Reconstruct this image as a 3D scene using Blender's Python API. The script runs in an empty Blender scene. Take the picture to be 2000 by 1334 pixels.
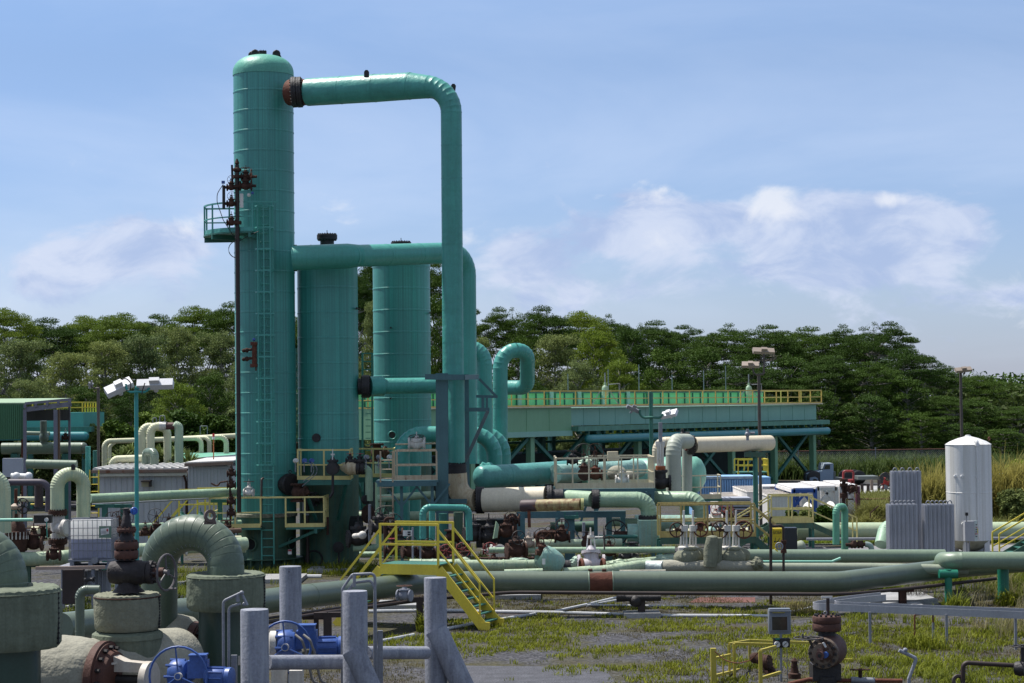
import bpy, bmesh, math, random
import numpy as np
from mathutils import Vector, Matrix, Euler
R_ = math.radians
rnd = random.Random(7)
SC = bpy.context.scene
COL = SC.collection
# ------------------------------------------------------------------ camera
F = 3889.0                                   # focal length in photo pixels (2000 wide)
PITCH = math.atan(123/F); ROLL = 0.011
CAMZ = 5.9
cd = bpy.data.cameras.new('camera'); cam = bpy.data.objects.new('camera', cd); COL.objects.link(cam)
cd.sensor_width = 36; cd.lens = 36*F/2000; cd.clip_end = 8000; cd.clip_start = .5
CR = Matrix.Rotation(math.pi/2+PITCH, 3, 'X') @ Matrix.Rotation(-ROLL, 3, 'Z')
cam.rotation_euler = CR.to_euler(); cam.location = (0, 0, CAMZ)
SC.camera = cam
# ------------------------------------------------------------------ sky and sun
SUN_EL, SUN_AZ = R_(63), R_(-60)             # azimuth clockwise from +Y
S = Vector((math.sin(SUN_AZ)*math.cos(SUN_EL), math.cos(SUN_AZ)*math.cos(SUN_EL), math.sin(SUN_EL)))
w = bpy.data.worlds.new("World"); SC.world = w; w.use_nodes = True
nt = w.node_tree; nd = nt.nodes; lk = nt.links; nd.clear()
def N(tree, typ, **kw):
    n = tree.nodes.new(typ)
    for k, v in kw.items():
        if k.startswith('i_'):
            key = k[2:]
            n.inputs[int(key) if key.isdigit() else key].default_value = v
        else: setattr(n, k, v)
    return n
def ramp(tree, stops, interp='LINEAR'):
    n = tree.nodes.new('ShaderNodeValToRGB'); cr = n.color_ramp; cr.interpolation = interp
    while len(cr.elements) < len(stops): cr.elements.new(.5)
    for e, (p, c) in zip(cr.elements, stops):
        e.position = p; e.color = (c, c, c, 1) if isinstance(c, (int, float)) else (*c, 1)
    return n
out = N(nt, 'ShaderNodeOutputWorld'); bg = N(nt, 'ShaderNodeBackground'); bg.inputs[1].default_value = 0.125
sky = N(nt, 'ShaderNodeTexSky', sky_type='NISHITA', sun_disc=False, sun_elevation=SUN_EL, sun_rotation=SUN_AZ, air_density=1.1, dust_density=.6, ozone_density=2.2, altitude=300)
tc = N(nt, 'ShaderNodeTexCoord')
sep = N(nt, 'ShaderNodeSeparateXYZ'); lk.new(tc.outputs['Generated'], sep.inputs[0])
# azimuth / elevation coordinates of the sky for the clouds
az = N(nt, 'ShaderNodeMath', operation='ARCTAN2'); lk.new(sep.outputs['X'], az.inputs[0]); lk.new(sep.outputs['Y'], az.inputs[1])
cmb = N(nt, 'ShaderNodeCombineXYZ'); lk.new(az.outputs[0], cmb.inputs['X']); lk.new(sep.outputs['Z'], cmb.inputs['Y'])
def cloud(scale, sx, sy, det, off, lo, hi):
    mp = N(nt, 'ShaderNodeMapping'); mp.inputs['Scale'].default_value = (sx, sy, 1); mp.inputs['Location'].default_value = off
    lk.new(cmb.outputs[0], mp.inputs[0])
    no = N(nt, 'ShaderNodeTexNoise', i_Scale=scale, i_Detail=det, i_Roughness=.55, i_Distortion=.4); lk.new(mp.outputs[0], no.inputs['Vector'])
    rp = ramp(nt, [(lo, 0), (hi, 1)], 'EASE'); lk.new(no.outputs[0], rp.inputs[0]); return rp.outputs[0]
def band(stops):
    rp = ramp(nt, stops, 'EASE'); lk.new(sep.outputs['Z'], rp.inputs[0]); return rp.outputs[0]
def mul(a, b):
    m = N(nt, 'ShaderNodeMath', operation='MULTIPLY'); 
    for i, v in ((0, a), (1, b)):
        if isinstance(v, (int, float)): m.inputs[i].default_value = v
        else: lk.new(v, m.inputs[i])
    return m.outputs[0]
def mix(f, a, b):
    m = N(nt, 'ShaderNodeMix', data_type='RGBA'); 
    if isinstance(f, (int, float)): m.inputs[0].default_value = f
    else: lk.new(f, m.inputs[0])
    for i, v in ((6, a), (7, b)):
        if isinstance(v, tuple): m.inputs[i].default_value = (*v, 1)
        else: lk.new(v, m.inputs[i])
    return m.outputs[2]
tint = N(nt, 'ShaderNodeMix', data_type='RGBA', blend_type='MULTIPLY'); tint.inputs[0].default_value = 1
lk.new(sky.outputs[0], tint.inputs[6])
tr = ramp(nt, [(0.0, (.45, .52, .86)), (.05, (.52, .57, .81)), (.17, (.565, .60, .735)), (.32, (.8, .86, .95)), (.5, (1, 1, 1))]); lk.new(sep.outputs['Z'], tr.inputs[0]); lk.new(tr.outputs[0], tint.inputs[7])
K = .90/0.125
def c(r, g, b): return (r*K, g*K, b*K)
skyc = tint.outputs[2]
skyc = mix(mul(cloud(3.0, 1.0, 3.6, 6, (2.1, .3, 0), .40, .74), mul(band([(0, .9), (.10, .8), (.2, .5), (.6, .4)]), .40)), skyc, c(.66, .74, .90))     # thin high veil
def bump_sum(lst):
    tot = None
    for (px, py, rx, ry, k) in lst:
        v = N(nt, 'ShaderNodeVectorMath', operation='SUBTRACT'); lk.new(cmb.outputs[0], v.inputs[0]); v.inputs[1].default_value = ((px-1000)/F, (790-py)/F, 0)
        s_ = N(nt, 'ShaderNodeVectorMath', operation='MULTIPLY'); lk.new(v.outputs[0], s_.inputs[0]); s_.inputs[1].default_value = (F/rx, F/ry, 0)
        l = N(nt, 'ShaderNodeVectorMath', operation='LENGTH'); lk.new(s_.outputs[0], l.inputs[0])
        r_ = N(nt, 'ShaderNodeMapRange', interpolation_type='SMOOTHSTEP'); lk.new(l.outputs['Value'], r_.inputs[0]); r_.inputs[1].default_value = 0; r_.inputs[2].default_value = 1; r_.inputs[3].default_value = k; r_.inputs[4].default_value = 0
        if tot is None: tot = r_.outputs[0]
        else: ad = N(nt, 'ShaderNodeMath', operation='ADD'); lk.new(tot, ad.inputs[0]); lk.new(r_.outputs[0], ad.inputs[1]); tot = ad.outputs[0]
    return tot
def fbm(scale, sx, sy, det, off, dist=.5):
    mp = N(nt, 'ShaderNodeMapping'); mp.inputs['Scale'].default_value = (sx, sy, 1); mp.inputs['Location'].default_value = off; lk.new(cmb.outputs[0], mp.inputs[0])
    no = N(nt, 'ShaderNodeTexNoise', i_Scale=scale, i_Detail=det, i_Roughness=.6, i_Distortion=dist); lk.new(mp.outputs[0], no.inputs['Vector']); return no.outputs[0]
def cl(n, bumps, base, lo, hi):
    ad = N(nt, 'ShaderNodeMath', operation='ADD'); lk.new(n, ad.inputs[0]); lk.new(bumps, ad.inputs[1])
    rp = ramp(nt, [(lo, 0), (hi, 1)], 'EASE'); lk.new(ad.outputs[0], rp.inputs[0]); return rp.outputs[0]
bank = bump_sum([(330, 470, 300, 130, .30), (60, 520, 300, 120, .22), (1000, 470, 260, 110, .20), (1290, 440, 230, 130, .34), (1520, 450, 250, 130, .34), (1740, 470, 260, 130, .34), (1500, 560, 700, 110, .22), (700, 580, 900, 90, .12), (1900, 620, 400, 90, .2)])
tr2 = ramp(nt, [(.36, 0), (.64, 1)], 'EASE'); lk.new(fbm(20, 1, 1.8, 8, (.4, .9, 0)), tr2.inputs[0]); tone = mix(tr2.outputs[0], c(.36, .45, .67), c(.58, .635, .78))
low = band([(0, 1), (.125, 1), (.15, 0)])
skyc = mix(mul(cl(fbm(11, 1.0, 1.9, 11, (5.3, .52, 0)), bank, 0, .60, .74), mul(low, .80)), skyc, tone)       # lavender grey bank
head = bump_sum([(325, 455, 170, 75, .26), (1285, 385, 110, 60, .26), (1515, 405, 110, 70, .34), (1745, 405, 80, 40, .34), (950, 480, 170, 70, .14), (1330, 470, 300, 70, .12)])
skyc = mix(mul(cl(fbm(16, 1.0, 1.5, 10, (1.7, 3.2, 0), .8), head, 0, .62, .86), mul(low, .8)), skyc, c(.73, .755, .82))     # sunlit heads
skyc = mix(mul(cloud(2.4, 1.0, 1.6, 5, (4.1, 1.3, 0), .36, .60), band([(0, 0), (.24, 0), (.42, .85), (1, .85)])), skyc, c(.50, .52, .54))   # scattered cloud overhead, out of view, added to whiten the skylight
lk.new(skyc, bg.inputs[0]); lk.new(bg.outputs[0], out.inputs[0])
sd = bpy.data.lights.new('sun', 'SUN'); sd.energy = 5.0; sd.angle = R_(.53); sd.color = (1, .96, .9)
sun = bpy.data.objects.new('sun', sd); COL.objects.link(sun); sun.rotation_euler = S.to_track_quat('Z', 'Y').to_euler()
SC.view_settings.view_transform = 'Standard'; SC.view_settings.look = 'None'; SC.view_settings.gamma = 1; SC.view_settings.use_curve_mapping = False
SC.view_settings.exposure = 0.40
SC.cycles.max_bounces = 6; SC.cycles.use_denoising = True

# ------------------------------------------------------------------ photo pixel + distance -> world point
def ray(px, py): return CR @ Vector(((px-1000)/F, -(py-667)/F, -1))
def W(px, py, d): return Vector((0, 0, CAMZ)) + ray(px, py)*d
def ZP(px, py, z=0):
    r = ray(px, py); t = (z-CAMZ)/r.z; return Vector((0, 0, CAMZ))+r*t
def m_(px, d): return px*d/F               # a size of px photo pixels at distance d, in metres

# ------------------------------------------------------------------ objects
ORG = {}
def thing(name, label, cat, loc=(0, 0, 0), rot=0.0, group=None):
    o = bpy.data.objects.new(name, None); COL.objects.link(o); o.empty_display_size = .3
    o.location = loc
    o.rotation_euler = (0, 0, rot) if isinstance(rot, (int, float)) else rot
    tag(o, label, cat, group); ORG[o.name] = (Matrix.Translation(Vector(loc)) @ o.rotation_euler.to_matrix().to_4x4())
    return o
def tag(o, label, cat, group=None, kind=None):
    if label: o['label'] = label
    if cat: o['category'] = cat
    if group: o['group'] = group
    if kind: o['kind'] = kind
    return o
class MB:
    def __init__(s): s.v = []; s.f = []
    def add(s, vs, fs):
        b = len(s.v); s.v += [Vector(q) for q in vs]; s.f += [tuple(i+b for i in q) for q in fs]; return s
    def box(s, c0, size, yaw=0, M=None):
        x, y, z = (q/2 for q in size); m = M if M is not None else Matrix.Rotation(yaw, 3, 'Z'); c0 = Vector(c0)
        vs = [c0 + m @ Vector((a*x, b*y, e*z)) for a in (-1, 1) for b in (-1, 1) for e in (-1, 1)]
        return s.add(vs, [(0, 1, 3, 2), (4, 6, 7, 5), (0, 4, 5, 1), (2, 3, 7, 6), (0, 2, 6, 4), (1, 5, 7, 3)])
    def bar(s, a, b, wd, h=None, up=(0, 0, 1)):
        a, b = Vector(a), Vector(b); h = h or wd; t = (b-a); L = t.length
        if L < 1e-6: return s
        t /= L; u = Vector(up)
        if abs(t.dot(u)) > .98: u = Vector((0, 1, 0))
        sd_ = t.cross(u).normalized(); u = sd_.cross(t).normalized()
        return s.box((a+b)/2, (wd, L, h), M=Matrix((sd_, t, u)).transposed())
    def ibeam(s, a, b, wd, h, up=(0, 0, 1), th=.03):
        a, b = Vector(a), Vector(b); t = (b-a).normalized(); u = Vector(up)
        if abs(t.dot(u)) > .98: u = Vector((0, 1, 0))
        sd_ = t.cross(u).normalized(); u = sd_.cross(t).normalized()
        s.bar(a+u*(h-th)/2, b+u*(h-th)/2, wd, th, u); s.bar(a-u*(h-th)/2, b-u*(h-th)/2, wd, th, u); s.bar(a, b, th, h-2*th, u); return s
    def lathe(s, prof, a=(0, 0, 0), axis=(0, 0, 1), n=24, caps=True, arc=None):
        a = Vector(a); t = Vector(axis).normalized(); u = Vector((0, 0, 1)) if abs(t.z) < .9 else Vector((1, 0, 0))
        x = t.cross(u).normalized(); y = t.cross(x)
        b = len(s.v); k = len(prof)
        for r, h in prof:
            for i in range(n):
                q = 2*math.pi*i/n; s.v.append(a+t*h+(x*math.cos(q)+y*math.sin(q))*r)
        for j in range(k-1):
            for i in range(n):
                i2 = (i+1) % n; s.f.append((b+j*n+i, b+j*n+i2, b+(j+1)*n+i2, b+(j+1)*n+i))
        if caps:
            if prof[0][0] > 1e-4: s.f.append(tuple(b+i for i in reversed(range(n))))
            if prof[-1][0] > 1e-4: s.f.append(tuple(b+(k-1)*n+i for i in range(n)))
        return s
    def cyl(s, a, b, r, r2=None, n=16):
        a, b = Vector(a), Vector(b); return s.lathe([(r, 0), (r if r2 is None else r2, (b-a).length)], a, b-a, n)
    def sphere(s, c0, r, n=16, k=8, sc=(1, 1, 1)):
        c0 = Vector(c0); b = len(s.v)
        for j in range(k+1):
            p = math.pi*j/k-math.pi/2
            for i in range(n):
                q = 2*math.pi*i/n; s.v.append(c0+Vector((r*sc[0]*math.cos(p)*math.cos(q), r*sc[1]*math.cos(p)*math.sin(q), r*sc[2]*math.sin(p))))
        for j in range(k):
            for i in range(n):
                i2 = (i+1) % n; s.f.append((b+j*n+i, b+j*n+i2, b+(j+1)*n+i2, b+(j+1)*n+i))
        return s
    def tube(s, path, r, n=12, caps=True, rs=None, up=None):
        P = [Vector(p) for p in path]; k = len(P); b = len(s.v)
        T = []
        for i in range(k):
            d = Vector()
            if i > 0 and (P[i]-P[i-1]).length > 1e-7: d += (P[i]-P[i-1]).normalized()
            if i < k-1 and (P[i+1]-P[i]).length > 1e-7: d += (P[i+1]-P[i]).normalized()
            T.append(d.normalized() if d.length > 1e-6 else (T[-1] if T else Vector((0, 0, 1))))
        u = Vector((0, 0, 1)) if abs(T[0].z) < .9 else Vector((0, 1, 0))
        u = (u-T[0]*u.dot(T[0])).normalized()
        for i in range(k):
            u = (u-T[i]*u.dot(T[i])).normalized(); x = T[i].cross(u); rr = rs[i] if rs else r
            # mitre correction so that bends keep their width
            for q in range(n):
                a = 2*math.pi*q/n; s.v.append(P[i]+(u*math.cos(a)+x*math.sin(a))*rr)
        for j in range(k-1):
            for i in range(n):
                i2 = (i+1) % n; s.f.append((b+j*n+i, b+j*n+i2, b+(j+1)*n+i2, b+(j+1)*n+i))
        if caps: s.f.append(tuple(b+i for i in reversed(range(n)))); s.f.append(tuple(b+(k-1)*n+i for i in range(n)))
        return s
    def torus(s, c0, axis, Rr, r, n=28, k=8):
        c0 = Vector(c0); t = Vector(axis).normalized(); u = Vector((0, 0, 1)) if abs(t.z) < .9 else Vector((1, 0, 0))
        x = t.cross(u).normalized(); y = t.cross(x); b = len(s.v)
        for i in range(n):
            q = 2*math.pi*i/n; d = x*math.cos(q)+y*math.sin(q)
            for j in range(k):
                p = 2*math.pi*j/k; s.v.append(c0+d*(Rr+r*math.cos(p))+t*r*math.sin(p))
        for i in range(n):
            for j in range(k):
                i2, j2 = (i+1) % n, (j+1) % k; s.f.append((b+i*k+j, b+i2*k+j, b+i2*k+j2, b+i*k+j2))
        return s
    def prism(s, poly, d):                       # poly: world points of a planar outline, d: extrusion vector
        k = len(poly); d = Vector(d); vs = [Vector(p) for p in poly]+[Vector(p)+d for p in poly]
        return s.add(vs, [tuple(range(k)), tuple(range(2*k-1, k-1, -1))]+[(i, i+k, (i+1) % k+k, (i+1) % k) for i in range(k)])
    def wheel(s, c0, axis, Rr, r, spokes=5):
        c0 = Vector(c0); t = Vector(axis).normalized(); s.torus(c0, t, Rr, r, 28, 6)
        u = Vector((0, 0, 1)) if abs(t.z) < .9 else Vector((1, 0, 0)); x = t.cross(u).normalized(); y = t.cross(x)
        for i in range(spokes):
            q = 2*math.pi*(i+.3)/spokes; s.cyl(c0, c0+(x*math.cos(q)+y*math.sin(q))*Rr, r*.75, n=6)
        s.cyl(c0-t*r*2, c0+t*r*2, r*2.6, n=10); return s
    def flange(s, c0, axis, Rr, t, bolts=16, both=True):
        c0 = Vector(c0); a = Vector(axis).normalized(); g = t*.06
        s.lathe([(Rr*.97, -t), (Rr, -t*.94), (Rr, -g), (Rr*.93, -g), (Rr*.93, g), (Rr, g), (Rr, t*.94), (Rr*.97, t)], c0, a, 36)
        u = Vector((0, 0, 1)) if abs(a.z) < .9 else Vector((1, 0, 0)); x = a.cross(u).normalized(); y = a.cross(x)
        br = min(Rr*.07, math.pi*Rr*.86/bolts*.5)
        for i in range(bolts):
            q = 2*math.pi*(i+.5)/bolts; p = c0+(x*math.cos(q)+y*math.sin(q))*Rr*.86
            s.cyl(p-a*(t*1.5), p+a*(t*1.5), br, n=6)
        return s
    def rect(s, pts): return s.add(pts, [tuple(range(len(pts)))])
    def build(s, name, mat, parent=None, smooth=True, local=False, ang=38):
        me = bpy.data.meshes.new(name)
        if parent is not None and not local:
            inv = ORG[parent.name].inverted(); vs = [inv @ v for v in s.v]
        else: vs = s.v
        me.from_pydata([tuple(v) for v in vs], [], s.f); me.update()
        bm = bmesh.new(); bm.from_mesh(me); bmesh.ops.recalc_face_normals(bm, faces=bm.faces); bm.to_mesh(me); bm.free()
        if smooth:
            me.polygons.foreach_set('use_smooth', [True]*len(me.polygons)); me.set_sharp_from_angle(angle=R_(ang))
        o = bpy.data.objects.new(name, me); COL.objects.link(o); me.materials.append(mat)
        if parent is not None: o.parent = parent; ORG[o.name] = ORG[parent.name]
        return o
def solo(mb, name, mat, label, cat, group=None, kind=None, origin=None, **kw):
    if origin is None:
        xs = [v.x for v in mb.v]; ys = [v.y for v in mb.v]; zs = [v.z for v in mb.v]
        origin = Vector(((min(xs)+max(xs))/2, (min(ys)+max(ys))/2, min(zs)))
    mb.v = [v-origin for v in mb.v]
    o = mb.build(name, mat, None, **kw); o.location = origin; ORG[o.name] = Matrix.Translation(origin); return tag(o, label, cat, group, kind)

def bend(pts, R, seg=7):
    """polyline with rounded corners; R number or list per inner corner"""
    P = [Vector(p) for p in pts]; o = [P[0]]; marks = []
    for i in range(1, len(P)-1):
        r = R[i-1] if isinstance(R, (list, tuple)) else R
        a, b, c_ = P[i-1], P[i], P[i+1]; d1 = (a-b).normalized(); d2 = (c_-b).normalized(); th = d1.angle(d2)
        if th > 3.1 or r <= 0: o.append(b); continue
        L = r/math.tan(th/2); L = min(L, (a-b).length*.98, (c_-b).length*.98); r2 = L*math.tan(th/2)
        cen = b+(d1+d2).normalized()*(r2/math.sin(th/2)); p1 = b+d1*L; p2 = b+d2*L
        v1, v2 = p1-cen, p2-cen; an = v1.angle(v2)
        for k in range(seg+1):
            t = k/seg; o.append(cen+(v1*math.sin((1-t)*an)+v2*math.sin(t*an))/math.sin(an))
    o.append(P[-1]); return o
def lapped(path, r, lap=1.1, step=.018, jit=.0):
    """insulated pipe: short sections that overlap, so every joint shows as a small step"""
    P = [path[0]]; 
    for a, b in zip(path, path[1:]):
        L = (b-a).length; n = max(1, round(L/lap))
        for i in range(1, n+1): P.append(a.lerp(b, i/n))
    Q, rs = [], []
    for i, p in enumerate(P):
        if i in (0, len(P)-1): Q.append(p); rs.append(r)
        elif step <= .002 or (step <= .012 and (P[i+1]-P[i]).length < lap*.6): Q.append(p); rs.append(r)
        else:
            d = (P[i+1]-P[i-1]).normalized(); w_ = .009+r*.012; bd = r*(1+step*.3)+.004
            Q += [p-d*w_*1.01, p-d*w_, p+d*w_, p+d*w_*1.01]; rs += [r, bd, bd, r]
    if jit: rs = [q*(1+rnd.uniform(-jit, jit)) for q in rs]
    return Q, rs
def pipe(name, label, pts, r, mat, R=None, seg=7, lap=1.1, parent=None, group=None, n=24, cat='pipe', step=.018, jit=0, ends='flat'):
    P = bend(pts, R if R is not None else r*3, seg) if len(pts) > 2 else [Vector(p) for p in pts]
    Q, rs = lapped(P, r, lap, step, jit) if lap else (P, None)
    mb = MB()
    if ends == 'round':
        for sgn in (1,):
            e = Q[-1]; t = (Q[-1]-Q[-2]).normalized(); rr = rs[-1] if rs else r
            if not rs: rs = [r]*len(Q)
            for k in range(1, 6):
                a = k/5*math.pi/2; Q.append(e+t*rr*.55*math.sin(a)); rs.append(max(rr*math.cos(a), .004))
    mb.tube(Q, r, n, rs=rs)
    if parent is not None: return mb.build(name, mat, parent)
    return solo(mb, name, mat, label, cat, group)

# ------------------------------------------------------------------ materials
MATS = {}
def mat(name, col, rough=.5, metal=0.0, var=.18, vs=1.3, streak=0.0, scol=None, rust=0.0, rcol=(.10, .035, .018), rs=2.5, bump=0.0, bs=4.0, fine=.06, spec=.5, zs=.12, ss=5):
    if name in MATS: return MATS[name]
    m = bpy.data.materials.new(name); m.use_nodes = True; t = m.node_tree; t.nodes.clear()
    o = N(t, 'ShaderNodeOutputMaterial'); p = N(t, 'ShaderNodeBsdfPrincipled', i_Roughness=rough, i_Metallic=metal); p.inputs['Specular IOR Level'].default_value = spec
    t.links.new(p.outputs[0], o.inputs[0])
    tcd = N(t, 'ShaderNodeTexCoord'); oi = N(t, 'ShaderNodeObjectInfo')
    vadd = N(t, 'ShaderNodeVectorMath', operation='ADD'); t.links.new(tcd.outputs['Object'], vadd.inputs[0])
    sc_ = N(t, 'ShaderNodeVectorMath', operation='SCALE', i_Scale=1.0); t.links.new(oi.outputs['Location'], sc_.inputs[0]); t.links.new(sc_.outputs[0], vadd.inputs[1])
    co = vadd.outputs[0]
    def noise(scale, det=5, vec=None, rg=.6):
        n = N(t, 'ShaderNodeTexNoise', i_Scale=scale, i_Detail=det, i_Roughness=rg); t.links.new(vec or co, n.inputs['Vector']); return n.outputs[0]
    def mx(f, a, b, bt='MIX'):
        n = N(t, 'ShaderNodeMix', data_type='RGBA', blend_type=bt)
        if isinstance(f, (int, float)): n.inputs[0].default_value = f
        else: t.links.new(f, n.inputs[0])
        for i, v in ((6, a), (7, b)):
            if isinstance(v, tuple): n.inputs[i].default_value = (*v[:3], 1)
            else: t.links.new(v, n.inputs[i])
        return n.outputs[2]
    lo = tuple(max(0, q*(1-var)) for q in col); hi = tuple(min(1, q*(1+var)) for q in col)
    r1 = ramp(t, [(.3, lo), (.7, hi)]); t.links.new(noise(vs), r1.inputs[0]); cc = r1.outputs[0]
    if fine:
        r2 = ramp(t, [(.3, 1-fine*2), (.7, 1+fine)]); t.links.new(noise(28, 3), r2.inputs[0]); cc = mx(1.0, cc, r2.outputs[0], 'MULTIPLY')
    if streak:
        mp = N(t, 'ShaderNodeMapping'); mp.inputs['Scale'].default_value = (ss, ss, zs); t.links.new(co, mp.inputs[0])
        r3 = ramp(t, [(.42, 0), (.66, 1)]); t.links.new(noise(2.2, 6, mp.outputs[0], .7), r3.inputs[0])
        ms = N(t, 'ShaderNodeMath', operation='MULTIPLY', i_1=streak); t.links.new(r3.outputs[0], ms.inputs[0])
        cc = mx(ms.outputs[0], cc, scol or tuple(q*.45 for q in col))
    if rust:
        r4 = ramp(t, [(max(.01, .78-rust*.5), 0), (min(.99, .86-rust*.5), 1)]); t.links.new(noise(rs, 8, None, .65), r4.inputs[0])
        r5 = ramp(t, [(.3, tuple(q*.5 for q in rcol)), (.75, tuple(min(1, q*1.6) for q in rcol))]); t.links.new(noise(9, 5), r5.inputs[0])
        cc = mx(r4.outputs[0], cc, r5.outputs[0])
        rr = mx(r4.outputs[0], (rough,)*3, (.85,)*3); t.links.new(rr, p.inputs['Roughness'])
    t.links.new(cc, p.inputs['Base Color'])
    if bump:
        bn = N(t, 'ShaderNodeBump', i_Strength=min(1, bump), i_Distance=.05*max(1, bump)); t.links.new(noise(bs, 3), bn.inputs['Height']); t.links.new(bn.outputs[0], p.inputs['Normal'])
    MATS[name] = m; return m
TEAL = mat('teal cladding', (.056, .300, .250), .38, var=.12, vs=.7, streak=.5, scol=(.034, .225, .175), bump=.3, bs=5, spec=.6, rust=.08)
TEALV = mat('teal vessel shell', (.055, .290, .245), .42, var=.20, vs=.35, streak=.85, scol=(.027, .165, .15), zs=.03, ss=7, bump=.1, bs=6, spec=.65, rust=.11, rcol=(.07, .06, .035), rs=1.8)
TEALD = mat('teal dented cladding', (.056, .300, .250), .42, var=.14, streak=.4, scol=(.040, .19, .17), bump=.75, bs=2.0, spec=.6, rust=.07)
STEELG = mat('painted steel green', (.030, .150, .115), .55, var=.2, streak=.4, rust=.18)
DKGREEN = mat('dark green skirt', (.035, .10, .070), .6, var=.3, vs=2, streak=.6, scol=(.09, .11, .05), rust=.22)
BLUEG = mat('blue grey steel', (.060, .140, .155), .55, var=.12, streak=.25, rust=.08)
SAGE = mat('sage pipe paint', (.175, .235, .165), .42, var=.08, vs=.6, streak=.2)
SAGED = mat('dark sage paint', (.112, .145, .104), .36, var=.10, vs=.8, streak=.2, spec=.6)
CREAM = mat('cream pipe cladding', (.62, .60, .40), .55, var=.08, vs=.8, streak=.30, scol=(.36, .45, .30), zs=.4, bump=.2)
PALEG = mat('pale green cladding', (.30, .41, .27), .5, var=.16, vs=.9, streak=.45, scol=(.14, .27, .20), zs=.4, bump=.6, bs=3, rust=.08)
FADED = mat('faded green cladding', (.38, .45, .30), .5, var=.16, vs=1.1, streak=.5, scol=(.15, .28, .20), zs=.5, rust=.17, bump=.7, bs=3)
IVORY = mat('ivory pipe', (.66, .58, .43), .55, var=.06, streak=.25, scol=(.42, .34, .22))
WORNIV = mat('worn ivory cladding', (.52, .44, .29), .6, var=.14, streak=.5, scol=(.26, .13, .05), rust=.34, rcol=(.22, .08, .02), bump=.3)
RUST = mat('rusty iron', (.055, .026, .018), .85, var=.5, vs=5, rust=.30, rcol=(.14, .05, .025), rs=4, bump=.4, bs=14, spec=.3)
RUSTR = mat('rust red iron', (.115, .040, .024), .8, var=.35, vs=4, rust=.2, rcol=(.05, .02, .015), bump=.3, bs=14, spec=.3)
DARKI = mat('dark iron', (.018, .015, .016), .6, var=.4, vs=6, rust=.25, rcol=(.07, .028, .018), bump=.3, bs=18)
BROWNP = mat('dark brown pipe', (.030, .017, .014), .6, var=.3, vs=3, fine=.1)
YELLOW = mat('yellow rail paint', (.72, .56, .05), .5, var=.08, streak=.25, scol=(.5, .36, .04), rust=.10)
PALEY = mat('faded yellow rail', (.62, .53, .20), .6, var=.12, streak=.3, scol=(.4, .28, .11), rust=.18)
CREAMR = mat('cream rail paint', (.62, .55, .38), .6, var=.1, streak=.3, scol=(.36, .22, .11), rust=.22)
GALV = mat('galvanised steel', (.235, .245, .275), .55, metal=.25, var=.16, vs=3, streak=.3, scol=(.15, .155, .17), fine=.1)
GALVP = mat('weathered grey post', (.205, .215, .26), .8, var=.24, vs=1.6, streak=.6, scol=(.33, .35, .39), zs=.5, fine=.12, bump=.2, bs=20)
ALU = mat('aluminium fins', (.45, .46, .50), .5, metal=.2, var=.08)
TANKW = mat('stained white tank paint', (.66, .66, .65), .5, var=.05, vs=.5, streak=.6, scol=(.36, .34, .29), zs=.03, ss=2.2, rust=.08)
WHITE = mat('white tank paint', (.68, .68, .68), .5, var=.05, vs=.5, streak=.55, scol=(.40, .40, .36), zs=.05)
WHITER = mat('dirty white paint', (.62, .60, .56), .6, var=.1, streak=.4, scol=(.3, .24, .18), rust=.22, rcol=(.16, .08, .04))
BLUE = mat('blue enamel', (.040, .095, .31), .42, var=.18, vs=4, rust=.16, fine=.1)
REDW = mat('faded red paint', (.33, .045, .045), .55, var=.2, vs=4, rust=.1)
BLACK = mat('black rubber', (.012, .012, .013), .6, var=.3, vs=5)
FABRIC = mat('green insulation jacket', (.150, .172, .125), .85, var=.18, vs=1.5, streak=.55, scol=(.085, .10, .072), bump=1.0, bs=3.5, spec=.2)
FABRICG = mat('grey insulation jacket', (.30, .29, .235), .9, var=.12, vs=1.5, bump=1.0, bs=4, spec=.2)
FABRICO = mat('olive insulation jacket', (.20, .205, .15), .9, var=.14, vs=2, streak=.4, scol=(.12, .125, .09), bump=1.0, bs=5, spec=.2)
CONC = mat('concrete', (.30, .30, .30), .9, var=.2, vs=2, fine=.15, bump=.2, bs=20)
SIDING = mat('grey metal siding', (.46, .46, .48), .5, var=.06, streak=.3, scol=(.27, .26, .26))
GREENP = mat('bright green panel', (.16, .60, .25), .5, var=.10, vs=.8, streak=.2)
FASC = mat('teal grey fascia panel', (.215, .43, .345), .5, var=.08, vs=.4, streak=.25, scol=(.29, .47, .40))
FASCG = mat('green fascia panel', (.18, .37, .21), .5, var=.08, vs=.4, streak=.15)
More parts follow.
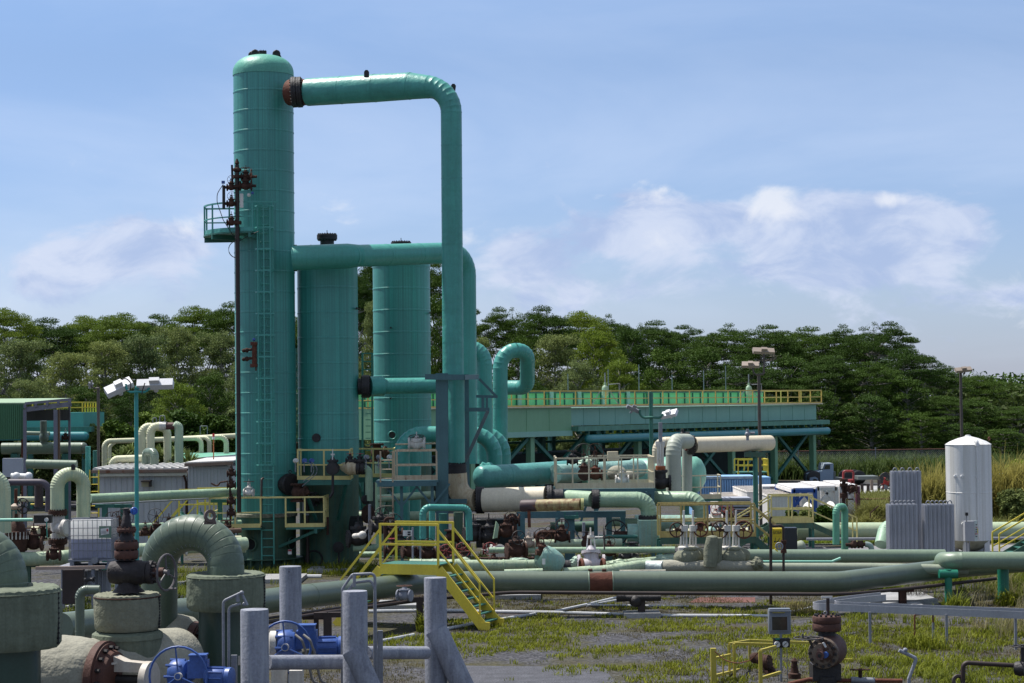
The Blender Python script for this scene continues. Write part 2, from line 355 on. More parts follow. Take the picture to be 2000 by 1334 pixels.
# ================================================================== ground, road
def ground_mat():
    m = bpy.data.materials.new('volcanic gravel ground'); m.use_nodes = True; t = m.node_tree; t.nodes.clear()
    o = N(t, 'ShaderNodeOutputMaterial'); p = N(t, 'ShaderNodeBsdfPrincipled', i_Roughness=.95); p.inputs['Specular IOR Level'].default_value = .2; t.links.new(p.outputs[0], o.inputs[0])
    tcd = N(t, 'ShaderNodeTexCoord'); co = tcd.outputs['Object']
    def no(s, d=6, r=.6):
        n = N(t, 'ShaderNodeTexNoise', i_Scale=s, i_Detail=d, i_Roughness=r); t.links.new(co, n.inputs['Vector']); return n.outputs[0]
    def mx(f, a, b):
        n = N(t, 'ShaderNodeMix', data_type='RGBA'); t.links.new(f, n.inputs[0])
        for i, v in ((6, a), (7, b)):
            if isinstance(v, tuple): n.inputs[i].default_value = (*v, 1)
            else: t.links.new(v, n.inputs[i])
        return n.outputs[2]
    vo = N(t, 'ShaderNodeTexVoronoi', i_Scale=14.0); t.links.new(co, vo.inputs['Vector'])
    r0 = ramp(t, [(.0, (.022, .022, .025)), (.5, (.056, .056, .063)), (1, (.12, .118, .13))]); t.links.new(vo.outputs['Color'], r0.inputs[0])
    r1 = ramp(t, [(.44, 0), (.62, 1)]); t.links.new(no(.35, 7, .65), r1.inputs[0])
    r2 = ramp(t, [(.3, (.040, .038, .020)), (.7, (.080, .072, .028))]); t.links.new(no(3), r2.inputs[0])
    r3 = ramp(t, [(.56, 0), (.70, 1)]); t.links.new(no(.22, 5), r3.inputs[0])
    cc = mx(r1.outputs[0], r0.outputs[0], r2.outputs[0]); cc = mx(r3.outputs[0], cc, (.060, .042, .032))
    t.links.new(cc, p.inputs['Base Color'])
    bn = N(t, 'ShaderNodeBump', i_Strength=.8, i_Distance=.05); t.links.new(vo.outputs['Distance'], bn.inputs['Height']); t.links.new(bn.outputs[0], p.inputs['Normal'])
    return m
g = MB(); g.rect([(-2500, -50, 0), (2500, -50, 0), (2500, 4000, 0), (-2500, 4000, 0)])
go = g.build('ground', ground_mat(), smooth=False); go['kind'] = 'structure'
ASPH = mat('pale asphalt', (.20, .20, .205), .9, var=.12, vs=.5, fine=.12)
def strip(name, pts, z, m):
    b = MB(); b.rect([(p.x, p.y, z) for p in pts]); o = b.build(name, m, smooth=False); o['kind'] = 'structure'; return o
strip('road', [ZP(1380, 1104), ZP(2060, 1092), ZP(2060, 1063), ZP(1380, 1070)], .004, ASPH)
strip('gravel_pad', [ZP(1640, 966), ZP(1850, 962), ZP(1850, 945), ZP(1640, 949)], .004, mat('pale gravel', (.33, .33, .33), .95, var=.15, vs=.6))
strip('verge', [ZP(1500, 1062), ZP(2060, 1060), ZP(2060, 1040), ZP(1500, 1042)], .004, mat('mown verge', (.12, .16, .03), .95, var=.3, vs=1.2, fine=.25))
strip('meadow', [ZP(1560, 1030), ZP(1900, 1030), ZP(1900, 968), ZP(1560, 972)], .003, mat('rough meadow', (.13, .17, .045), .95, var=.3, vs=.6, fine=.25))

# ================================================================== foliage
def leaf_mat(name, col, var=.35, trans=.25):
    m = bpy.data.materials.new(name); m.use_nodes = True; t = m.node_tree; t.nodes.clear()
    o = N(t, 'ShaderNodeOutputMaterial'); p = N(t, 'ShaderNodeBsdfPrincipled', i_Roughness=.7); p.inputs['Specular IOR Level'].default_value = .12
    tr_ = N(t, 'ShaderNodeBsdfTranslucent'); ms = N(t, 'ShaderNodeMixShader', i_0=trans)
    tcd = N(t, 'ShaderNodeTexCoord'); n = N(t, 'ShaderNodeTexNoise', i_Scale=.8, i_Detail=4); t.links.new(tcd.outputs['Object'], n.inputs['Vector'])
    n2 = N(t, 'ShaderNodeTexNoise', i_Scale=6, i_Detail=2); t.links.new(tcd.outputs['Object'], n2.inputs['Vector'])
    ad = N(t, 'ShaderNodeMath', operation='ADD'); t.links.new(n.outputs[0], ad.inputs[0]); t.links.new(n2.outputs[0], ad.inputs[1])
    hf = N(t, 'ShaderNodeMath', operation='MULTIPLY', i_1=.5); t.links.new(ad.outputs[0], hf.inputs[0])
    r = ramp(t, [(.36, tuple(q*(1-var) for q in col)), (.64, (col[0]*(1+var*1.3), col[1]*(1+var), col[2]*(1+var*.6)))]); t.links.new(hf.outputs[0], r.inputs[0])
    oi = N(t, 'ShaderNodeObjectInfo'); r2 = ramp(t, [(0, (.75, .8, .85)), (1, (1.2, 1.12, .95))]); t.links.new(oi.outputs['Random'], r2.inputs[0])
    mm = N(t, 'ShaderNodeMix', data_type='RGBA', blend_type='MULTIPLY'); mm.inputs[0].default_value = 1; t.links.new(r.outputs[0], mm.inputs[6]); t.links.new(r2.outputs[0], mm.inputs[7])
    t.links.new(mm.outputs[2], p.inputs['Base Color']); t.links.new(mm.outputs[2], tr_.inputs[0])
    t.links.new(p.outputs[0], ms.inputs[1]); t.links.new(tr_.outputs[0], ms.inputs[2]); t.links.new(ms.outputs[0], o.inputs[0]); return m
LEAFD = leaf_mat('albizia leaves', (.046, .092, .014), .35, .18)
LEAFM = leaf_mat('mixed forest leaves', (.155, .205, .075))
LEAFY = leaf_mat('yellow green leaves', (.120, .185, .026))
LEAFC = leaf_mat('cane grass blades', (.22, .23, .075), .4, .3)
GRASS = leaf_mat('weedy grass blades', (.150, .185, .022), .45, .3)
DRYG = leaf_mat('dry grass blades', (.26, .24, .13), .3, .3)
BARK = mat('grey bark', (.26, .24, .21), .9, var=.3, vs=2, bump=.4, bs=8)
def npmesh(name, V, Fq, mt, parent=None):
    me = bpy.data.meshes.new(name); nv, nf, k = len(V), len(Fq), Fq.shape[1]
    me.vertices.add(nv); me.vertices.foreach_set('co', V.astype(np.float32).ravel())
    me.loops.add(nf*k); me.loops.foreach_set('vertex_index', Fq.astype(np.int32).ravel())
    me.polygons.add(nf); me.polygons.foreach_set('loop_start', np.arange(0, nf*k, k, dtype=np.int32)); me.polygons.foreach_set('loop_total', np.full(nf, k, dtype=np.int32))
    me.update(calc_edges=True); me.validate()
    me.materials.append(mt); o = bpy.data.objects.new(name, me); COL.objects.link(o)
    if parent is not None: o.parent = parent
    return o
def leaves(P, size, aspect, flat, rg):
    """one pointed leaf per point: 4 vertices; flat = how level the leaf lies"""
    n = len(P); nrm = rg.normal(size=(n, 3)); nrm[:, 2] = np.abs(nrm[:, 2])+flat; nrm /= np.linalg.norm(nrm, axis=1)[:, None]
    a = rg.normal(size=(n, 3)); a -= nrm*(a*nrm).sum(1)[:, None]; a /= np.linalg.norm(a, axis=1)[:, None]; b = np.cross(nrm, a)
    s = (size*rg.uniform(.6, 1.35, n))[:, None]
    V = np.stack([P-a*s*.5, P+b*s*aspect*.5, P+a*s*.5, P-b*s*aspect*.5], 1).reshape(-1, 3)
    return V, np.arange(4*n).reshape(-1, 4)
def tree_proto(kind, seed):
    """a tree about 1 unit = 1 m: umbrella crowned albizia or rounder forest tree"""
    rg = np.random.default_rng(seed); rr = random.Random(seed)
    H = 15.0; mb = MB(); pads = []
    if kind == 'umbrella':
        lean = Vector((rr.uniform(-1.2, 1.2), rr.uniform(-1.2, 1.2), 0)); top = lean+Vector((0, 0, H*.45)); mb.tube([Vector((0, 0, -.5)), lean*.4+Vector((.1, 0, H*.2)), top], .3, 7, rs=[.5, .40, .32])
        ecc = rr.uniform(.75, 1.2); sk = Vector((rr.uniform(-.8, .8), rr.uniform(-.8, .8), 0)); limbs = []
        for i in range(9):
            a = i*2.4+rr.uniform(-.4, .4); rad = rr.uniform(3.2, 6.2); e = lean+sk+Vector((math.cos(a)*rad, math.sin(a)*rad*ecc, H*(.86-.16*(rad/7)**2)))
            midp = top.lerp(e, .5)+Vector((0, 0, -.7)); mb.tube([top-Vector((0, 0, .8)), midp, e], .1, 5, rs=[.18, .12, .03]); limbs.append((midp, e))
        for i in range(66):                                   # flat domed top
            a = i*2.4; rad = 6.9*math.sqrt((i+.5)/66)*rr.uniform(.9, 1.08); z = H*(.93-.20*(rad/7)**2)+rr.uniform(-1.0, .05)+.3*math.sin(a*2+seed)
            c0 = lean+sk+Vector((math.cos(a)*rad, math.sin(a)*rad*ecc, z)); pads.append((c0, rr.choice((.7, 1.0, 1.4, 1.9, 2.3))*rr.uniform(.85, 1.15), rr.uniform(.25, .55), 1))
            m_p, e = limbs[i % 9]
            if i % 3 == 0: mb.tube([m_p.lerp(e, .6), c0-Vector((0, 0, .2))], .03, 4, rs=[.07, .02])
        for i in range(40):                                   # fill just below the dome
            a = i*2.4+1; rad = 6.3*math.sqrt((i+.5)/40); z = H*(.82-.20*(rad/7)**2)+rr.uniform(-.6, .4); c0 = lean+sk+Vector((math.cos(a)*rad, math.sin(a)*rad*ecc, z)); pads.append((c0, rr.uniform(1.1, 1.9), rr.uniform(.3, .5), 1))
        for i in range(56):                                   # tiers under it
            a = rr.uniform(0, 6.28); t = rr.uniform(0, 1); rad = rr.uniform(1.8, 5.4)*(1-.3*t); z = H*(.72-.46*t)+rr.uniform(-.5, .5)
            c0 = lean*(1-t)+Vector((math.cos(a)*rad, math.sin(a)*rad*ecc, z)); pads.append((c0, rr.uniform(1.0, 1.9), rr.uniform(.25, .45), 1))
            if i % 2: mb.tube([lean*.5+Vector((0, 0, z-1.3)), c0], .05, 4, rs=[.10, .02])
        dens, size, asp, flat = 150, .235, .45, 1.0
    else:
        mb.tube([Vector((0, 0, -.5)), Vector((.2, .1, H*.4)), Vector((.1, -.2, H*.8))], .3, 7, rs=[.38, .26, .06])
        for i in range(92):
            z = H*(.10+.86*((i+.5)/92)); pr = 4.9*math.sin(min(1, (.10+.9*(1-(z/H-.10)/.86)**.75))*math.pi*.62+.12)
            a = i*2.4; rad = pr*rr.uniform(.35, 1.05); c0 = Vector((math.cos(a)*rad, math.sin(a)*rad, z+rr.uniform(-.5, .5)))
            pads.append((c0, rr.uniform(.9, 1.75), rr.uniform(.55, .95), .6))
            if i % 2: mb.tube([Vector((.1, 0, max(.5, z-1.5))), c0], .05, 4, rs=[.09, .02])
        dens, size, asp, flat = 160, .28, .5, .45
    Ps = []
    for c0, rx, rz, _ in pads:
        n = int(dens*rx*rx); q = rg.normal(size=(n, 3)); q /= np.linalg.norm(q, axis=1)[:, None]; q *= (rg.uniform(0, 1, n)**.42)[:, None]
        q[:, 2] = np.where(q[:, 2] < 0, q[:, 2]*.5, q[:, 2])
        Ps.append(np.array(c0)+q*np.array([rx, rx, rz]))
    V, Fq = leaves(np.concatenate(Ps), size, asp, flat, rg)
    return mb, V, Fq
PROT = []
for k, (kind, mt) in enumerate([('umbrella', LEAFD), ('umbrella', LEAFD), ('umbrella', LEAFY), ('round', LEAFM), ('round', LEAFD), ('round', LEAFY), ('umbrella', LEAFD), ('umbrella', LEAFD), ('round', LEAFM), ('round', LEAFD)]):
    mb, V, Fq = tree_proto(kind, 11+k)
    t0 = mb.build('trunk', BARK); f0 = npmesh('crown', V, Fq, mt)
    PROT.append((t0.data, f0.data)); bpy.data.objects.remove(t0); bpy.data.objects.remove(f0)
TW = {0: 7.6, 1: 7.6, 2: 7.6, 3: 5.6, 4: 5.6, 5: 5.6, 6: 7.6, 7: 7.6, 8: 5.6, 9: 5.6}
def plant_tree(name, proto, px, ytop, d, hw, label, group, rot=None):
    """top of crown at (px, ytop), distance d, crown half width hw in photo pixels"""
    top = W(px, ytop, d); h = max(3, top.z); sxy = m_(hw, d)/TW[proto]
    T = thing(name, label, 'tree', (top.x, top.y, 0), rnd.uniform(0, 6.28) if rot is None else rot, group)
    for nm, me in (('trunk', PROT[proto][0]), ('crown', PROT[proto][1])):
        o = bpy.data.objects.new(nm, me); COL.objects.link(o); o.parent = T
    T.scale = (sxy, sxy, h/14.5); return T
PLACE = ['at the far left edge of the wood', 'above the green shelter roof', 'behind the double floodlight pole', 'left of the tall teal tower', 'between the tower and the second vessel', 'between the two shorter vessels', 'just right of the tall riser pipe', 'above the looped pipe', 'above the left half of the cooling deck', 'above the middle of the cooling deck', 'behind the twin brown floodlights', 'beyond the right end of the cooling deck', 'over the parked blue truck', 'above the upright grey fins', 'behind the white tank', 'at the far right edge of the wood']
def where(px): return PLACE[max(0, min(15, [i for i, x in enumerate([-200, 90, 190, 330, 560, 690, 860, 960, 1060, 1180, 1380, 1560, 1660, 1760, 1840, 1930, 9999]) if px >= x][-1]))]
TREES = [ # px, ytop, d, half width px, proto
 (10, 596, 205, 75, 2), (95, 612, 215, 90, 1), (165, 612, 225, 85, 2), (235, 606, 215, 90, 2), (310, 606, 220, 85, 0), (385, 592, 205, 70, 2), (452, 580, 200, 72, 1), (545, 600, 205, 70, 0),
 (592, 610, 215, 60, 1), (690, 520, 190, 62, 6), (738, 500, 200, 70, 0), (850, 495, 200, 78, 1), (905, 598, 215, 45, 6), (985, 592, 205, 62, 0), (1062, 588, 210, 70, 1), (1135, 602, 220, 70, 2), (1190, 612, 225, 60, 6),
 (1275, 618, 215, 75, 1), (1340, 628, 222, 70, 0), (1420, 630, 205, 85, 6), (1500, 628, 200, 88, 0), (1580, 630, 205, 88, 1), (1650, 632, 200, 80, 6), (1725, 621, 195, 72, 0), (1775, 672, 190, 70, 1), (1835, 708, 200, 62, 6), (1900, 730, 205, 70, 0), (1965, 742, 210, 70, 1), (2030, 752, 210, 70, 2),
 # second rank, lower
 (40, 664, 165, 80, 3), (130, 690, 158, 70, 3), (205, 668, 168, 75, 3), (275, 655, 170, 75, 3), (345, 640, 178, 65, 3), (430, 650, 180, 70, 3), (60, 742, 135, 62, 3), (345, 752, 138, 62, 5), (410, 735, 150, 60, 4), (255, 770, 140, 55, 4), (490, 700, 170, 70, 3), (640, 640, 185, 62, 4), (735, 590, 175, 55, 3), (860, 590, 178, 58, 4), (930, 660, 180, 55, 3),
 (1010, 668, 180, 62, 4), (1085, 655, 182, 70, 3), (1160, 650, 185, 62, 5), (1230, 648, 190, 58, 4), (1130, 712, 165, 62, 3), (1210, 706, 172, 55, 5), (1300, 690, 180, 70, 4), (1380, 690, 180, 72, 4), (1460, 700, 176, 76, 1), (1545, 700, 178, 80, 4), (1625, 690, 176, 78, 0), (1700, 700, 174, 74, 1), (1770, 742, 172, 68, 4), (1840, 770, 172, 66, 0), (1910, 785, 175, 66, 4), (1985, 790, 175, 66, 1), (1420, 760, 168, 70, 4), (1600, 770, 168, 72, 4), (1700, 775, 168, 70, 4), (1800, 810, 166, 60, 4), (1880, 830, 166, 56, 4), (1960, 840, 166, 60, 4), (1040, 750, 160, 55, 4), (1320, 750, 165, 60, 4), (1510, 780, 168, 66, 4), (170, 760, 150, 60, 4)]
cnt = {}
for (px, yt, d, hw, pr) in TREES:
    pr0 = pr
    pr = {0: (0, 7), 3: (3, 8), 4: (4, 9)}.get(pr, (pr, pr))[(px//37) % 2]
    kd = {0: 'tall flat-topped albizia', 1: 'broad umbrella-crowned albizia', 2: 'lighter green umbrella-crowned tree', 3: 'pale grey-green bushy tree', 4: 'dark green bushy tree', 5: 'bright yellow-green bushy tree', 6: 'thin-crowned tall albizia'}[pr0]
    rank = 'on the skyline' if d > 188 else ('in the middle rank' if d > 160 else 'in the front rank')
    lb = f'{kd} {rank} {where(px)}'
    plant_tree('albizia_tree' if pr0 in (0, 1, 2, 6) else 'forest_tree', pr, px, yt, d, hw, lb, 'trees of the wood behind the plant')
# low undergrowth that reads as one mass under the trees
rg = np.random.default_rng(5)
def scatter_leaves(name, n, xr, yr, zf, size, asp, flat, mt):
    P = np.stack([rg.uniform(*xr, n), rg.uniform(*yr, n), np.zeros(n)], 1); P[:, 2] = zf(P)*rg.uniform(0, 1, n)**.8
    V, Fq = leaves(P, size, asp, flat, rg); o = npmesh(name, V, Fq, mt); o['kind'] = 'stuff'; return o
def bumpy(P, base, amp, s): return base+amp*np.sin(P[:, 0]*s+np.sin(P[:, 1]*s*.7)*2)*np.cos(P[:, 0]*s*.37+1.3)
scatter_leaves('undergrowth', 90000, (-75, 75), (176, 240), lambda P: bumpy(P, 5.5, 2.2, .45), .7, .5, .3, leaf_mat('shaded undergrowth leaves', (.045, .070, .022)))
scatter_leaves('forest_mass', 120000, (-95, 95), (232, 262), lambda P: bumpy(P, 8.6, 1.4, .3), .55, .5, .4, LEAFD)
# ================================================================== common builders
def V3(*a): return Vector(a)
def xf(mb, M4): mb.v = [M4 @ v for v in mb.v]; return mb
def frame(loc, xdir, up=(0, 0, 1)):
    x = Vector(xdir).normalized(); u = Vector(up); y = u.cross(x)
    if y.length < .01: y = Vector((0, 1, 0))
    y.normalize(); z = x.cross(y); M = Matrix((x, y, z)).transposed().to_4x4(); M.translation = loc; return M
def valve_parts(T, M, r, body=None, wheel='top', wr=1.7, wmat=None, stem=1.0, ymat=None, bolts=12, flg=True, bonnet=1.0, rising=True):
    """gate valve: flow along local x, bonnet along local z, r = pipe radius"""
    body = body or RUST; wmat = wmat or RUST; ymat = ymat or body
    b = MB(); b.lathe([(1.05, -2), (1.05, -1.3), (1.4, -.7), (1.5, 0), (1.4, .7), (1.05, 1.3), (1.05, 2)], (0, 0, 0), (1, 0, 0), 20)
    b.v = [v*r for v in b.v]; bo = xf(b, M).build('body', body, T)
    if flg:
        for sg in (-1, 1):
            q = MB(); q.flange((sg*2*r, 0, 0), (1, 0, 0), 1.75*r, .2*r, bolts); xf(q, M).build('flange', body, bo)
    z1 = 2.1*r*bonnet
    q = MB(); q.lathe([(1.25*r, .4*r), (1.2*r, z1-.25*r), (1.6*r, z1-.22*r), (1.6*r, z1), (1.6*r, z1+.22*r), (.9*r, z1+.3*r), (.5*r, z1+.9*r), (.42*r, z1+1.1*r)], (0, 0, 0), (0, 0, 1), 20)
    for i in range(10):
        a = i*.628; q.cyl((1.42*r*math.cos(a), 1.42*r*math.sin(a), z1-.35*r), (1.42*r*math.cos(a), 1.42*r*math.sin(a), z1+.38*r), .1*r, n=6)
    bn = xf(q, M).build('bonnet', body, T)
    z2 = z1+2.2*r*stem
    q = MB()
    for sg in (-1, 1):
        q.bar((sg*.75*r, 0, z1+.2*r), (sg*.5*r, 0, z2), .22*r, .3*r, (0, 1, 0))
    q.cyl((0, 0, z2-.15*r), (0, 0, z2+.25*r), .6*r, n=14); xf(q, M).build('yoke', ymat, bn)
    zs = z2+(1.6*r if rising else .6*r)
    q = MB(); q.cyl((0, 0, z1), (0, 0, zs), .13*r, n=8)
    if wheel == 'side': q.cyl((0, -.3*r, z2), (0, -2.0*r, z2), .14*r, n=8)
    if wheel == 'axis': q.cyl((.3*r, 0, z2), (2.2*r, 0, z2), .14*r, n=8)
    xf(q, M).build('stem', ymat, bn)
    if wheel:
        q = MB(); c0, ax = {'top': ((0, 0, z2+.42*r), (0, 0, 1)), 'side': ((0, -2.0*r, z2), (0, 1, 0)), 'axis': ((2.2*r, 0, z2), (1, 0, 0))}[wheel]
        q.wheel(c0, ax, wr*r, .10*r, 6); xf(q, M).build('handwheel', wmat, T)
def valve(label, px, py, d, r_px, xdir=(1, 0, 0), up=(0, 0, 1), group=None, name='gate_valve', **k):
    loc = W(px, py, d); T = thing(name, label, 'valve', loc, 0, group); valve_parts(T, frame(loc, xdir, up), m_(r_px, d), **k); return T
def rail(T, pts, h, mt, w=.05, sp=1.4, toe=.12, mids=1, posts=True, closed=False, endposts=True):
    """handrail along floor level points"""
    P = [Vector(p) for p in pts]; up = Vector((0, 0, 1)); t = MB(); m2 = MB(); tb = MB()
    for a, b in zip(P, P[1:]):
        t.bar(a+up*h, b+up*h, w, w)
        for k in range(mids): m2.bar(a+up*h*(k+1)/(mids+1), b+up*h*(k+1)/(mids+1), w*.8, w*.8)
        if toe: tb.bar(a+up*toe/2, b+up*toe/2, .012, toe)
    t.build('top_rail', mt, T, smooth=False)
    if mids: m2.build('mid_rail', mt, T, smooth=False)
    if toe: tb.build('toe_plate', mt, T, smooth=False)
    if posts:
        for j, (a, b) in enumerate(zip(P, P[1:])):
            n = max(1, round((b-a).length/sp))
            for i in range(0 if j == 0 else 1, n+1):
                p = a.lerp(b, i/n); q = MB(); q.bar(p, p+up*(h-w*.4), w*.95, w*.95); q.build('post', mt, T, smooth=False)
def ladder(T, a, b, wd, mt, side=(1, 0, 0), sp=.3, r=.022):
    a, b, s = Vector(a), Vector(b), Vector(side).normalized()*wd/2
    for sg in (-1, 1): q = MB(); q.bar(a+s*sg, b+s*sg, .05, .05); q.build('ladder_rail', mt, T, smooth=False)
    n = int((b-a).length/sp)
    for i in range(1, n): p = a.lerp(b, i/n); q = MB(); q.cyl(p-s, p+s, r, n=6); q.build('rung', mt, T)
def stair(T, top, bot, wdir, wd, mt, tmt, rail_mt=None, rh=1.0, n=None, st=.2, rails=True):
    top, bot, s = Vector(top), Vector(bot), Vector(wdir).normalized()*wd
    for o_ in (Vector(), s): q = MB(); q.bar(top+o_, bot+o_, .05, st); q.build('stringer', mt, T, smooth=False)
    n = n or max(3, int((top.z-bot.z)/.22)); dr = (bot-top); dr.z = 0; dr.normalize()
    for i in range(1, n):
        p = top.lerp(bot, i/n); q = MB(); q.bar(p, p+s, .24, .035, (0, 0, 1)); q.build('tread', tmt, T, smooth=False)
    if rails:
        up = Vector((0, 0, 1))
        for o_ in (Vector(), s):
            q = MB(); e = bot.lerp(top, .12)
            q.bar(top+o_+up*rh, e+o_+up*rh, .05); q.bar(top+o_+up*rh*.5, e+o_+up*rh*.5, .04); q.bar(e+o_, e+o_+up*rh, .05); p = top.lerp(bot, .5)+o_; q.build('stair_rail', rail_mt or mt, T, smooth=False)
def gauge(T, p, r, mt=None):
    q = MB(); q.cyl(p, Vector(p)+Vector((0, -.06, 0)), r, n=14); q.build('gauge', mt or WHITE, T)
def zt(px, py, d): return W(px, py, d).z
CAMD = lambda p: (Vector((0, 0, 0))-Vector((p[0], p[1], 0))).normalized()      # horizontal direction towards the viewer

# ================================================================== cooling tower (long deck on legs)
ct_a, ct_b = V3(-6.1, 110.4, 0), V3(22.5, 146, 0)
u = (ct_b-ct_a).normalized(); nrm_ = V3(u.y, -u.x, 0)          # nrm_ faces the camera side
back = -nrm_
T = thing('cooling_tower', 'long green cooling tower deck on braced legs with yellow railing in front of the wood', 'cooling tower', ct_a)
L = (ct_b-ct_a).length
def P(s, off, z): return ct_a+u*s+back*off+V3(0, 0, z)
sj = L*.339
q = MB(); q.box(P(sj/2, 4, 4.88), (sj, 8, 1.75), math.atan2(u.y, u.x))
for i in range(1, 7): s = sj*i/7; q.box(P(s, -.008, 4.88), (.06, .03, 1.7), math.atan2(u.y, u.x))
q.build('green_casing', FASCG, T, smooth=False)
q = MB(); q.box(P((L+sj)/2, 4.15, 5.1), (L-sj-.02, 7.7, 1.1), math.atan2(u.y, u.x))
for i in range(1, 18): s = sj+(L-sj)*i/18; q.box(P(s, .292, 5.1), (.05, .03, 1.08), math.atan2(u.y, u.x))
q.build('teal_casing', FASC, T, smooth=False)
q = MB(); q.box(P((L+sj)/2+.3, .0, 4.36), (L-sj+.5, 1.0, .30), math.atan2(u.y, u.x)); q.build('distribution_trough', mat('trough green', (.10, .26, .19), .6, var=.2, vs=3, streak=.4), T, smooth=False)
for i in range(36): s = sj+.5+(L-sj-.8)*i/35; q = MB(); q.box(P(s, -.2, 4.13), (.12, .3, .16), math.atan2(u.y, u.x)); q.build('drip_bracket', STEELG, T, smooth=False)
q = MB(); q.box(P(sj*.5, -.02, 4.1), (sj, .1, .32), math.atan2(u.y, u.x)); q.build('skirt_board', FASC, T, smooth=False)
q = MB(); q.box(P(L/2, .3, 5.72), (L+.3, 1.0, .08), math.atan2(u.y, u.x)); q.build('walkway', CREAMR, T, smooth=False)
q = MB(); q.box(P(L/2-1.2, 3.4, 6.16), (L-2.4, .1, .85), math.atan2(u.y, u.x))
q.build('fan_deck_screen', GREENP, T, smooth=False)
q = MB()
for i in range(44): s = .5+(L-3.4)*i/43; q.box(P(s, 3.32, 6.14), (.07, .08, .86), math.atan2(u.y, u.x))
q.box(P(L/2-1.2, 3.4, 6.62), (L-2.2, .35, .08), math.atan2(u.y, u.x))
q.build('screen_rib', STEELG, T, smooth=False)
for s in (sj*.93, sj*1.14, sj*1.33, sj*1.5, sj*1.68, sj*1.84): q = MB(); q.box(P(s, 3.2, 6.2), (.34, .1, .95), math.atan2(u.y, u.x)); q.build('pale_post', FASC, T, smooth=False)
rail(T, [P(0, 4, 5.74), P(0, -.15, 5.74), P(L, -.15, 5.74), P(L, 5, 5.74)], .95, mat('ochre rail', (.62, .46, .12), .55, var=.12, rust=.1), w=.075, sp=1.55, toe=.1)
hp = MB(); Q, rs = lapped([P(sj+1.0, -.55, 3.72), P(L+.1, -.55, 3.72)], .27, 3.2, .02); hp.tube(Q, .27, 20, rs=rs); hp.sphere(P(sj+1.0, -.55, 3.72), .27); hp.build('header_pipe', mat('glossy teal header', (.035, .22, .23), .28, var=.1, vs=1, spec=.6), T)
for i, s in enumerate([.8, 6.4, 12, 17.6, 23.2, 28.8, 34.4, 40, 45.4]):
    for off in (.5, 4, 7.5):
        q = MB(); q.box(P(s, off, 2.0), (.38, .38, 4.2), math.atan2(u.y, u.x)); q.build('leg', STEELG if off > 1 else FASCG, T, smooth=False)
    if i: 
        q = MB(); s0 = s-5.6
        q.bar(P(s0+.2, .5, .4), P(s-.2, .5, 3.9), .2); q.bar(P(s0+.2, .6, 3.9), P(s-.2, .6, .4), .2)
        q.bar(P(s0+.2, 4, .4), P(s-.2, 4, 3.9), .16); q.bar(P(s0, 7.5, 3.4), P(s, 7.5, 3.4), .15); q.bar(P(s0, 4, 2.2), P(s, 4, 2.2), .15)
        q.build('brace', STEELG, T, smooth=False)
q = MB(); q.box(P(L*.47, 5, 1.4), (L*.9, 4.6, 2.8), math.atan2(u.y, u.x)); q.build('basin_shade_block', mat('painted shade under deck', (.018, .03, .024), .8, var=.4, vs=1, streak=.4), T, smooth=False)  # basin block raised and coloured near black for the shade under the deck
for s in (sj+5.2, sj+22.4):                           # small green gear cases on masts above the deck
    t2 = thing('fan_gearbox', ('green gear case on the deck left of the centre, above the slim green lamp mast' if s < sj+9 else 'green gear case on the deck beside the pole with brown floodlights'), 'gearbox', P(s, 1.2, 5.76), 0, 'gear cases on the cooling deck')
    p = P(s, 1.2, 5.76)
    q = MB(); q.lathe([(.07, 0), (.07, .45), (.20, .5), (.21, .55), (.21, .95), (.17, 1.08), (.08, 1.15), (.06, 1.35)], p+V3(0, 0, .15), (0, 0, 1), 16); q.build('case', PALEG, t2)
    q = MB(); q.tube([p+V3(0, 0, 1.5), p+V3(0, 0, 2.1)], .04, 8); q.build('vent_pipe', GALV, t2)
    q = MB(); q.tube([p+V3(.2, 0, 1.35), p+V3(.9, 0, 1.4), p+V3(.9, 0, .6)], .025, 6)
    for sx in (-.9, .9): q.bar(p, p+V3(sx, 0, .0), .05); q.bar(p+V3(sx, .1, 0), p+V3(sx*.3, .1, 1.0), .05)
    q.build('stand', GALV, t2)
for k, s in enumerate([.52, .62, .70, .79, .88, .945]):
    p = P(L*s, 6.5, 5.6); q = MB(); q.cyl(p, p+V3(0, 0, 2.3+(k % 3)*.35), .03, n=6); q.cyl(p, p+V3(0, 0, .4), .1, n=8)
    solo(q, 'lightning_rod', GALV, f'thin grey rod standing up from the cooling deck, {["first","second","third","fourth","fifth","sixth"][k]} along from the looped pipe', 'rod', 'thin rods above the cooling deck')

# far left second cooling unit
a, b = W(-60, 829, 118), W(163, 829, 118); T = thing('cooling_unit', 'teal cooling unit with a yellow rail seen past the green open shelter', 'cooling tower', (b.x, b.y, 0))
mid = (a+b)/2; lx = (b-a).length
q = MB(); q.box((mid.x, mid.y+3, W(100, 829, 118).z), (lx, 6, m_(46, 118))); q.build('casing', mat('clean teal panel', (.07, .33, .28), .5, var=.06), T, smooth=False)
q = MB(); q.box((mid.x+.3, mid.y-.2, W(100, 839, 118).z), (lx+.6, .8, m_(10, 118))); q.build('trough', STEELG, T, smooth=False)
q = MB(); q.tube([W(-60, 852, 117), W(165, 852, 117)], m_(9, 117), 18); q.sphere(W(165, 852, 117), m_(9, 117)); q.build('header_pipe', mat('glossy teal header', (1, 1, 1)), T)
rail(T, [V3(a.x, a.y+.2, zt(100, 806, 118)), V3(b.x-.1, b.y+.2, zt(163, 806, 118)), V3(b.x-.1, b.y+4, zt(163, 806, 118))], .62, YELLOW, w=.08, sp=.75, toe=0)
q = MB()
for fx in (.2, .5, .8, .98): q.box((a.x+lx*fx, mid.y+1, 1.9), (.3, .3, 3.8))
q.build('leg', STEELG, T, smooth=False)

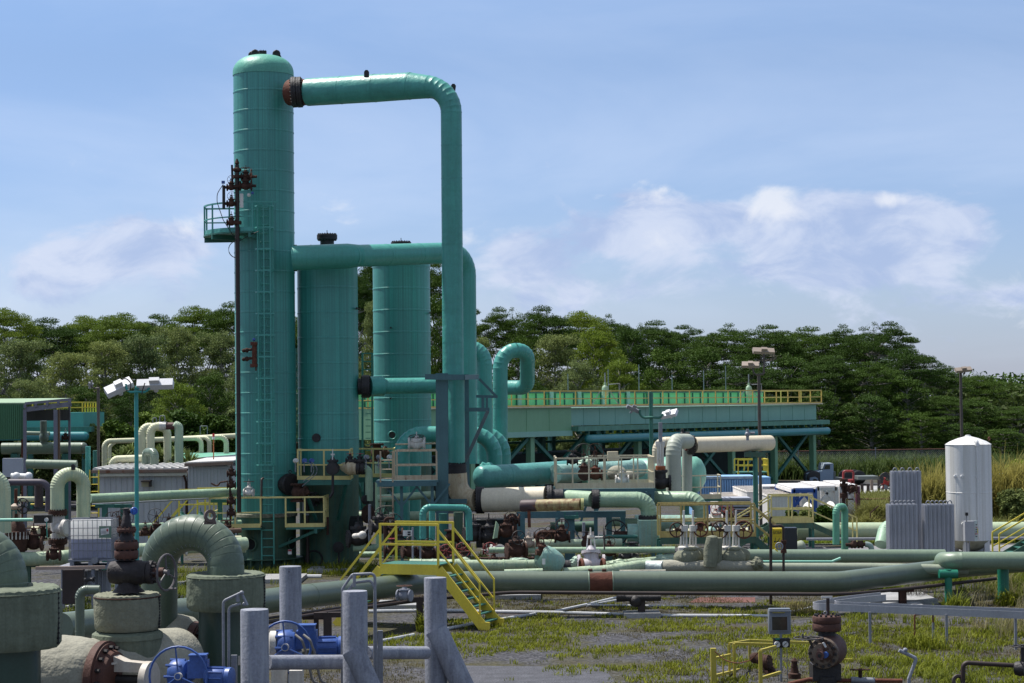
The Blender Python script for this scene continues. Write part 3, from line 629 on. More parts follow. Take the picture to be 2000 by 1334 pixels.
# ================================================================== tall tower
D1 = 72.8; tb = ZP(521, 1110); tb = V3(tb.x, tb.y, 0); R1 = 1.10
T = thing('process_tower', 'tallest teal cylindrical tower with domed top and caged ladder on its front', 'tower', tb)
z0, z1 = zt(521, 1003, D1), zt(515, 136, D1)
prof = [(R1, z0)]; nb = 22
for i in range(nb):
    za, zb = z0+(z1-z0)*i/nb, z0+(z1-z0)*(i+1)/nb
    prof += [(R1, za+.02), (R1, zb-.045), (R1+.012, zb-.043), (R1+.012, zb)]
q = MB(); q.lathe(prof, tb, (0, 0, 1), 72); q.build('shell', TEALV, T, ang=25)
zd = zt(515, 101, D1)-z1
q = MB(); q.lathe([(R1+.02, -.12), (R1+.02, 0)]+[((R1+.02)*math.cos(k*math.pi/20)**.75, zd*math.sin(k*math.pi/20)) for k in range(1, 10)]+[(.001, zd)], tb+V3(0, 0, z1), (0, 0, 1), 64)
q.build('dome', mat('teal dome cap', (.10, .36, .27), .5, var=.1, vs=2, streak=.2, bump=.6, bs=2.5), T)
for a, dx, dy in ((0, -.42, .1), (1, -.27, -.25), (2, .5, -.1)):
    p = tb+V3(dx, dy, z1+zd*.86); q = MB(); q.prism([p+V3(-.24, 0, -.12), p+V3(.24, 0, -.12), p+V3(.10, 0, .2), p+V3(0, 0, .28), p+V3(-.10, 0, .2)], (0, .06, 0)); q.torus(p+V3(0, .03, .13), (0, 1, 0), .10, .05, 14, 6); q.build('lifting_lug', DARKI, T)
p = tb+V3(-.02, 0, z1+zd); q = MB(); q.cyl(p-V3(0, 0, .1), p+V3(0, 0, .1), .09); q.flange(p+V3(0, 0, .11), (0, 0, 1), .15, .05, 8); q.build('top_nozzle', DARKI, T)
q = MB(); q.lathe([(R1-.02, .06), (R1-.02, z0+.02)], tb, (0, 0, 1), 56); q.build('skirt', DKGREEN, T)
q = MB(); q.lathe([(R1+.28, 0), (R1+.28, .06), (R1-.05, .06)], tb, (0, 0, 1), 48); q.lathe([(R1+.26, .38), (R1+.26, .42), (R1-.05, .42)], tb, (0, 0, 1), 48)
for i in range(20):
    a = i*math.pi/10; dv = V3(math.cos(a), math.sin(a), 0); q.bar(tb+dv*(R1+.1)+V3(0, 0, .05), tb+dv*(R1+.1)+V3(0, 0, .39), .03, .3, dv)
q.build('base_ring', DKGREEN, T)
q = MB(); q.lathe([(R1+.0, z0-.12), (R1+.035, z0-.1), (R1+.03, z0+.0), (R1+.0, z0+.03)], tb, (0, 0, 1), 60); q.build('insulation_edge', mat('torn insulation edge', (.20, .19, .14), .9, var=.5, vs=8, rust=.2), T)
for px in (497, 570):
    p = W(px, 1060, D1); off = (p.x-tb.x)/R1; a = math.asin(max(-1, min(1, off))); dv = V3(math.sin(a), -math.cos(a), 0)
    q = MB(); q.cyl(V3(tb.x, tb.y, p.z)+dv*(R1-.3), V3(tb.x, tb.y, p.z)+dv*(R1+.07), .2, n=24); q.build('access_hole', mat('black hole shade', (.004, .005, .005), .9, var=0, fine=0), T)  # solid black plug; the shade inside the hole is painted as its colour
    q = MB(); q.torus(V3(tb.x, tb.y, p.z)+dv*(R1+.05), dv, .215, .03, 28, 8); q.build('hole_collar', DKGREEN, T)
# manway with bolted cover
p = W(569, 946, D1-.6); dv = V3(.72, -.69, 0).normalized(); c0 = V3(tb.x, tb.y, p.z)+dv*(R1+.22)
q = MB(); q.cyl(c0-dv*.35, c0, .33, n=28); q.flange(c0+dv*.02, dv, .40, .09, 20); q.lathe([(.4, .1), (.38, .14), (.001, .15)], c0, dv, 28); q.torus(c0+V3(0, 0, .46)+dv*.05, V3(0, 1, 0), .05, .015, 12, 6); q.build('manway', DARKI, T)
# ladder with cage
fx = W(527.5, 800, D1).x; fy = tb.y-R1-.18
lt, lb = V3(fx, fy, zt(527, 388, D1-1)), V3(fx, fy, .25)
ladder(T, lb, lt, .44, TEAL, (1, 0, 0), .30)
q = MB(); zc0, zc1 = zt(527, 908, D1-1.5), zt(527, 400, D1-1.5); n = 13
for i in range(n):
    z = zc0+(zc1-zc0)*i/(n-1); ring = [V3(fx+.34*math.sin(a)*1.0, fy-.05-.55*(math.cos(a)*.5+.5), z) for a in [math.pi*(k/8*2-1)*.92 for k in range(9)]]
    for a_, b_ in zip(ring, ring[1:]): q.bar(a_, b_, .012, .05)
for k in (1, 3, 4, 5, 7):
    a = math.pi*(k/8*2-1)*.92; x_, y_ = fx+.34*math.sin(a), fy-.05-.55*(math.cos(a)*.5+.5); q.bar((x_, y_, zc0), (x_, y_, zc1), .045, .01, (0, 1, 0))
q.build('ladder_cage', TEAL, T, smooth=False)
# upper platform (curved)
zf = zt(450, 452, D1-1.5); ri, ro = R1+.02, 2.22
def arc(r, a0, a1, n, z): return [tb+V3(r*math.cos(a0+(a1-a0)*i/n), r*math.sin(a0+(a1-a0)*i/n), z) for i in range(n+1)]
A0, A1 = R_(172), R_(266)
o_, i_ = arc(ro, A0, A1, 12, zf), arc(ri, A0, A1, 12, zf)
q = MB()
for k in range(12): q.prism([o_[k], o_[k+1], i_[k+1], i_[k]], (0, 0, -.06))
for a in (A0+.1, (A0+A1)/2, A1-.05):
    dv = V3(math.cos(a), math.sin(a), 0); q.bar(tb+dv*R1+V3(0, 0, zf-.14), tb+dv*ro+V3(0, 0, zf-.14), .08, .16)
q.build('upper_platform', STEELG, T, smooth=False)
rl = arc(ro-.03, A0, A1, 8, zf); tt = MB(); 
for h_, w_ in ((1.05, .055), (.53, .045)):
    for k in range(8): tt.bar(rl[k]+V3(0, 0, h_), rl[k+1]+V3(0, 0, h_), w_)
    tt.bar(rl[0]+V3(0, 0, h_), V3(tb.x-R1, rl[0].y, zf+h_), w_)
tt.bar(rl[8]+V3(0, 0, 1.05), rl[8]+V3(.9, .3, 1.05), .055)
tt.build('platform_rail', TEAL, T, smooth=False)
for k in (0, 2, 4, 6, 8): q = MB(); q.bar(rl[k], rl[k]+V3(0, 0, 1.05), .055); q.build('rail_post', TEAL, T, smooth=False)
q = MB()
for k in range(8): q.bar(rl[k]+V3(0, 0, .07), rl[k+1]+V3(0, 0, .07), .012, .16)
q.build('toe_plate', TEAL, T, smooth=False)
# lower yellow platform
zf = zt(521, 1031, D1-1.8); x0, x1 = W(408, 1030, D1-1.8).x, W(632, 1030, D1-1.8).x; xg0, xg1 = W(508, 1030, D1-1.8).x, W(557, 1030, D1-1.8).x; yf, yb = tb.y-1.8, tb.y+1.2
q = MB(); q.box(((x0+xg0)/2, (yf+tb.y-.9)/2, zf-.04), (xg0-x0, tb.y-.9-yf, .08)); q.box(((xg1+x1)/2, (yf+tb.y-.9)/2, zf-.04), (x1-xg1, tb.y-.9-yf, .08))
q.box(((x0+tb.x-R1)/2, (tb.y-.88+yb)/2, zf-.04), (tb.x-R1-x0, yb-tb.y+.88, .08)); q.box(((x1+tb.x+R1)/2, (tb.y-.88+yb)/2, zf-.04), (x1-tb.x-R1, yb-tb.y+.88, .08))
for x in (x0+.3, x1-.3): q.bar((x, yf+.2, zf-.15), (tb.x, tb.y-.6, zf-1.0), .1); q.bar((x, yf, zf-.15), (x, yb, zf-.15), .1, .16)
q.build('lower_platform', STEELG, T, smooth=False)
rail(T, [V3(xg0, yf, zf), V3(x0, yf, zf), V3(x0, yb, zf)], 1.07, PALEY, w=.06, sp=1.0, toe=.14)
rail(T, [V3(xg1, yf, zf), V3(x1, yf, zf), V3(x1, yb, zf)], 1.07, PALEY, w=.06, sp=.72, toe=.14)
q = MB(); q.bar((xg0, yf, zf+1.07), (xg1, yf, zf+1.07), .055); q.build('top_rail', PALEY, T, smooth=False)
p = W(566, 1078, D1-1.2); q = MB(); q.box(p, (.13, .02, .17)); q.build('warning_plate', WHITE, T, smooth=False)
q = MB(); q.box(p+V3(0, -.012, .05), (.12, .01, .06)); q.build('warning_header', REDW, T, smooth=False)
# dark brown level bridle pipe with valves, fixed to the tower's left front
T = thing('bridle_pipe', 'thin dark brown upright pipe with valve tree running down the left of the tallest tower', 'pipe', W(466, 1000, D1-1.6))
d = D1-1.6; r = m_(4.2, d)
q = MB(); q.cyl(W(467, 1000, d), W(463, 322, d), r, n=14); q.build('riser', BROWNP, T)
q = MB(); q.lathe([(r*1.2, 0), (r*2, .04), (r*2, .12), (r*.9, .16), (r*.6, .25), (r*1.1, .32), (r*.3, .48)], W(463, 336, d), (0, 0, 1), 14); q.build('top_cap', RUST, T)
for (py, xo, rr) in ((364, 0, 2.0), (435, 0, 2.2), (345, 0, 1.9)):
    q = MB(); q.flange(W(463+xo, py, d), (0, 0, 1), r*2.1, .05, 8); q.build('flange', RUST, T)
for k, (px, py, px2, wl) in enumerate([(480, 345, 502, 'top'), (480, 363, 500, 'axis'), (452, 366, 440, 'side'), (452, 398, 440, 'side'), (452, 435, 446, None)]):
    loc = W(px, py, d); valve_parts(T, frame(loc, (1, 0, 0) if px > 463 else (-1, 0, 0), (0, 0, 1) if wl != 'axis' else (0, -.3, 1)), .075 if k != 1 else .10, RUST, wheel=wl, wr=2.2, stem=.8, wmat=RUSTR if k == 1 else DARKI)
    q = MB(); q.tube([W(463, py, d), W(px2, py, d)], .05, 8); q.build('branch', RUST, T)
q = MB(); q.tube([W(437, 362, d), W(437, 408, d)], .055, 10); q.build('bridle_leg', DARKI, T)
q = MB(); q.box(W(436, 356, d), (.11, .1, .1)); q.sphere(W(493, 377, d), .055); q.build('transmitter', BLUE, T)
q = MB(); q.sphere(W(486, 381, d), .07); q.box(W(472, 392, d), (.12, .1, .5)); q.build('transmitter_body', WHITER, T)
q = MB(); q.tube(bend([W(436, 360, d), W(424, 378, d), W(424, 395, d-.2), W(436, 430, d-.3), W(462, 470, d-.1)], .3, 4), .014, 6); q.tube(bend([W(460, 470, d-.1), W(446, 478, d), W(447, 500, d), W(466, 505, d)], .3, 4), .016, 6); q.tube(bend([W(462, 474, d), W(490, 458, d), W(505, 452, d)], .3, 3), .014, 6); q.build('cable', BLACK, T)
q = MB(); q.tube([W(453, 322, d), W(454, 358, d)], .04, 8); q.build('vent_stub', DARKI, T)
for k, py in enumerate((925, 948, 980, 1003)):
    loc = W(452, py, d); valve_parts(T, frame(loc, (1, 0, 0), (-.4, 0, 1)), .07, RUST, wheel='top' if k in (0, 2) else None, wr=2.0, stem=.7, wmat=DARKI)
q = MB(); q.tube([W(449, 930, d), W(450, 1030, d)], .035, 8); q.tube(bend([W(445, 940, d), W(430, 942, d), W(425, 950, d), W(412, 944, d)], .1, 4), .03, 8); q.build('side_tubing', RUST, T)
# small level controller half way up
T = thing('level_switch', 'small rust brown valve cluster fixed half way up the tallest tower', 'instrument', W(492, 690, D1-1.3))
d = D1-1.3
for py in (684, 701):
    q = MB(); q.tube([W(474, py, d), W(500, py-2, d)], .05, 8); q.sphere(W(482, py, d), .09, 10, 6); q.sphere(W(476, py+1, d), .07, 10, 6); q.build('branch', RUST, T)
q = MB(); q.cyl(W(497, 714, d), W(497, 668, d), .09); q.flange(W(497, 714, d), (0, 0, 1), .16, .05, 8); q.flange(W(497, 671, d), (0, 0, 1), .15, .05, 8); q.tube([W(500, 714, d), W(500, 724, d)], .03, 6); q.build('chamber', RUSTR, T)
q = MB(); q.sphere(W(496, 663, d), .06); q.build('head', BLUE, T)
valve('small pale valve with rusty wheel on the tallest tower just above the yellow rail', 486, 962, D1-1.9, 4.5, (1, -.2, 0), body=WHITER, wmat=RUST, ymat=WHITER, wr=2.4)
q = MB(); q.tube(bend([W(510, 1030, D1-1.6), W(511, 936, D1-1.4), W(514, 934, D1-1.2)], .05, 3), .04, 8); solo(q, 'conduit', BROWNP, 'thin brown upright conduit on the front of the tallest tower left of its ladder', 'conduit')

# ================================================================== vessels 2 and 3
def vessel(px0, px1, py_base, d, py_top, py_dome, label, seams, py_nz, nzr, skirt_py):
    cx = (px0+px1)/2; b0 = W(cx, py_base, d); b0 = V3(b0.x, b0.y, 0); R = m_((px1-px0)/2, d)
    T = thing('separator_vessel', label, 'vessel', b0)
    zs, ze = zt(cx, skirt_py, d), zt(cx, py_top, d); prof = [(R, zs)]
    for i in range(seams):
        za, zb = zs+(ze-zs)*i/seams, zs+(ze-zs)*(i+1)/seams; prof += [(R, za+.02), (R, zb-.05), (R+.012, zb-.047), (R+.012, zb)]
    q = MB(); q.lathe(prof, b0, (0, 0, 1), 72); q.build('shell', TEALV, T, ang=25)
    zd = zt(cx, py_dome, d)-ze; q = MB(); q.lathe([((R+.02)*math.cos(k*math.pi/20)**.8, zd*math.sin(k*math.pi/20)) for k in range(0, 10)]+[(.001, zd)], b0+V3(0, 0, ze), (0, 0, 1), 56); q.build('dome', TEAL, T)
    p = b0+V3(0, 0, ze+zd-.15); hz = zt(cx, py_nz, d)-p.z; rr = m_(nzr, d)
    q = MB(); q.cyl(p, p+V3(0, 0, hz), rr*.68, n=24); q.flange(p+V3(0, 0, hz-.12), (0, 0, 1), rr, .09, 20); q.cyl(p+V3(0, 0, hz), p+V3(0, 0, hz+.14), .015, n=6); q.build('top_nozzle', DARKI, T)
    q = MB(); q.lathe([(R-.02, 0), (R-.02, zs+.03)], b0, (0, 0, 1), 56); q.lathe([(R+.16, 0), (R+.16, .08), (R-.03, .08)], b0, (0, 0, 1), 48); q.build('skirt', DKGREEN, T)
    return T, b0, R
T, v2, R2 = vessel(585, 703, 1105, 73.8, 512, 476, 'second teal vessel with a black flange on top, standing right of the tallest tower', 8, 455, 20, 905)
d = 73.8-R2
for (px, py, rr) in ((697, 602, .035), (618, 855, .16)):
    q = MB(); p = W(px, py, d+(.9 if px > 690 else .2)); q.cyl(p+V3(0, .3, 0), p+V3(0, -.08, 0), rr, n=18); q.build('nozzle', DARKI, T)
for s in (-.7, .7): q = MB(); q.torus(V3(v2.x+s*.8, v2.y-.5, zt(640, 482, 73.8)), (0, 1, 0), .06, .02, 14, 6); q.build('lifting_lug', DARKI, T)
q = MB(); p = W(702, 1030, 72.6); q.cyl(p+V3(-.3, 0, 0), p+V3(.06, -.05, 0), .42, n=28); q.build('manhole', mat('black hole shade', (0, 0, 0)), T)  # black plug, its colour stands in for the shade inside the manhole
q = MB(); q.lathe([(.34, 0), (.34, .05), (.001, .06)], W(718, 1004, 72.3), (1, -.8, 0), 24); q.build('manhole_cover', RUST, T)
q = MB(); p = W(662, 1068, d); q.cyl(p+V3(0, .3, 0), p+V3(0, -.25, 0), .11, n=16); q.flange(p+V3(0, -.25, 0), (0, 1, 0), .2, .05, 10); q.bar(p+V3(0, -.1, 0), V3(p.x, p.y-.1, .1), .06); q.build('drain_nozzle', DARKI, T)
q = MB(); q.torus(W(613, 1092, d-.1), (.2, -1, 0), .30, .035, 28, 8); q.build('hose_coil', BLACK, T)
# platform of vessel 2
def vplat(label, pxa, pxb, py_f, d, group, depth, mt, h=1.07, gap=None):
    a, b = W(pxa, py_f, d), W(pxb, py_f, d); T = thing('vessel_platform', label, 'platform', (a+b)/2, 0, group)
    q = MB(); q.box(((a.x+b.x)/2, a.y+depth/2, a.z-.05), (b.x-a.x, depth, .09))
    for x in (a.x+.15, b.x-.15): q.bar((x, a.y+.1, a.z-.15), ((x+(a.x+b.x)/2)/2, a.y+depth, a.z-1.5), .1, .1)
    q.bar((a.x, a.y, a.z-.13), (b.x, a.y, a.z-.13), .08, .14); q.build('deck', STEELG, T, smooth=False)
    rail(T, [V3(a.x, a.y+depth, a.z), a, b, V3(b.x, a.y+depth, a.z)], h, mt, w=.06, sp=1.05, toe=.14); return T
vplat('faded yellow railed platform on the front of the second teal vessel', 582, 684, 937, 71.6, 'railed platforms on the vessels', 1.0, PALEY)
T, v3, R3 = vessel(733, 845, 1090, 78, 520, 487, 'third teal vessel, shorter and farther back, between the second vessel and the riser', 9, 470, 20, 905)
for (px, py, rr) in ((840, 611, .03), (766, 850, .13), (763, 640, .03), (763, 778, .03)):
    q = MB(); p = W(px, py, 78-R3+(.9 if px > 830 else .12)); q.cyl(p+V3(0, .3, 0), p+V3(0, -.06, 0), rr, n=18); q.build('nozzle', DARKI, T)
q = MB(); q.torus(W(766, 850, 78-R3-.02), (0, 1, 0), .15, .02, 20, 6); q.build('nozzle_ring', TEAL, T)
vplat('faded yellow railed platform on the front of the third teal vessel', 688, 770, 932, 75.4, 'railed platforms on the vessels', 1.2, PALEY)
# steel access tower behind vessels
T = thing('access_tower', 'teal scaffold-like ladder tower seen in the gap between the second and third vessels', 'ladder tower', W(718, 900, 82))
for px in (577, 583, 708, 727):
    q = MB(); q.bar(W(px, 960, 82), W(px, 690 if px > 600 else 680, 82), .08); q.build('post', STEELG, T, smooth=False)
q = MB()
for py in range(690, 760, 16): q.bar(W(706, py, 82), W(732, py, 82), .05); q.bar(W(576, py, 82), W(586, py, 82), .05)
for py in range(760, 950, 12): q.bar(W(714, py, 82), W(724, py, 82), .03)
q.build('rungs', STEELG, T, smooth=False)
# ================================================================== large process pipes
def Wp(*p): return [W(*q) for q in p]
TP = thing('overhead_pipe', 'large dented teal pipe from the top of the tallest tower over to a tall riser', 'pipe', W(885, 905, 70))
pts = bend(Wp((601, 180, 72), (800, 168, 70.6), (881, 172, 70), (885, 733, 70)), [.2, .95], 8)
Q, rs = lapped(pts, .37, 1.15, .02)
rs2 = []
for p, r in zip(Q, rs):
    f = (p.x-Q[0].x)/(W(800, 168, 70.6).x-Q[0].x); s_ = W(800, 168, 70.6).z
    k = .50 if f < .95 else (.37 if f > 1.27 else .50-(f-.95)/.32*.13)
    rs2.append(k*r/.37)
q = MB(); q.tube(Q, .4, 40, rs=rs2); q.build('insulated_pipe', TEALD, TP)
q = MB(); q.tube(Wp((885, 733, 70), (885, 739, 70)), .33, 32); Q, rs = lapped([W(891, 736, 70), W(892, 903, 70)], m_(16.2, 70), .75, .015); q.tube(Q, .3, 32, rs=rs); q.build('lower_riser', TEAL, TP)
ax = (W(601, 180, 72)-W(571, 182, 72)).normalized()
for px, rr in ((575, 30), (585, 30)): q = MB(); q.flange(W(px, 180, 72), ax, m_(rr, 72), .085, 22); q.build('flange', DARKI, TP)
q = MB(); q.cyl(W(566, 181, 72.4), W(604, 180, 72), m_(25.5, 72), n=32); q.build('nozzle', RUSTR, TP)
for (px, py, dx) in ((716, 145, 0), (884, 172, .03)):
    p = W(px, py, 70.6); q = MB(); q.prism([p+V3(-.09, -.03, -.12), p+V3(.09, -.03, -.12), p+V3(.09+dx, -.03, .08), p+V3(.04+dx, -.03, .15), p+V3(-.04+dx, -.03, .15), p+V3(-.09+dx, -.03, .08)], (0, .06, 0)); q.torus(p+V3(dx, 0, .05), (0, 1, 0), .05, .02, 12, 6); q.build('lifting_lug', DARKI, TP)
q = MB(); q.flange(W(891, 911, 70), (0, 0, 1), m_(20, 70), .09, 18); q.flange(W(891, 920, 70), (0, 0, 1), m_(20, 70), .08, 18); q.build('riser_flange', DARKI, TP)
pts = bend(Wp((891, 924, 70), (894, 978, 70), (932, 977, 69.6)), .66, 9); Q, rs = lapped(pts, m_(21, 70), .3, .02); q = MB(); q.tube(Q, .4, 32, rs=rs); q.build('base_elbow', WORNIV, TP)
for px in (934, 942): q = MB(); q.flange(W(px, 977, 69.6), (1, -.02, 0), m_(26, 70), .07, 22); q.build('elbow_flange', DARKI, TP)
Q, rs = lapped(Wp((945, 977, 69.5), (1066, 974, 69)), m_(23.5, 70), .7, .012); q = MB(); q.tube(Q, .4, 32, rs=rs); q.build('outlet_pipe', IVORY, TP)
q = MB(); q.flange(W(1073, 973, 69), (1, -.02, 0), m_(25, 69), .08, 20); q.cyl(W(1075, 973, 69), W(1100, 972, 69), m_(17, 69), n=24); q.build('outlet_flange', DARKI, TP)
TP = thing('crossover_pipe', 'plain teal crossover pipe between the tallest tower and the rear riser, second from the top', 'pipe', W(912, 905, 76))
Q, rs = lapped(bend(Wp((573, 504, 71.6), (680, 500, 71.5)), .2), m_(24.5, 71.6), 3, .012); Q += [W(706, 499, 71.7)]; rs += [m_(20.6, 71.7)]; q = MB(); q.tube(Q, .4, 32, rs=rs); q.build('thick_sleeve', TEAL, TP)
Q, rs = lapped(bend(Wp((688, 500, 71.5), (909, 493, 76), (912, 905, 76)), .85, 8), m_(20.5, 76), 1.6, .015); q = MB(); q.tube(Q, .4, 32, rs=rs); q.build('insulated_pipe', TEAL, TP)
q = MB(); q.flange(W(577, 504, 71.7), (1, 0, 0), m_(26, 72), .05, 20); q.build('flange', DARKI, TP)
TP = thing('vessel_outlet_pipe', 'short teal pipe with a black bolted flange on the right of the second vessel', 'pipe', W(717, 755, 74))
for px in (711, 718): q = MB(); q.flange(W(px, 755, 74), (1, .05, 0), m_(22.5, 74), .07, 18); q.build('flange', DARKI, TP)
q = MB(); q.cyl(W(700, 755, 74), W(722, 755, 74), m_(16, 74), n=24); q.build('nozzle', DARKI, TP)
Q, rs = lapped(Wp((722, 755, 74), (748, 754, 74.2)), m_(19.5, 74), 1, .01); q = MB(); q.tube(Q, .4, 28, rs=rs); q.build('thick_sleeve', TEALD, TP)
Q, rs = lapped(Wp((747, 754, 74.2), (905, 752, 75)), m_(15.5, 74), 1.1, .02); q = MB(); q.tube(Q, .4, 28, rs=rs); q.build('insulated_pipe', TEALD, TP)
def lp(label, pts, rpx, mt, Rm=.6, seg=7, lap=1.0, name='process_pipe', **k):
    return pipe(name, label, Wp(*pts), m_(rpx, pts[0][2]), mt, Rm, seg, lap, **k)
lp('teal pipe elbow turning down just right of the tall riser, lower than the crossover', [(900, 681, 82), (945, 681, 82), (947, 905, 82)], 16, TEALD, .62)
lp('teal expansion loop pipe curling over like a hook above the cooling deck', [(977, 912, 84), (977, 686, 84), (1030, 683, 84.5), (1030, 757, 86), (982, 757, 87)], 14.5, TEALD, [.75, .72, .72], 6, .8)
lp('front teal elbow of the pair bending down right of the blue-grey support', [(915, 848, 79), (965, 848, 79), (966, 915, 79)], 15, TEALD, .85, 6, .5)
lp('rear teal elbow of the pair bending down right of the blue-grey support', [(925, 848, 83), (983, 848, 83), (983, 915, 83)], 14.5, TEALD, .85, 6, .5)
lp('teal gooseneck left of the blue-grey support column behind the rusty railed platform', [(785, 1062, 72), (785, 848, 72), (860, 848, 72)], 15.5, TEAL, .75, 7, 1.3)
lp('straight upright teal pipe just behind the gooseneck left of the support column', [(809, 1075, 75), (809, 862, 75)], 13.5, TEAL, .3)
lp('large blue-green horizontal pipe running right from behind the support column', [(1128, 920, 78), (1040, 926, 76), (940, 932, 74.5)], 21.5, mat('blue teal cladding', (.09, .30, .27), .4, var=.12, bump=.8, bs=2, streak=.2), .3, ends='round')
# blue-grey pipe support frame
T = thing('pipe_support_frame', 'tall blue-grey steel column frame holding the riser, with a diagonal brace', 'steel frame', V3(W(863, 1000, 68.6).x, W(863, 1000, 68.6).y, 0))
ztop = zt(863, 729, 68.6); p = W(863, 1000, 68.6)
q = MB(); q.ibeam((p.x, p.y, 0), (p.x+.05, p.y, ztop), .42, .42, (0, -1, 0), .035); q.build('front_column', BLUEG, T, smooth=False)
p2 = W(912, 1000, 71.4); q = MB(); q.ibeam((p2.x, p2.y, 0), (p2.x, p2.y, ztop), .22, .3, (0, -1, 0), .03); q.build('rear_column', BLUEG, T, smooth=False)
q = MB(); q.bar(W(830, 736, 68.3), W(906, 737, 68.3), .12, .19); q.bar(W(905, 737, 68.4), W(932, 736, 71.5), .12, .17); q.bar(W(857, 737, 69), W(908, 737, 71.5), .1, .15); q.build('cross_beam', BLUEG, T, smooth=False)
q = MB(); q.bar(W(936, 740, 71.2), W(970, 775, 71.2), .09); q.bar(W(930, 774, 71.2), W(972, 775, 71.2), .10, .10); q.build('bracket', BLUEG, T, smooth=False)
q = MB(); q.bar(W(911, 800, 70.8), W(956, 800, 70.8), .10, .14); q.bar(W(943, 800, 70.9), W(943, 772, 70.9), .1); q.bar(W(951, 800, 70.9), W(951, 776, 70.9), .07); q.build('arm', BLUEG, T, smooth=False)
q = MB(); q.bar(W(953, 803, 70.7), W(908, 902, 70.7), .1, .12); q.build('brace', mat('rusty blue grey steel', (.10, .13, .14), .6, var=.2, rust=.3), T, smooth=False)
q = MB(); q.bar(W(875, 979, 69.2), W(912, 979, 69.2), .1, .16); q.build('foot_beam', BLUEG, T, smooth=False)
# ================================================================== middle and right: pipes, racks, platforms
def bx(q, px0, py0, px1, py1, d, dep):          # box seen as a photo rectangle, dep metres deep
    a, b = W(px0, py1, d), W(px1, py0, d); return q.box(((a.x+b.x)/2, (a.y+b.y)/2+dep/2, (a.z+b.z)/2), (b.x-a.x, dep, b.z-a.z))
def gz(px, py, d): p = W(px, py, d); return V3(p.x, p.y, 0)
T = thing('valve_platform', 'cream railed steel platform around two gate valves with large rusty wheels', 'platform', gz(1180, 957, 72))
d = 72; a, b = W(1087, 955, d), W(1278, 953, d); zf = a.z; dep = 3.0
q = MB(); q.box(((a.x+b.x)/2, a.y+dep/2, zf-.06), (b.x-a.x+.1, dep, .1)); q.bar((a.x, a.y-.03, zf-.16), (b.x, a.y-.03, zf-.16), .08, .14); q.build('deck', BLUEG, T, smooth=False)
rail(T, [V3(a.x, a.y+dep, zf), V3(a.x, a.y, zf), V3(b.x, a.y, zf), V3(b.x, a.y+dep, zf), V3(a.x+1.3, a.y+dep, zf)], 1.1, CREAMR, w=.055, sp=.62, toe=.2)
for px in (1090, 1163, 1274): p = W(px, 960, d); q = MB(); q.bar((p.x, p.y, zf-.1), (p.x, p.y, 0), .13, .13); q.build('leg', BLUEG, T, smooth=False)
for (x0, y0, x1, y1) in ((1154, 960, 1126, 1045), (1181, 962, 1165, 1000), (1262, 960, 1278, 1010)): q = MB(); q.bar(W(x0, y0, d-.1), W(x1, y1, d-.1), .08); q.build('brace', BLUEG, T, smooth=False)
valve('taller gate valve with a large rusty wheel facing out on the cream railed platform', 1141, 926, 73.5, 7, (0, 1, 0), (0, 0, 1), wheel='axis', wr=3.0, stem=1.5, rising=True, body=RUST, wmat=DARKI)
valve('shorter gate valve beside the tall one, its rusty wheel seen edge on, cream platform', 1163, 928, 74.2, 6.2, (1, 0, 0), (0, 0, 1), wheel='side', wr=2.6, stem=2.4, body=RUSTR, wmat=RUST)
lp('pale teal insulated pipe running through the cream railed valve platform', [(1085, 925, 76), (1250, 915, 80)], 18, mat('pale teal foil', (.25, .42, .38), .5, var=.2, vs=1.5, bump=1, bs=3, streak=.4, scol=(.12, .3, .25)), .3, lap=.6)
q = MB(); q.sphere(W(1205, 925, 76), m_(16, 76), 18, 10, (1.2, 1, 1)); q.sphere(W(1228, 930, 76), m_(13, 76), 16, 8, (1.3, 1, .8)); solo(q, 'insulation_wrap', FABRICG, 'lumpy pale cloth wrapped joint on the pipe inside the cream railed platform', 'insulation')
q = MB(); bx(q, 1187, 882, 1207, 900, 77, .4); solo(q, 'cable_box', CREAMR, 'small cream box behind the rails of the cream valve platform', 'box')
# horizontal tank far behind
T = thing('horizontal_tank', 'pale teal horizontal tank with rounded ends lying behind the upright ivory pipes', 'tank', gz(1300, 960, 96))
q = MB(); c0, c1 = W(1240, 928, 96), W(1360, 927, 95); r = m_(35, 96); ax = (c1-c0).normalized(); Lq = (c1-c0).length
q.lathe([(.001, -.45), (r*.5, -.38), (r*.85, -.2), (r, 0), (r, Lq), (r*.85, Lq+.2), (r*.5, Lq+.38), (.001, Lq+.45)], c0, ax, 40); q.build('shell', mat('tank pale teal', (.16, .40, .30), .5, var=.08, streak=.35), T)
for f in (.2, .8): p = c0.lerp(c1, f); q = MB(); q.box((p.x, p.y, (p.z-r*.6)/2), (.35, 1.2, p.z-r*.6)); q.build('saddle', STEELG, T)
# ivory pipes
lp('front upright ivory and grey pipe bending over at the top, right of the cream platform', [(1316, 985, 77), (1315, 862, 77), (1343, 862, 78.5)], 15, mat('pale grey green pipe', (.38, .41, .34), .55, var=.06, streak=.2), .48, 7, 1.0)
lp('rear upright ivory and grey pipe close behind the front one', [(1342, 985, 79.5), (1342, 872, 79.5)], 10, mat('pale grey green pipe', (0, 0, 0)), .3, 7, 1.0)
TP = thing('ivory_header_pipe', 'thick ivory horizontal pipe with black flange and round end on a green post', 'pipe', W(1355, 868, 79))
P0, P1 = W(1356, 869, 79), W(1504, 865, 80.5); Q, rs = lapped([P0, P1], m_(15.2, 79), 2.2, .01)
e = Q[-1]; t_ = (Q[-1]-Q[-2]).normalized(); rr = rs[-1]
for k in range(1, 6): a_ = k/5*math.pi/2; Q.append(e+t_*rr*.6*math.sin(a_)); rs.append(max(.004, rr*math.cos(a_)))
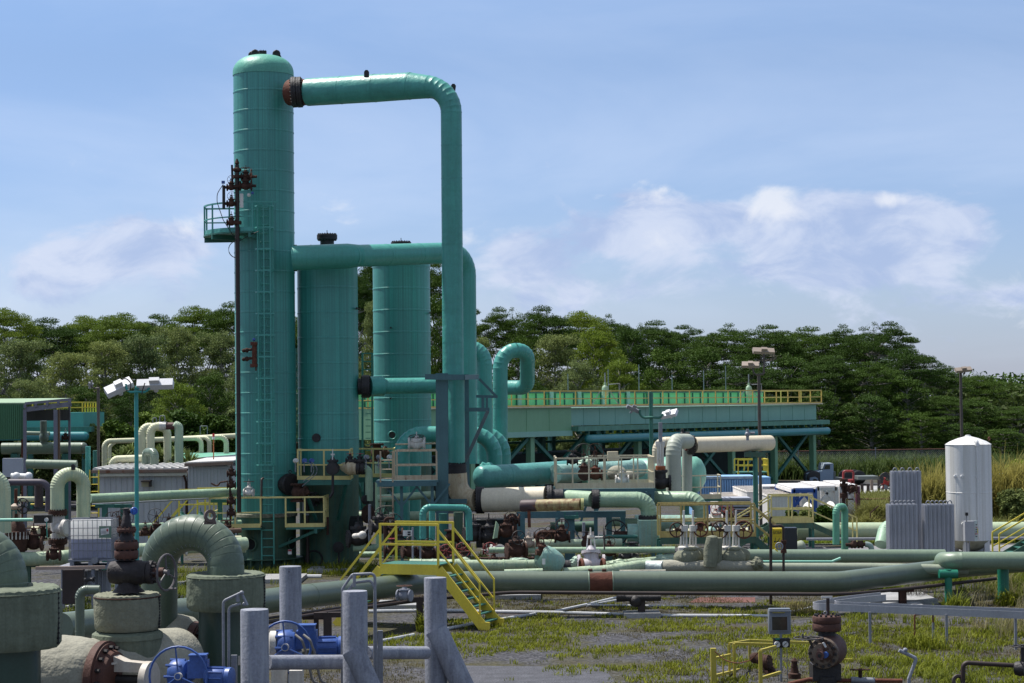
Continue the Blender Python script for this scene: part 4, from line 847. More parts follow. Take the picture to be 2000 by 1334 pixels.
q = MB(); q.tube(Q, .3, 32, rs=rs); q.build('insulated_pipe', IVORY, TP)
for px in (1347, 1352): q = MB(); q.flange(W(px, 869, 79), (1, 0, 0), m_(19, 79), .07, 18); q.build('flange', DARKI, TP)
q = MB(); q.torus(W(1340, 864, 78.8), (1, .1, 0), m_(15, 79), .04, 28, 8); q.build('rusty_band', RUSTR, TP)
lp('ivory pipe behind the cream platform valves, level with the thick ivory header', [(1284, 905, 82), (1284, 864, 82), (1336, 862, 82)], 10, IVORY, .35)
T = thing('pipe_post', 'green T shaped post carrying the thick ivory header pipe', 'pipe support', gz(1476, 960, 80)); p = gz(1476, 960, 80)
q = MB(); q.cyl(p, V3(p.x, p.y, zt(1476, 892, 80)), m_(5, 80), n=14); q.build('post', STEELG, T)
q = MB(); bx(q, 1455, 883, 1495, 893, 79.8, .3); q.build('crossbar', DKGREEN, T, smooth=False)
for (px, lbl) in ((1333, 'small black valve on top of the ivory header pipe near its flange'), (1460, 'small grey fitting on top of the ivory header pipe near its round end')):
    T = thing('instrument_valve', lbl, 'valve', W(px, 850, 79)); q = MB(); q.cyl(W(px, 860, 79), W(px, 838, 79), .06); q.sphere(W(px, 848, 79), .11, 10, 6); q.build('body', DARKI if px < 1400 else GALV, T); q = MB(); q.cyl(W(px, 846, 79), W(px+14, 846, 79), .05); q.build('arm', DARKI if px < 1400 else GALV, T)
T = thing('control_valve', 'tall valve with white yoke and orange red bonnet, behind the cream platform', 'valve', W(1290, 945, 75))
valve_parts(T, frame(W(1290, 943, 75), (1, 0, 0)), m_(9, 75), DARKI, wheel=None, stem=1.2, ymat=WHITER, bonnet=1.2)
q = MB(); q.cyl(W(1290, 930, 75), W(1290, 910, 75), m_(10, 75), n=22); q.build('red_band', mat('orange red primer', (.30, .075, .02), .7, var=.2), T)
q = MB(); q.cyl(W(1290, 910, 75), W(1290, 866, 75), .05); 
for s in (-1, 1): q.bar(W(1290+s*5, 910, 75), W(1290+s*5, 866, 75), .07)
bx(q, 1281, 862, 1299, 872, 75, .3); q.build('tall_yoke', WHITER, T)
q = MB(); q.cyl(W(1290, 862, 75), W(1290, 825, 75), .075, n=12); q.build('stem_cover', GALV, T)
# sage pipes with down turned elbows
TP = thing('elbow_pipe', 'nearer thick sage pipe turning down into a black flange below the cream platform', 'pipe', W(1268, 1010, 68))
Q, rs = lapped(bend(Wp((1166, 976, 68), (1267, 976, 68), (1267, 1008, 68)), .42, 7), m_(15.5, 68), 1.0, .015); q = MB(); q.tube(Q, .3, 30, rs=rs); q.build('insulated_pipe', PALEG, TP)
for px in (1160, 1166): q = MB(); q.flange(W(px, 975, 68), (1, 0, 0), m_(19, 68), .06, 18); q.build('flange', DARKI, TP)
q = MB(); q.flange(W(1267, 1011, 68), (0, 0, 1), m_(20, 68), .06, 16); q.build('flange', DARKI, TP)
lp('thick pale pipe body left of the black flange, under the cream platform', [(1110, 972, 69), (1160, 975, 68)], 15, PALEG, .3)
TP = thing('elbow_pipe', 'farther thick sage pipe turning down into a rusty valve right of the cream platform', 'pipe', W(1370, 1010, 71))
Q, rs = lapped(bend(Wp((1255, 974, 73), (1369, 974, 72), (1370, 1010, 72)), .5, 7), m_(14.5, 72), 1.0, .015); q = MB(); q.tube(Q, .3, 30, rs=rs); q.build('insulated_pipe', PALEG, TP)
T = thing('insulated_valve_box', 'pale green square jacketed valve box with a round side nozzle under the nearer elbow', 'valve', W(1268, 1065, 67.5))
JP = mat('pale green foil jacket', (.22, .39, .33), .5, var=.12, vs=1.2, streak=.4, scol=(.30, .22, .12), bump=1, bs=3)
q = MB(); bx(q, 1248, 1016, 1290, 1066, 67.4, .75); q.build('jacket', JP, T)
q = MB(); q.cyl(W(1248, 1043, 67.8), W(1225, 1043, 67.8), m_(20, 68), n=28); q.build('side_nozzle', JP, T); q = MB(); q.cyl(W(1225, 1043, 67.8), W(1200, 1043, 67.8), .1); q.build('shaft', RUST, T)
q = MB(); q.wheel(W(1203, 1040, 67.8), (.35, 1, 0), m_(24, 68), .025, 6); q.build('handwheel', DARKI, T)
valve('dark rusty valve body standing under the farther sage elbow', 1372, 1036, 71.5, 9, (0, 0, 1), (1, 0, 0), body=RUST, wheel=None, stem=.2, wmat=DARKI)
q = MB(); q.sphere(W(1388, 1046, 71), m_(15, 71), 20, 12, (.9, 1, 1.2)); solo(q, 'insulation_jacket', JP, 'pale green rounded jacket right of the dark valve under the farther elbow', 'insulation')
# blue green pipe rack
T = thing('pipe_rack', 'blue-grey steel rack of beams and posts carrying pipes below the cream platform', 'pipe rack', gz(1110, 1010, 69))
q = MB(); q.bar(W(1010, 1006, 68.5), W(1222, 1004, 68.5), .18, .22); q.build('beam', BLUEG, T, smooth=False)
q = MB(); q.bar(W(1290, 1056, 70), W(1200, 1066, 67), .1, .1); q.build('beam', STEELG, T, smooth=False)
for (px, w_, py0, d_) in ((1018, .28, 1000, 68.3), (1088, .1, 1012, 68.2), (1113, .34, 1008, 67.9), (1164, .12, 1014, 68.3), (1190, .2, 1010, 69), (1217, .17, 1008, 69)):
    p = gz(px, 1070, d_); q = MB(); q.bar(p, V3(p.x, p.y, zt(px, py0, d_)), w_, w_); q.build('post', BLUEG, T, smooth=False)
q = MB(); q.bar(W(1102, 1010, 67.7), W(1130, 1010, 67.7), .3, .1); q.bar(W(1103, 1000, 67.7), W(1103, 1012, 67.7), .05); q.bar(W(1127, 1000, 67.7), W(1127, 1012, 67.7), .05); q.build('saddle', STEELG, T, smooth=False)
q = MB(); q.bar(W(1122, 1035, 67.7), W(1142, 1070, 67.7), .14, .05); q.build('brace', mat('rusty blue grey steel', (0, 0, 0)), T, smooth=False)
T = thing('rusty_stub_pipe', 'thick horizontal pipe stub streaked with rust, open dark end left, yellow-green cap right', 'pipe', W(1080, 987, 63))
q = MB(); Q, rs = lapped(Wp((1020, 988, 63.5), (1134, 985, 63)), m_(11.5, 63), 5, .0); q.tube(Wp((1048, 987, 63.4), (1134, 985, 63)), m_(11.5, 63), 28)
q2 = MB(); q2.tube(Wp((1015, 988, 63.5), (1019, 988, 63.5), (1049, 987, 63.4)), .1, 28, rs=[m_(9, 63), m_(11.7, 63), m_(11.7, 63)]); q2.build('burnt_end', mat('purple brown scale', (.06, .035, .04), .6, var=.4, vs=3, rust=.4, rcol=(.16, .06, .03)), T)
q.build('pipe', mat('rust streaked pale pipe', (.34, .29, .13), .6, var=.25, streak=.9, scol=(.16, .05, .02), zs=.5, rust=.56, rcol=(.13, .045, .022), rs=1.6), T)
q = MB(); q.cyl(W(1134, 985, 63), W(1140, 985, 63), m_(12, 63), n=28); q.build('end_cap', mat('yellow green cap', (.36, .35, .14), .6), T)
q = MB(); q.cyl(W(1033, 997, 63.3), W(1034, 1030, 63.3), .05); q.build('rusty_prop', RUSTR, T)
# small inverted U pipe in front of support column
lp('thin dented teal pipe forming a low gate in front of the blue-grey support column', [(826, 1052, 64), (826, 991, 64), (915, 992, 64.5), (917, 1055, 64.5)], 6.6, TEALD, .22, 5, .6)
lp('thin upright teal pipe inside the low gate pipe', [(844, 1054, 65), (844, 994, 65)], 6, TEALD, .2)
# low pipes along the ground in the middle
lp('thin pale green pipe running level above the ground between the rusty wheels and olive jackets', [(955, 1075, 60.5), (1318, 1074, 60.5)], 6.2, PALEG, .3, lap=1.5, jit=.04)
lp('low faded green pipe with a rust patch behind the yellow crossing stair', [(800, 1102, 57), (890, 1104, 57), (1050, 1104, 57.5)], 11, FADED, .3, lap=.35, jit=.07)
lp('low faded pipe bending up to the white jacket, in front of the second faded pipe', [(1100, 1119, 56.8), (1190, 1114, 57), (1268, 1102, 58)], 10.5, FADED, .6, lap=.35, jit=.07)
lp('second low faded pipe lying behind the bent one', [(1170, 1108, 60), (1240, 1099, 61), (1330, 1093, 62.5)], 9, FADED, .6, lap=.35, jit=.07)
TP = thing('open_jacket', 'torn pale green jacket around a small valve with a rusty wheel', 'insulation', W(1070, 1100, 57))
q = MB(); ax = V3(.75, .2, -.45).normalized(); c0 = W(1054, 1082, 56.6); R_j = m_(22, 57)
q.lathe([(R_j*.80, -.02), (R_j, .05), (R_j*1.08, .3), (R_j*.95, .6), (R_j*.7, .72), (R_j*.5, .74)], c0, ax, 22, caps=False); q.lathe([(R_j*.78, -.02), (R_j*.9, .3), (R_j*.5, .7)], c0, ax, 22, caps=False); q.build('jacket', JP, TP)
valve_parts(TP, frame(W(1058, 1078, 56.6), (1, .3, 0), (-.45, -.2, .9)), .085, RUST, wheel='side', wr=2.8, stem=1.2, wmat=RUSTR, flg=False)
q = MB(); q.box(W(1062, 1097, 56.2), (.09, .02, .16)); q.build('tag', WHITE, TP)
for px in (1104, 1110): q = MB(); q.flange(W(px, 1107, 57), (1, .1, 0), m_(13, 57), .05, 14); q.build('flange', DARKI, TP)
T = thing('tilted_valve', 'white and rust gate valve leaning back with tall yoke, large bolted bonnet, between low pipes', 'valve', W(1157, 1100, 58))
valve_parts(T, frame(W(1155, 1104, 58), (1, 0, 0), (.22, .25, 1)), m_(12, 58), mat('lilac white rusty paint', (.50, .47, .50), .6, var=.1, streak=.4, scol=(.22, .11, .06), rust=.25), wheel='axis', wr=2.0, stem=1.15, ymat=WHITER, wmat=DARKI, bolts=16)
for px in (1136, 1178): q = MB(); q.torus(W(px, 1107, 57.4), (1, .2, 0), m_(14, 58), .05, 26, 8); q.build('rust_ring', RUSTR, T)
# olive cloth jackets with twin valves
def olive(px, lbl, wl, d=57.5):
    T = thing('jacketed_valve', lbl, 'valve', W(px, 1107, d), 0, 'olive jacketed twin valves')
    q = MB(); q.sphere(W(px, 1089, d), m_(27, d), 24, 14, (1.06, .9, .72)); q.sphere(W(px+18, 1084, d+.3), m_(20, d), 20, 12, (1.0, .9, .75)); q.torus(W(px+2, 1072, d), (0, 0, 1), m_(13, d), .06, 20, 8); q.build('jacket', FABRICO, T)
    for k, dx in enumerate((-9, 9)):
        q = MB(); b0 = W(px+dx, 1072, d+k*.3); t0 = W(px+dx+1, 1034, d+k*.3)
        for s in (-.09, .09): q.bar(b0+V3(s, 0, 0), t0+V3(s*.7, 0, 0), .05, .07, (0, 1, 0))
        q.cyl(t0-V3(0, 0, .05), t0+V3(0, 0, .12), .12, n=14); q.cyl(b0, t0+V3(0, 0, .55), .03, n=8); q.lathe([(.16, 0), (.17, .1), (.1, .14)], b0-V3(0, 0, .05), (0, 0, 1), 14); q.build('yoke', WHITER, T)
        q = MB(); c_ = t0+V3(-.22 if k == 0 else .2, -.12, .0); q.wheel(c_, (.35 if k else -.25, 1, .1), m_(wl[k], d), .022, 5); q.cyl(c_, t0, .03); q.build('handwheel', RUST if k == 0 else RUSTR, T)
    return T
olive(1344, 'olive cloth jacketed twin valve at the left, white yokes and two rusty wheels', (14, 13.5))
olive(1428, 'olive cloth jacketed twin valve at the right, beside the brown frame and yellow cabinet', (17, 17))
q = MB(); q.tube(Wp((1387, 1106, 57), (1388, 1075, 57), (1391, 1049, 57)), .2, 20, rs=[m_(13, 57), m_(14, 57), m_(11, 57)]); q.sphere(W(1391, 1050, 57), m_(11, 57), 16, 8, (1, 1, .4)); q.tube(Wp((1399, 1100, 57.2), (1400, 1050, 57.2)), .16, 16); solo(q, 'insulation_jacket', FABRICO, 'upright olive cloth jacket between the two jacketed twin valves', 'insulation')
q = MB(); pts = Wp((1265, 1104, 58), (1290, 1104, 57.7), (1310, 1106, 57.4), (1345, 1107, 57.2), (1375, 1107, 57.2), (1400, 1105, 57.2), (1440, 1107, 57.2), (1478, 1107, 57.2), (1490, 1107, 57.2)); q.tube(pts, .15, 22, rs=[m_(v, 57) for v in (9, 10, 13, 10, 13, 12, 11, 12, 9)]); solo(q, 'jacketed_pipe', FABRICG, 'low grey cloth wrapped pipe running under the olive jacketed valves', 'pipe')
q = MB(); q.tube(Wp((1258, 1105, 57.9), (1296, 1106, 57.5)), m_(10.4, 57.6), 20); solo(q, 'foil_sleeve', mat('white foil', (.55, .62, .60), .45, var=.2, vs=3, bump=1, bs=4), 'crinkled white foil sleeve on the low pipe left of the olive jackets', 'insulation')
lp('long level sage pipe behind the rusty pipe clamp, reaching the raised pipe end', [(1452, 1086, 61), (1845, 1086, 61.5)], 13, SAGE, .3, lap=4, step=.008)
lp('long low pale grey-green pipe just above the main foreground pipe', [(1470, 1109, 57.5), (1700, 1109, 57.5), (1890, 1113, 57.5)], 9.5, mat('pale sage grey pipe', (.27, .30, .22), .5, var=.08, streak=.2), .3, lap=3, step=.008)
lp('very thin pale teal pipe between the two long pipes at the right', [(1470, 1097, 59), (1625, 1097, 59), (1642, 1090, 59)], 2.6, mat('mint pipe', (.22, .50, .38), .5, var=.08), .1, lap=0)
# main foreground pipe with a bare rusty clamp
TP = thing('main_pipe', 'thick glossy dark sage pipe running across the yard under the yellow crossing stair', 'pipe', W(1200, 1138, 54))
mp = bend(Wp((120, 1226, 39.5), (350, 1196, 43), (600, 1164, 49), (850, 1136, 55.3), (1640, 1137, 55.3), (1880, 1108, 59), (2080, 1092, 62.5)), [2, 2, 2.2, .5, 2], 6)
zz = mp[8].z
Q, rs = lapped(mp, .295, 6, .010); q = MB(); q.tube(Q, .295, 40, rs=rs); q.build('coated_pipe', SAGED, TP)
q = MB(); q.cyl(W(1149, 1137, 55.3), W(1198, 1137, 55.3), .303, n=40); q.build('bare_section', RUSTR, TP)
for px in (1150, 1197): q = MB(); q.torus(W(px, 1137, 55.3), (1, 0, 0), .30, .02, 36, 6); q.build('cut_edge', SAGE, TP)
q = MB(); p = W(1153, 1117, 55.3); q.lathe([(.05, -.06), (.05, .06)], p+V3(0, 0, .04), (1, 0, 0), 12); p = W(1180, 1117, 55.3); q.lathe([(.05, -.06), (.05, .06)], p+V3(0, 0, .04), (1, 0, 0), 12); q.build('clamp_lug', RUST, TP)
for (px, py) in ((665, 1190), (650, 1215)): pass
pipe('brown_pipe', 'thin dark brown pipe running in front of and below the main sage pipe', bend(Wp((480, 1222, 45.5), (640, 1196, 48.5), (830, 1171, 53.6), (1000, 1157, 54.5), (1650, 1161, 54.6), (1770, 1150, 56.3), (1945, 1130, 58)), 2, 4), m_(3.6, 53), BROWNP, None, lap=0, n=14)
lp('second thin brown pipe lying close behind the first at the left', [(480, 1214, 46), (640, 1190, 49), (832, 1166, 54)], 2.6, BROWNP, 1, lap=0)
def stand(lbl, px, py_top, py_b, d, wpx, mt, foot=True, group=None):
    p = gz(px, py_b, d); T = thing('pipe_stand', lbl, 'pipe support', p, 0, group); q = MB(); zt_ = zt(px, py_top, d); q.ibeam(p, V3(p.x, p.y, zt_), m_(wpx, d), m_(wpx, d), (0, -1, 0), .03); q.build('post', mt, T, smooth=False)
    q = MB(); q.bar(V3(p.x-.32, p.y, zt_-.06), V3(p.x+.32, p.y, zt_-.06), .16, .12); q.build('crossbar', mt, T, smooth=False)
    if foot: q = MB(); q.box((p.x, p.y, .07), (1.0, .8, .14)); q.build('concrete_foot', CONC, T, smooth=False)
    return T
T = stand('brown pipe stand on a concrete block below the bare rusty clamp of the main pipe', 1253, 1163, 1203, 55, 14, BROWNP)
q = MB(); p = W(1248, 1168, 54.9); q.tube([p+V3(-.55, 0, 0), p+V3(.6, 0, 0)], .09, 14); q.sphere(p+V3(-.1, 0, -.08), .17); q.cyl(p+V3(-.62, 0, .02), p+V3(-.4, 0, .02), .12); q.build('spring_hanger', DARKI, T)
stand('brown pipe stand under the main pipe, right of the two bollards, in the grass', 820, 1166, 1215, 52.5, 13, BROWNP, False, 'brown pipe stands')
stand('brown pipe stand under the main pipe just left of the conduit frame', 640, 1196, 1250, 47.5, 15, BROWNP, False, 'brown pipe stands')
stand('slim brown pipe stand under the main pipe, second left of the conduit frame', 618, 1200, 1250, 48, 9, BROWNP, False, 'brown pipe stands')
stand('brown pipe stand with concrete pad under the right bend of the main pipe', 1763, 1148, 1185, 56.5, 14, RUST, True)
# raised pipe with rounded end, green supports
TP = thing('raised_pipe', 'thick sage pipe on green posts with a rounded elbow end, at the right edge', 'pipe', W(1860, 1095, 57))
pts = bend(Wp((1842, 1098, 62), (1842, 1095, 57.3), (2120, 1095, 57.0)), .45, 8); Q, rs = lapped(pts, m_(17.2, 57.2), 2.4, .01); q = MB(); q.tube(Q, .25, 36, rs=rs); q.build('coated_pipe', SAGE, TP)
GP = mat('glossy green post', (.010, .16, .10), .4, var=.1, streak=.2)
for (px, py, w_, lbl, hd) in ((1853, 1188, 7.5, 'slim green post with a round crosspiece holding the raised pipe end', 1), (1960, 1165, 11, 'stout plain green post holding the raised pipe near the right edge', 0)):
    p = gz(px, py, 57 if hd else 57.6); T = thing('green_post', lbl, 'pipe support', p); q = MB(); q.cyl(p, V3(p.x, p.y, zt(px, 1112, 57)), m_(w_, 57), n=20); q.build('post', GP, T)
    if hd: q = MB(); q.cyl(W(1834, 1121, 57), W(1870, 1121, 57), m_(8.5, 57), n=20); q.build('crosspiece', GP, T)
# yellow crossing stair
T = thing('crossing_stair', 'bright yellow steel crossing stair with green treads over the main sage pipe', 'stair', gz(810, 1150, 54.5))
uu, vv = V3(.937, -.35, 0), V3(.35, .937, 0); A = W(743, 1103, 53.2); wd = 1.05; zf = A.z; A = V3(A.x, A.y, zf); B = A+uu*(m_(115, 53)/.937)
q = MB(); q.prism([A, B, B+vv*wd, A+vv*wd], (0, 0, .03)); q.build('walkway', STEELG, T, smooth=False)
for o_ in (Vector(), vv*wd): q = MB(); q.bar(A+o_-V3(0, 0, .11), B+o_-V3(0, 0, .11), .06, .27); q.build('edge_beam', YELLOW, T, smooth=False)
run = zf*.80; FR, FL = B+uu*run, A-uu*run; FR.z = .0; FL.z = .0
stair(T, B-V3(0, 0, .1), FR, vv, wd, YELLOW, STEELG, YELLOW, 1.05, 8, .27); stair(T, A-V3(0, 0, .1), FL, vv, wd, YELLOW, STEELG, YELLOW, 1.05, 8, .24)
for o_ in (Vector(), vv*wd):
    q = MB(); q.bar(A+o_+V3(0, 0, 1.08), B+o_+V3(0, 0, 1.08), .06); q.bar(A+o_+V3(0, 0, .55), B+o_+V3(0, 0, .55), .055); q.build('guard_rail', YELLOW, T, smooth=False)
    for e_ in (A, B): q = MB(); q.bar(e_+o_, e_+o_+V3(0, 0, 1.1), .065); q.build('guard_post', YELLOW, T, smooth=False)
for o_ in (Vector(), vv*wd): q = MB(); q.box(FR+o_+V3(0, 0, .1), (.2, .12, .22), math.atan2(uu.y, uu.x)); q.build('foot', YELLOW, T, smooth=False)
# pale yellow platforms with stairs, right of the middle
def yplat(lbl, pxa, pxb, pyf, d, h, dep, toe, mt, stairs):
    a, b = W(pxa, pyf, d), W(pxb, pyf, d); b = V3(b.x, a.y, a.z); T = thing('crossing_platform', lbl, 'platform', (a.x, a.y, 0)); bk = V3(0, dep, 0)
    q = MB(); q.box(((a.x+b.x)/2, a.y+dep/2, a.z-.03), (b.x-a.x, dep, .06)); q.bar((a.x, a.y, a.z-.12), (b.x, a.y, a.z-.12), .08, .2); q.bar((a.x, a.y+dep, a.z-.12), (b.x, a.y+dep, a.z-.12), .08, .2); q.build('deck', DKGREEN, T, smooth=False)
    rail(T, [a, b], h, mt, w=.06, sp=.75, toe=toe); rail(T, [a+bk, b+bk], h, mt, w=.06, sp=.75, toe=toe)
    for (sd_, run) in stairs:
        e = b if sd_ > 0 else a; f = V3(e.x+sd_*run, e.y, .0); stair(T, e-V3(0, 0, .1), f, (0, 1, 0), dep, DKGREEN, DKGREEN, mt, h, 7, .22)
    for p in (a, b): q = MB(); q.bar(V3(p.x, p.y+.1, 0), V3(p.x, p.y+.1, p.z-.1), .1); q.bar(V3(p.x, p.y+dep-.1, 0), V3(p.x, p.y+dep-.1, p.z-.1), .1); q.build('leg', STEELG, T, smooth=False)
    return T
yplat('pale yellow railed crossing platform with stairs, behind the yellow cabinet', 1507, 1588, 1022, 80, 1.1, 1.0, .22, PALEY, ((1, 2.0), (-1, 1.6)))
yplat('long faded yellow railed platform with rusty rails behind the olive jacketed valves', 1290, 1475, 1050, 66, 1.08, 1.1, .14, mat('rusty yellow rail', (.50, .38, .12), .6, var=.15, streak=.5, scol=(.16, .06, .03), rust=.3), ((1, 1.55),))
# second cream platform behind blue container
T = thing('valve_platform', 'small cream railed platform in front of the blue container', 'platform', gz(1370, 990, 84)); a, b = W(1330, 975, 84), W(1408, 975, 84); b.z = a.z
q = MB(); q.box(((a.x+b.x)/2, a.y+.6, a.z-.05), (b.x-a.x, 1.2, .1)); q.build('deck', STEELG, T, smooth=False)
rail(T, [a, b, b+V3(0, 1.2, 0)], .98, CREAMR, w=.05, sp=.8, toe=.2)
for p in (a, b): q = MB(); q.bar(V3(p.x, p.y, 0), p, .1); q.build('leg', STEELG, T, smooth=False)
# yellow cabinet, brown frame
T = thing('safety_cabinet', 'yellow upright cabinet lettered SCBA behind the dark brown pipe frame', 'cabinet', gz(1517, 1075, 63)); d = 63
q = MB(); bx(q, 1508, 1032, 1529, 1078, d, .3); q.build('door', mat('cabinet yellow', (.62, .45, .01), .45, var=.05), T, smooth=False)
q = MB(); bx(q, 1510, 1034, 1527, 1036, d-.02, .02); bx(q, 1510, 1046, 1527, 1047.5, d-.02, .02); bx(q, 1510, 1061, 1527, 1062.5, d-.02, .02); bx(q, 1507.5, 1032, 1510, 1078, d-.02, .02); bx(q, 1527, 1032, 1529.5, 1078, d-.02, .02); q.build('frame', mat('cabinet yellow', (0, 0, 0)), T, smooth=False)
q = MB(); q.bar(W(1512, 1058, d-.02), W(1519.5, 1058, d-.02), .015); q.bar(W(1519.5, 1058, d-.02), W(1522.5, 1051, d-.02), .015); q.bar(W(1514.5, 1058, d-.02), W(1514.5, 1050, d-.02), .012); q.sphere(W(1519.6, 1058, d-.02), .025); q.sphere(W(1513, 1058, d-.02), .022); q.build('diagram', BLACK, T, smooth=False)
def text(T, s, p, size, mt, name='lettering', yaw=0):
    cu = bpy.data.curves.new(name, 'FONT'); cu.body = s; cu.size = size; cu.align_x = 'CENTER'; cu.align_y = 'CENTER'; cu.extrude = .004; o = bpy.data.objects.new(name, cu); COL.objects.link(o); cu.materials.append(mt)
    bpy.context.view_layer.update(); me = bpy.data.meshes.new_from_object(o.evaluated_get(bpy.context.evaluated_depsgraph_get())); bpy.data.objects.remove(o)
    o = bpy.data.objects.new(name, me); COL.objects.link(o)
    o.parent = T; o.matrix_local = ORG[T.name].inverted() @ (Matrix.Translation(p) @ Matrix.Rotation(yaw, 4, 'Z') @ Matrix.Rotation(math.pi/2, 4, 'X')); return o
text(T, 'SCBA', W(1518.4, 1040.5, d-.03), .115, BLACK)
q = MB(); bx(q, 1532, 1031, 1557, 1076, 64, .5); q.v = [v for v in q.v]; solo(q, 'black_cabinet', mat('black navy cabinet', (.012, .014, .022), .4, var=.1), 'black blank cabinet standing right of the yellow lettered cabinet', 'cabinet')
TP = thing('drain_pipe', 'dark brown tall pipe with a wheel valve on its side arm before the yellow cabinet', 'pipe', gz(1506, 1118, 56)); d = 56.2
q = MB(); q.tube(Wp((1505.5, 1180, d), (1505.5, 1022, d)), m_(3, d), 12); q.build('upright', BROWNP, TP)
q = MB(); q.tube(Wp((1504, 1028, d), (1504, 1014, d), (1507, 1009, d)), .03, 8); q.build('hook', BROWNP, TP)
q = MB(); q.tube(bend(Wp((1506, 1028, d), (1530, 1026, d), (1530.5, 1118, d)), .1, 4), m_(2.6, d), 12); q.build('side_arm', BROWNP, TP)
for py in (1058, 1077): q = MB(); q.flange(W(1530.5, py, d), (0, 0, 1), m_(6, d), .04, 8); q.build('flange', RUST, TP)
q = MB(); q.cyl(W(1530.5, 1077, d), W(1530.5, 1058, d), m_(4.5, d)); q.build('valve_body', RUST, TP)
q = MB(); q.wheel(W(1522, 1067, d-.2), (.2, 1, 0), m_(6.6, d), .02, 5); q.build('handwheel', GALV, TP)
q = MB(); q.bar(W(1513.5, 1072, d-.2), W(1519, 1077, d-.2), .04); q.build('tag', YELLOW, TP)
# green standpipes
lp('green inverted U standpipe whose left leg stops short, right of the pale yellow platform', [(1633, 1063, 62), (1633, 991, 62), (1650, 989, 62.4), (1650, 1102, 62.4)], 6.9, mat('mid green standpipe', (.10, .30, .20), .45, var=.1, streak=.4, scol=(.2, .35, .25)), .19, 6, .7)
T = thing('relief_line', 'rust brown spiky valve with grey elbow dropping down, right of the green standpipe', 'pipe', W(1680, 1064, 62))
q = MB(); q.tube(Wp((1652, 1064, 62), (1692, 1063, 62)), .055, 10); q.sphere(W(1668, 1063, 62), .12, 10, 6); q.sphere(W(1680, 1063, 62), .11, 10, 6)
for px in (1664, 1670, 1677, 1684): q.cyl(W(px, 1071, 62), W(px, 1056, 62), .035, n=6)
q.build('valve', RUST, T)
q = MB(); q.tube(bend(Wp((1690, 1063, 62), (1702, 1064, 62), (1702, 1115, 62)), .14, 6), m_(5.5, 62), 16); q.build('elbow', mat('grey green elbow', (.26, .33, .30), .5), T)
T = thing('vent_standpipe', 'dark rust standpipe with flanges and a side valve, in front of the white tank container', 'pipe', gz(1648, 1000, 74)); d = 74
q = MB(); q.cyl(W(1648, 1045, d), W(1648, 936, d), m_(3.6, d)); q.build('upright', RUST, T)
for py in (938, 947, 966, 970): q = MB(); q.flange(W(1648, py, d), (0, 0, 1), m_(8, d), .05, 8); q.build('flange', RUST, T)
valve_parts(T, frame(W(1662, 955, d), (1, 0, 0), (0, -1, .1)), .10, RUST, wheel='top', wr=1.9, stem=.6, wmat=RUST)
# pale green header pipe on the right, elbow, conduit
lp('large pale cream-green header pipe lying beyond the road, right of the yellow platform', [(1555, 1038, 82), (2080, 1036, 82)], 17, mat('pale green header', (.40, .46, .30), .5, var=.08, streak=.5, scol=(.24, .38, .26), zs=.6), .3, lap=3)
lp('pale green elbow stub rising in front of the large header, left of the grey fins', [(1722, 1064, 77), (1730, 1030, 77.5), (1765, 1026, 78)], 14, mat('pale mint elbow', (.28, .42, .30), .5, var=.1, bump=.4), .55, 7, .5)
lp('grey conduit pipe lying low in front of the header pipe along the road', [(1575, 1053, 78.5), (2000, 1051, 78.5)], 2.8, GALV, .2, lap=3)
lp('cream-green pipe end with black cabinet before it, right of the yellow cabinet', [(1540, 1075, 66), (1567, 1068, 66)], 13, mat('pale sage grey pipe', (0, 0, 0)), .3, ends='round')
# white tank
T = thing('storage_tank', 'tall white cylindrical tank with shallow conical top and dark streaks, on legs', 'tank', gz(1894, 1070, 77)); d = 77; c0 = gz(1894.5, 1070, d); R = m_(43.8, d); z0, z1 = zt(1894, 1054, d), zt(1894, 868, d)
q = MB(); q.lathe([(R*.99, z0), (R, z0+.05), (R, (z0+z1)/2-.02), (R+.012, (z0+z1)/2), (R, (z0+z1)/2+.02), (R, z1-.02), (R+.02, z1)], c0, (0, 0, 1), 64); q.build('shell', TANKW, T, ang=12)
q = MB(); q.lathe([(R+.02, 0), (R*.8, .12), (R*.45, .24), (.12, .31), (.10, .36), (.001, .37)], c0+V3(0, 0, z1), (0, 0, 1), 64); q.build('roof', TANKW, T)
q = MB(); q.lathe([(R*.35, -.42), (R*.75, -.25), (R*.99, 0)], c0+V3(0, 0, z0), (0, 0, 1), 48); q.build('bottom', mat('mossy white paint', (.32, .31, .22), .7, var=.3, vs=3), T)
for (dx, dy) in ((-.35, -.75), (.6, -.6), (-.5, .6), (.6, .6)): q = MB(); q.box((c0.x+dx*R, c0.y+dy*R, z0/2), (.2, .2, z0)); q.build('leg', WHITE, T, smooth=False)
q = MB(); x = W(1900, 960, d).x; q.cyl((x, c0.y-R-.03, z0+.1), (x, c0.y-R-.03, z1), .045); q.build('down_pipe', WHITE, T)
q = MB(); q.tube(bend([V3(x, c0.y-R-.03, z1-.05), V3(x, c0.y-R-.03, z1+.14), V3(x, c0.y-R+.2, z1+.14)], .1, 4), .07, 10); q.build('vent_bend', WHITE, T)
q = MB(); q.torus(W(1932, 857, 77), (1, -1, 0), .06, .025, 16, 6); q.build('lifting_eye', RUSTR, T)
for px, py in ((1860, 929), (1871, 929), (1898, 929), (1872, 1021)): q = MB(); p = W(px, py, d); off = (p.x-c0.x); yy = c0.y-math.sqrt(max(.01, R*R-off*off)); q.cyl((p.x, yy+.05, p.z), (p.x, yy-.07, p.z), .05, n=12); q.bar((p.x+.01, yy-.02, p.z), (p.x+.02, yy-.02, max(z0+.2, p.z-2)), .008); q.build('sight_tap', WHITE, T)
T = thing('control_box', 'grey electrical box with a switch panel on the front of the white tank', 'control box', W(1897, 1058, 75.5)); d = 75.6
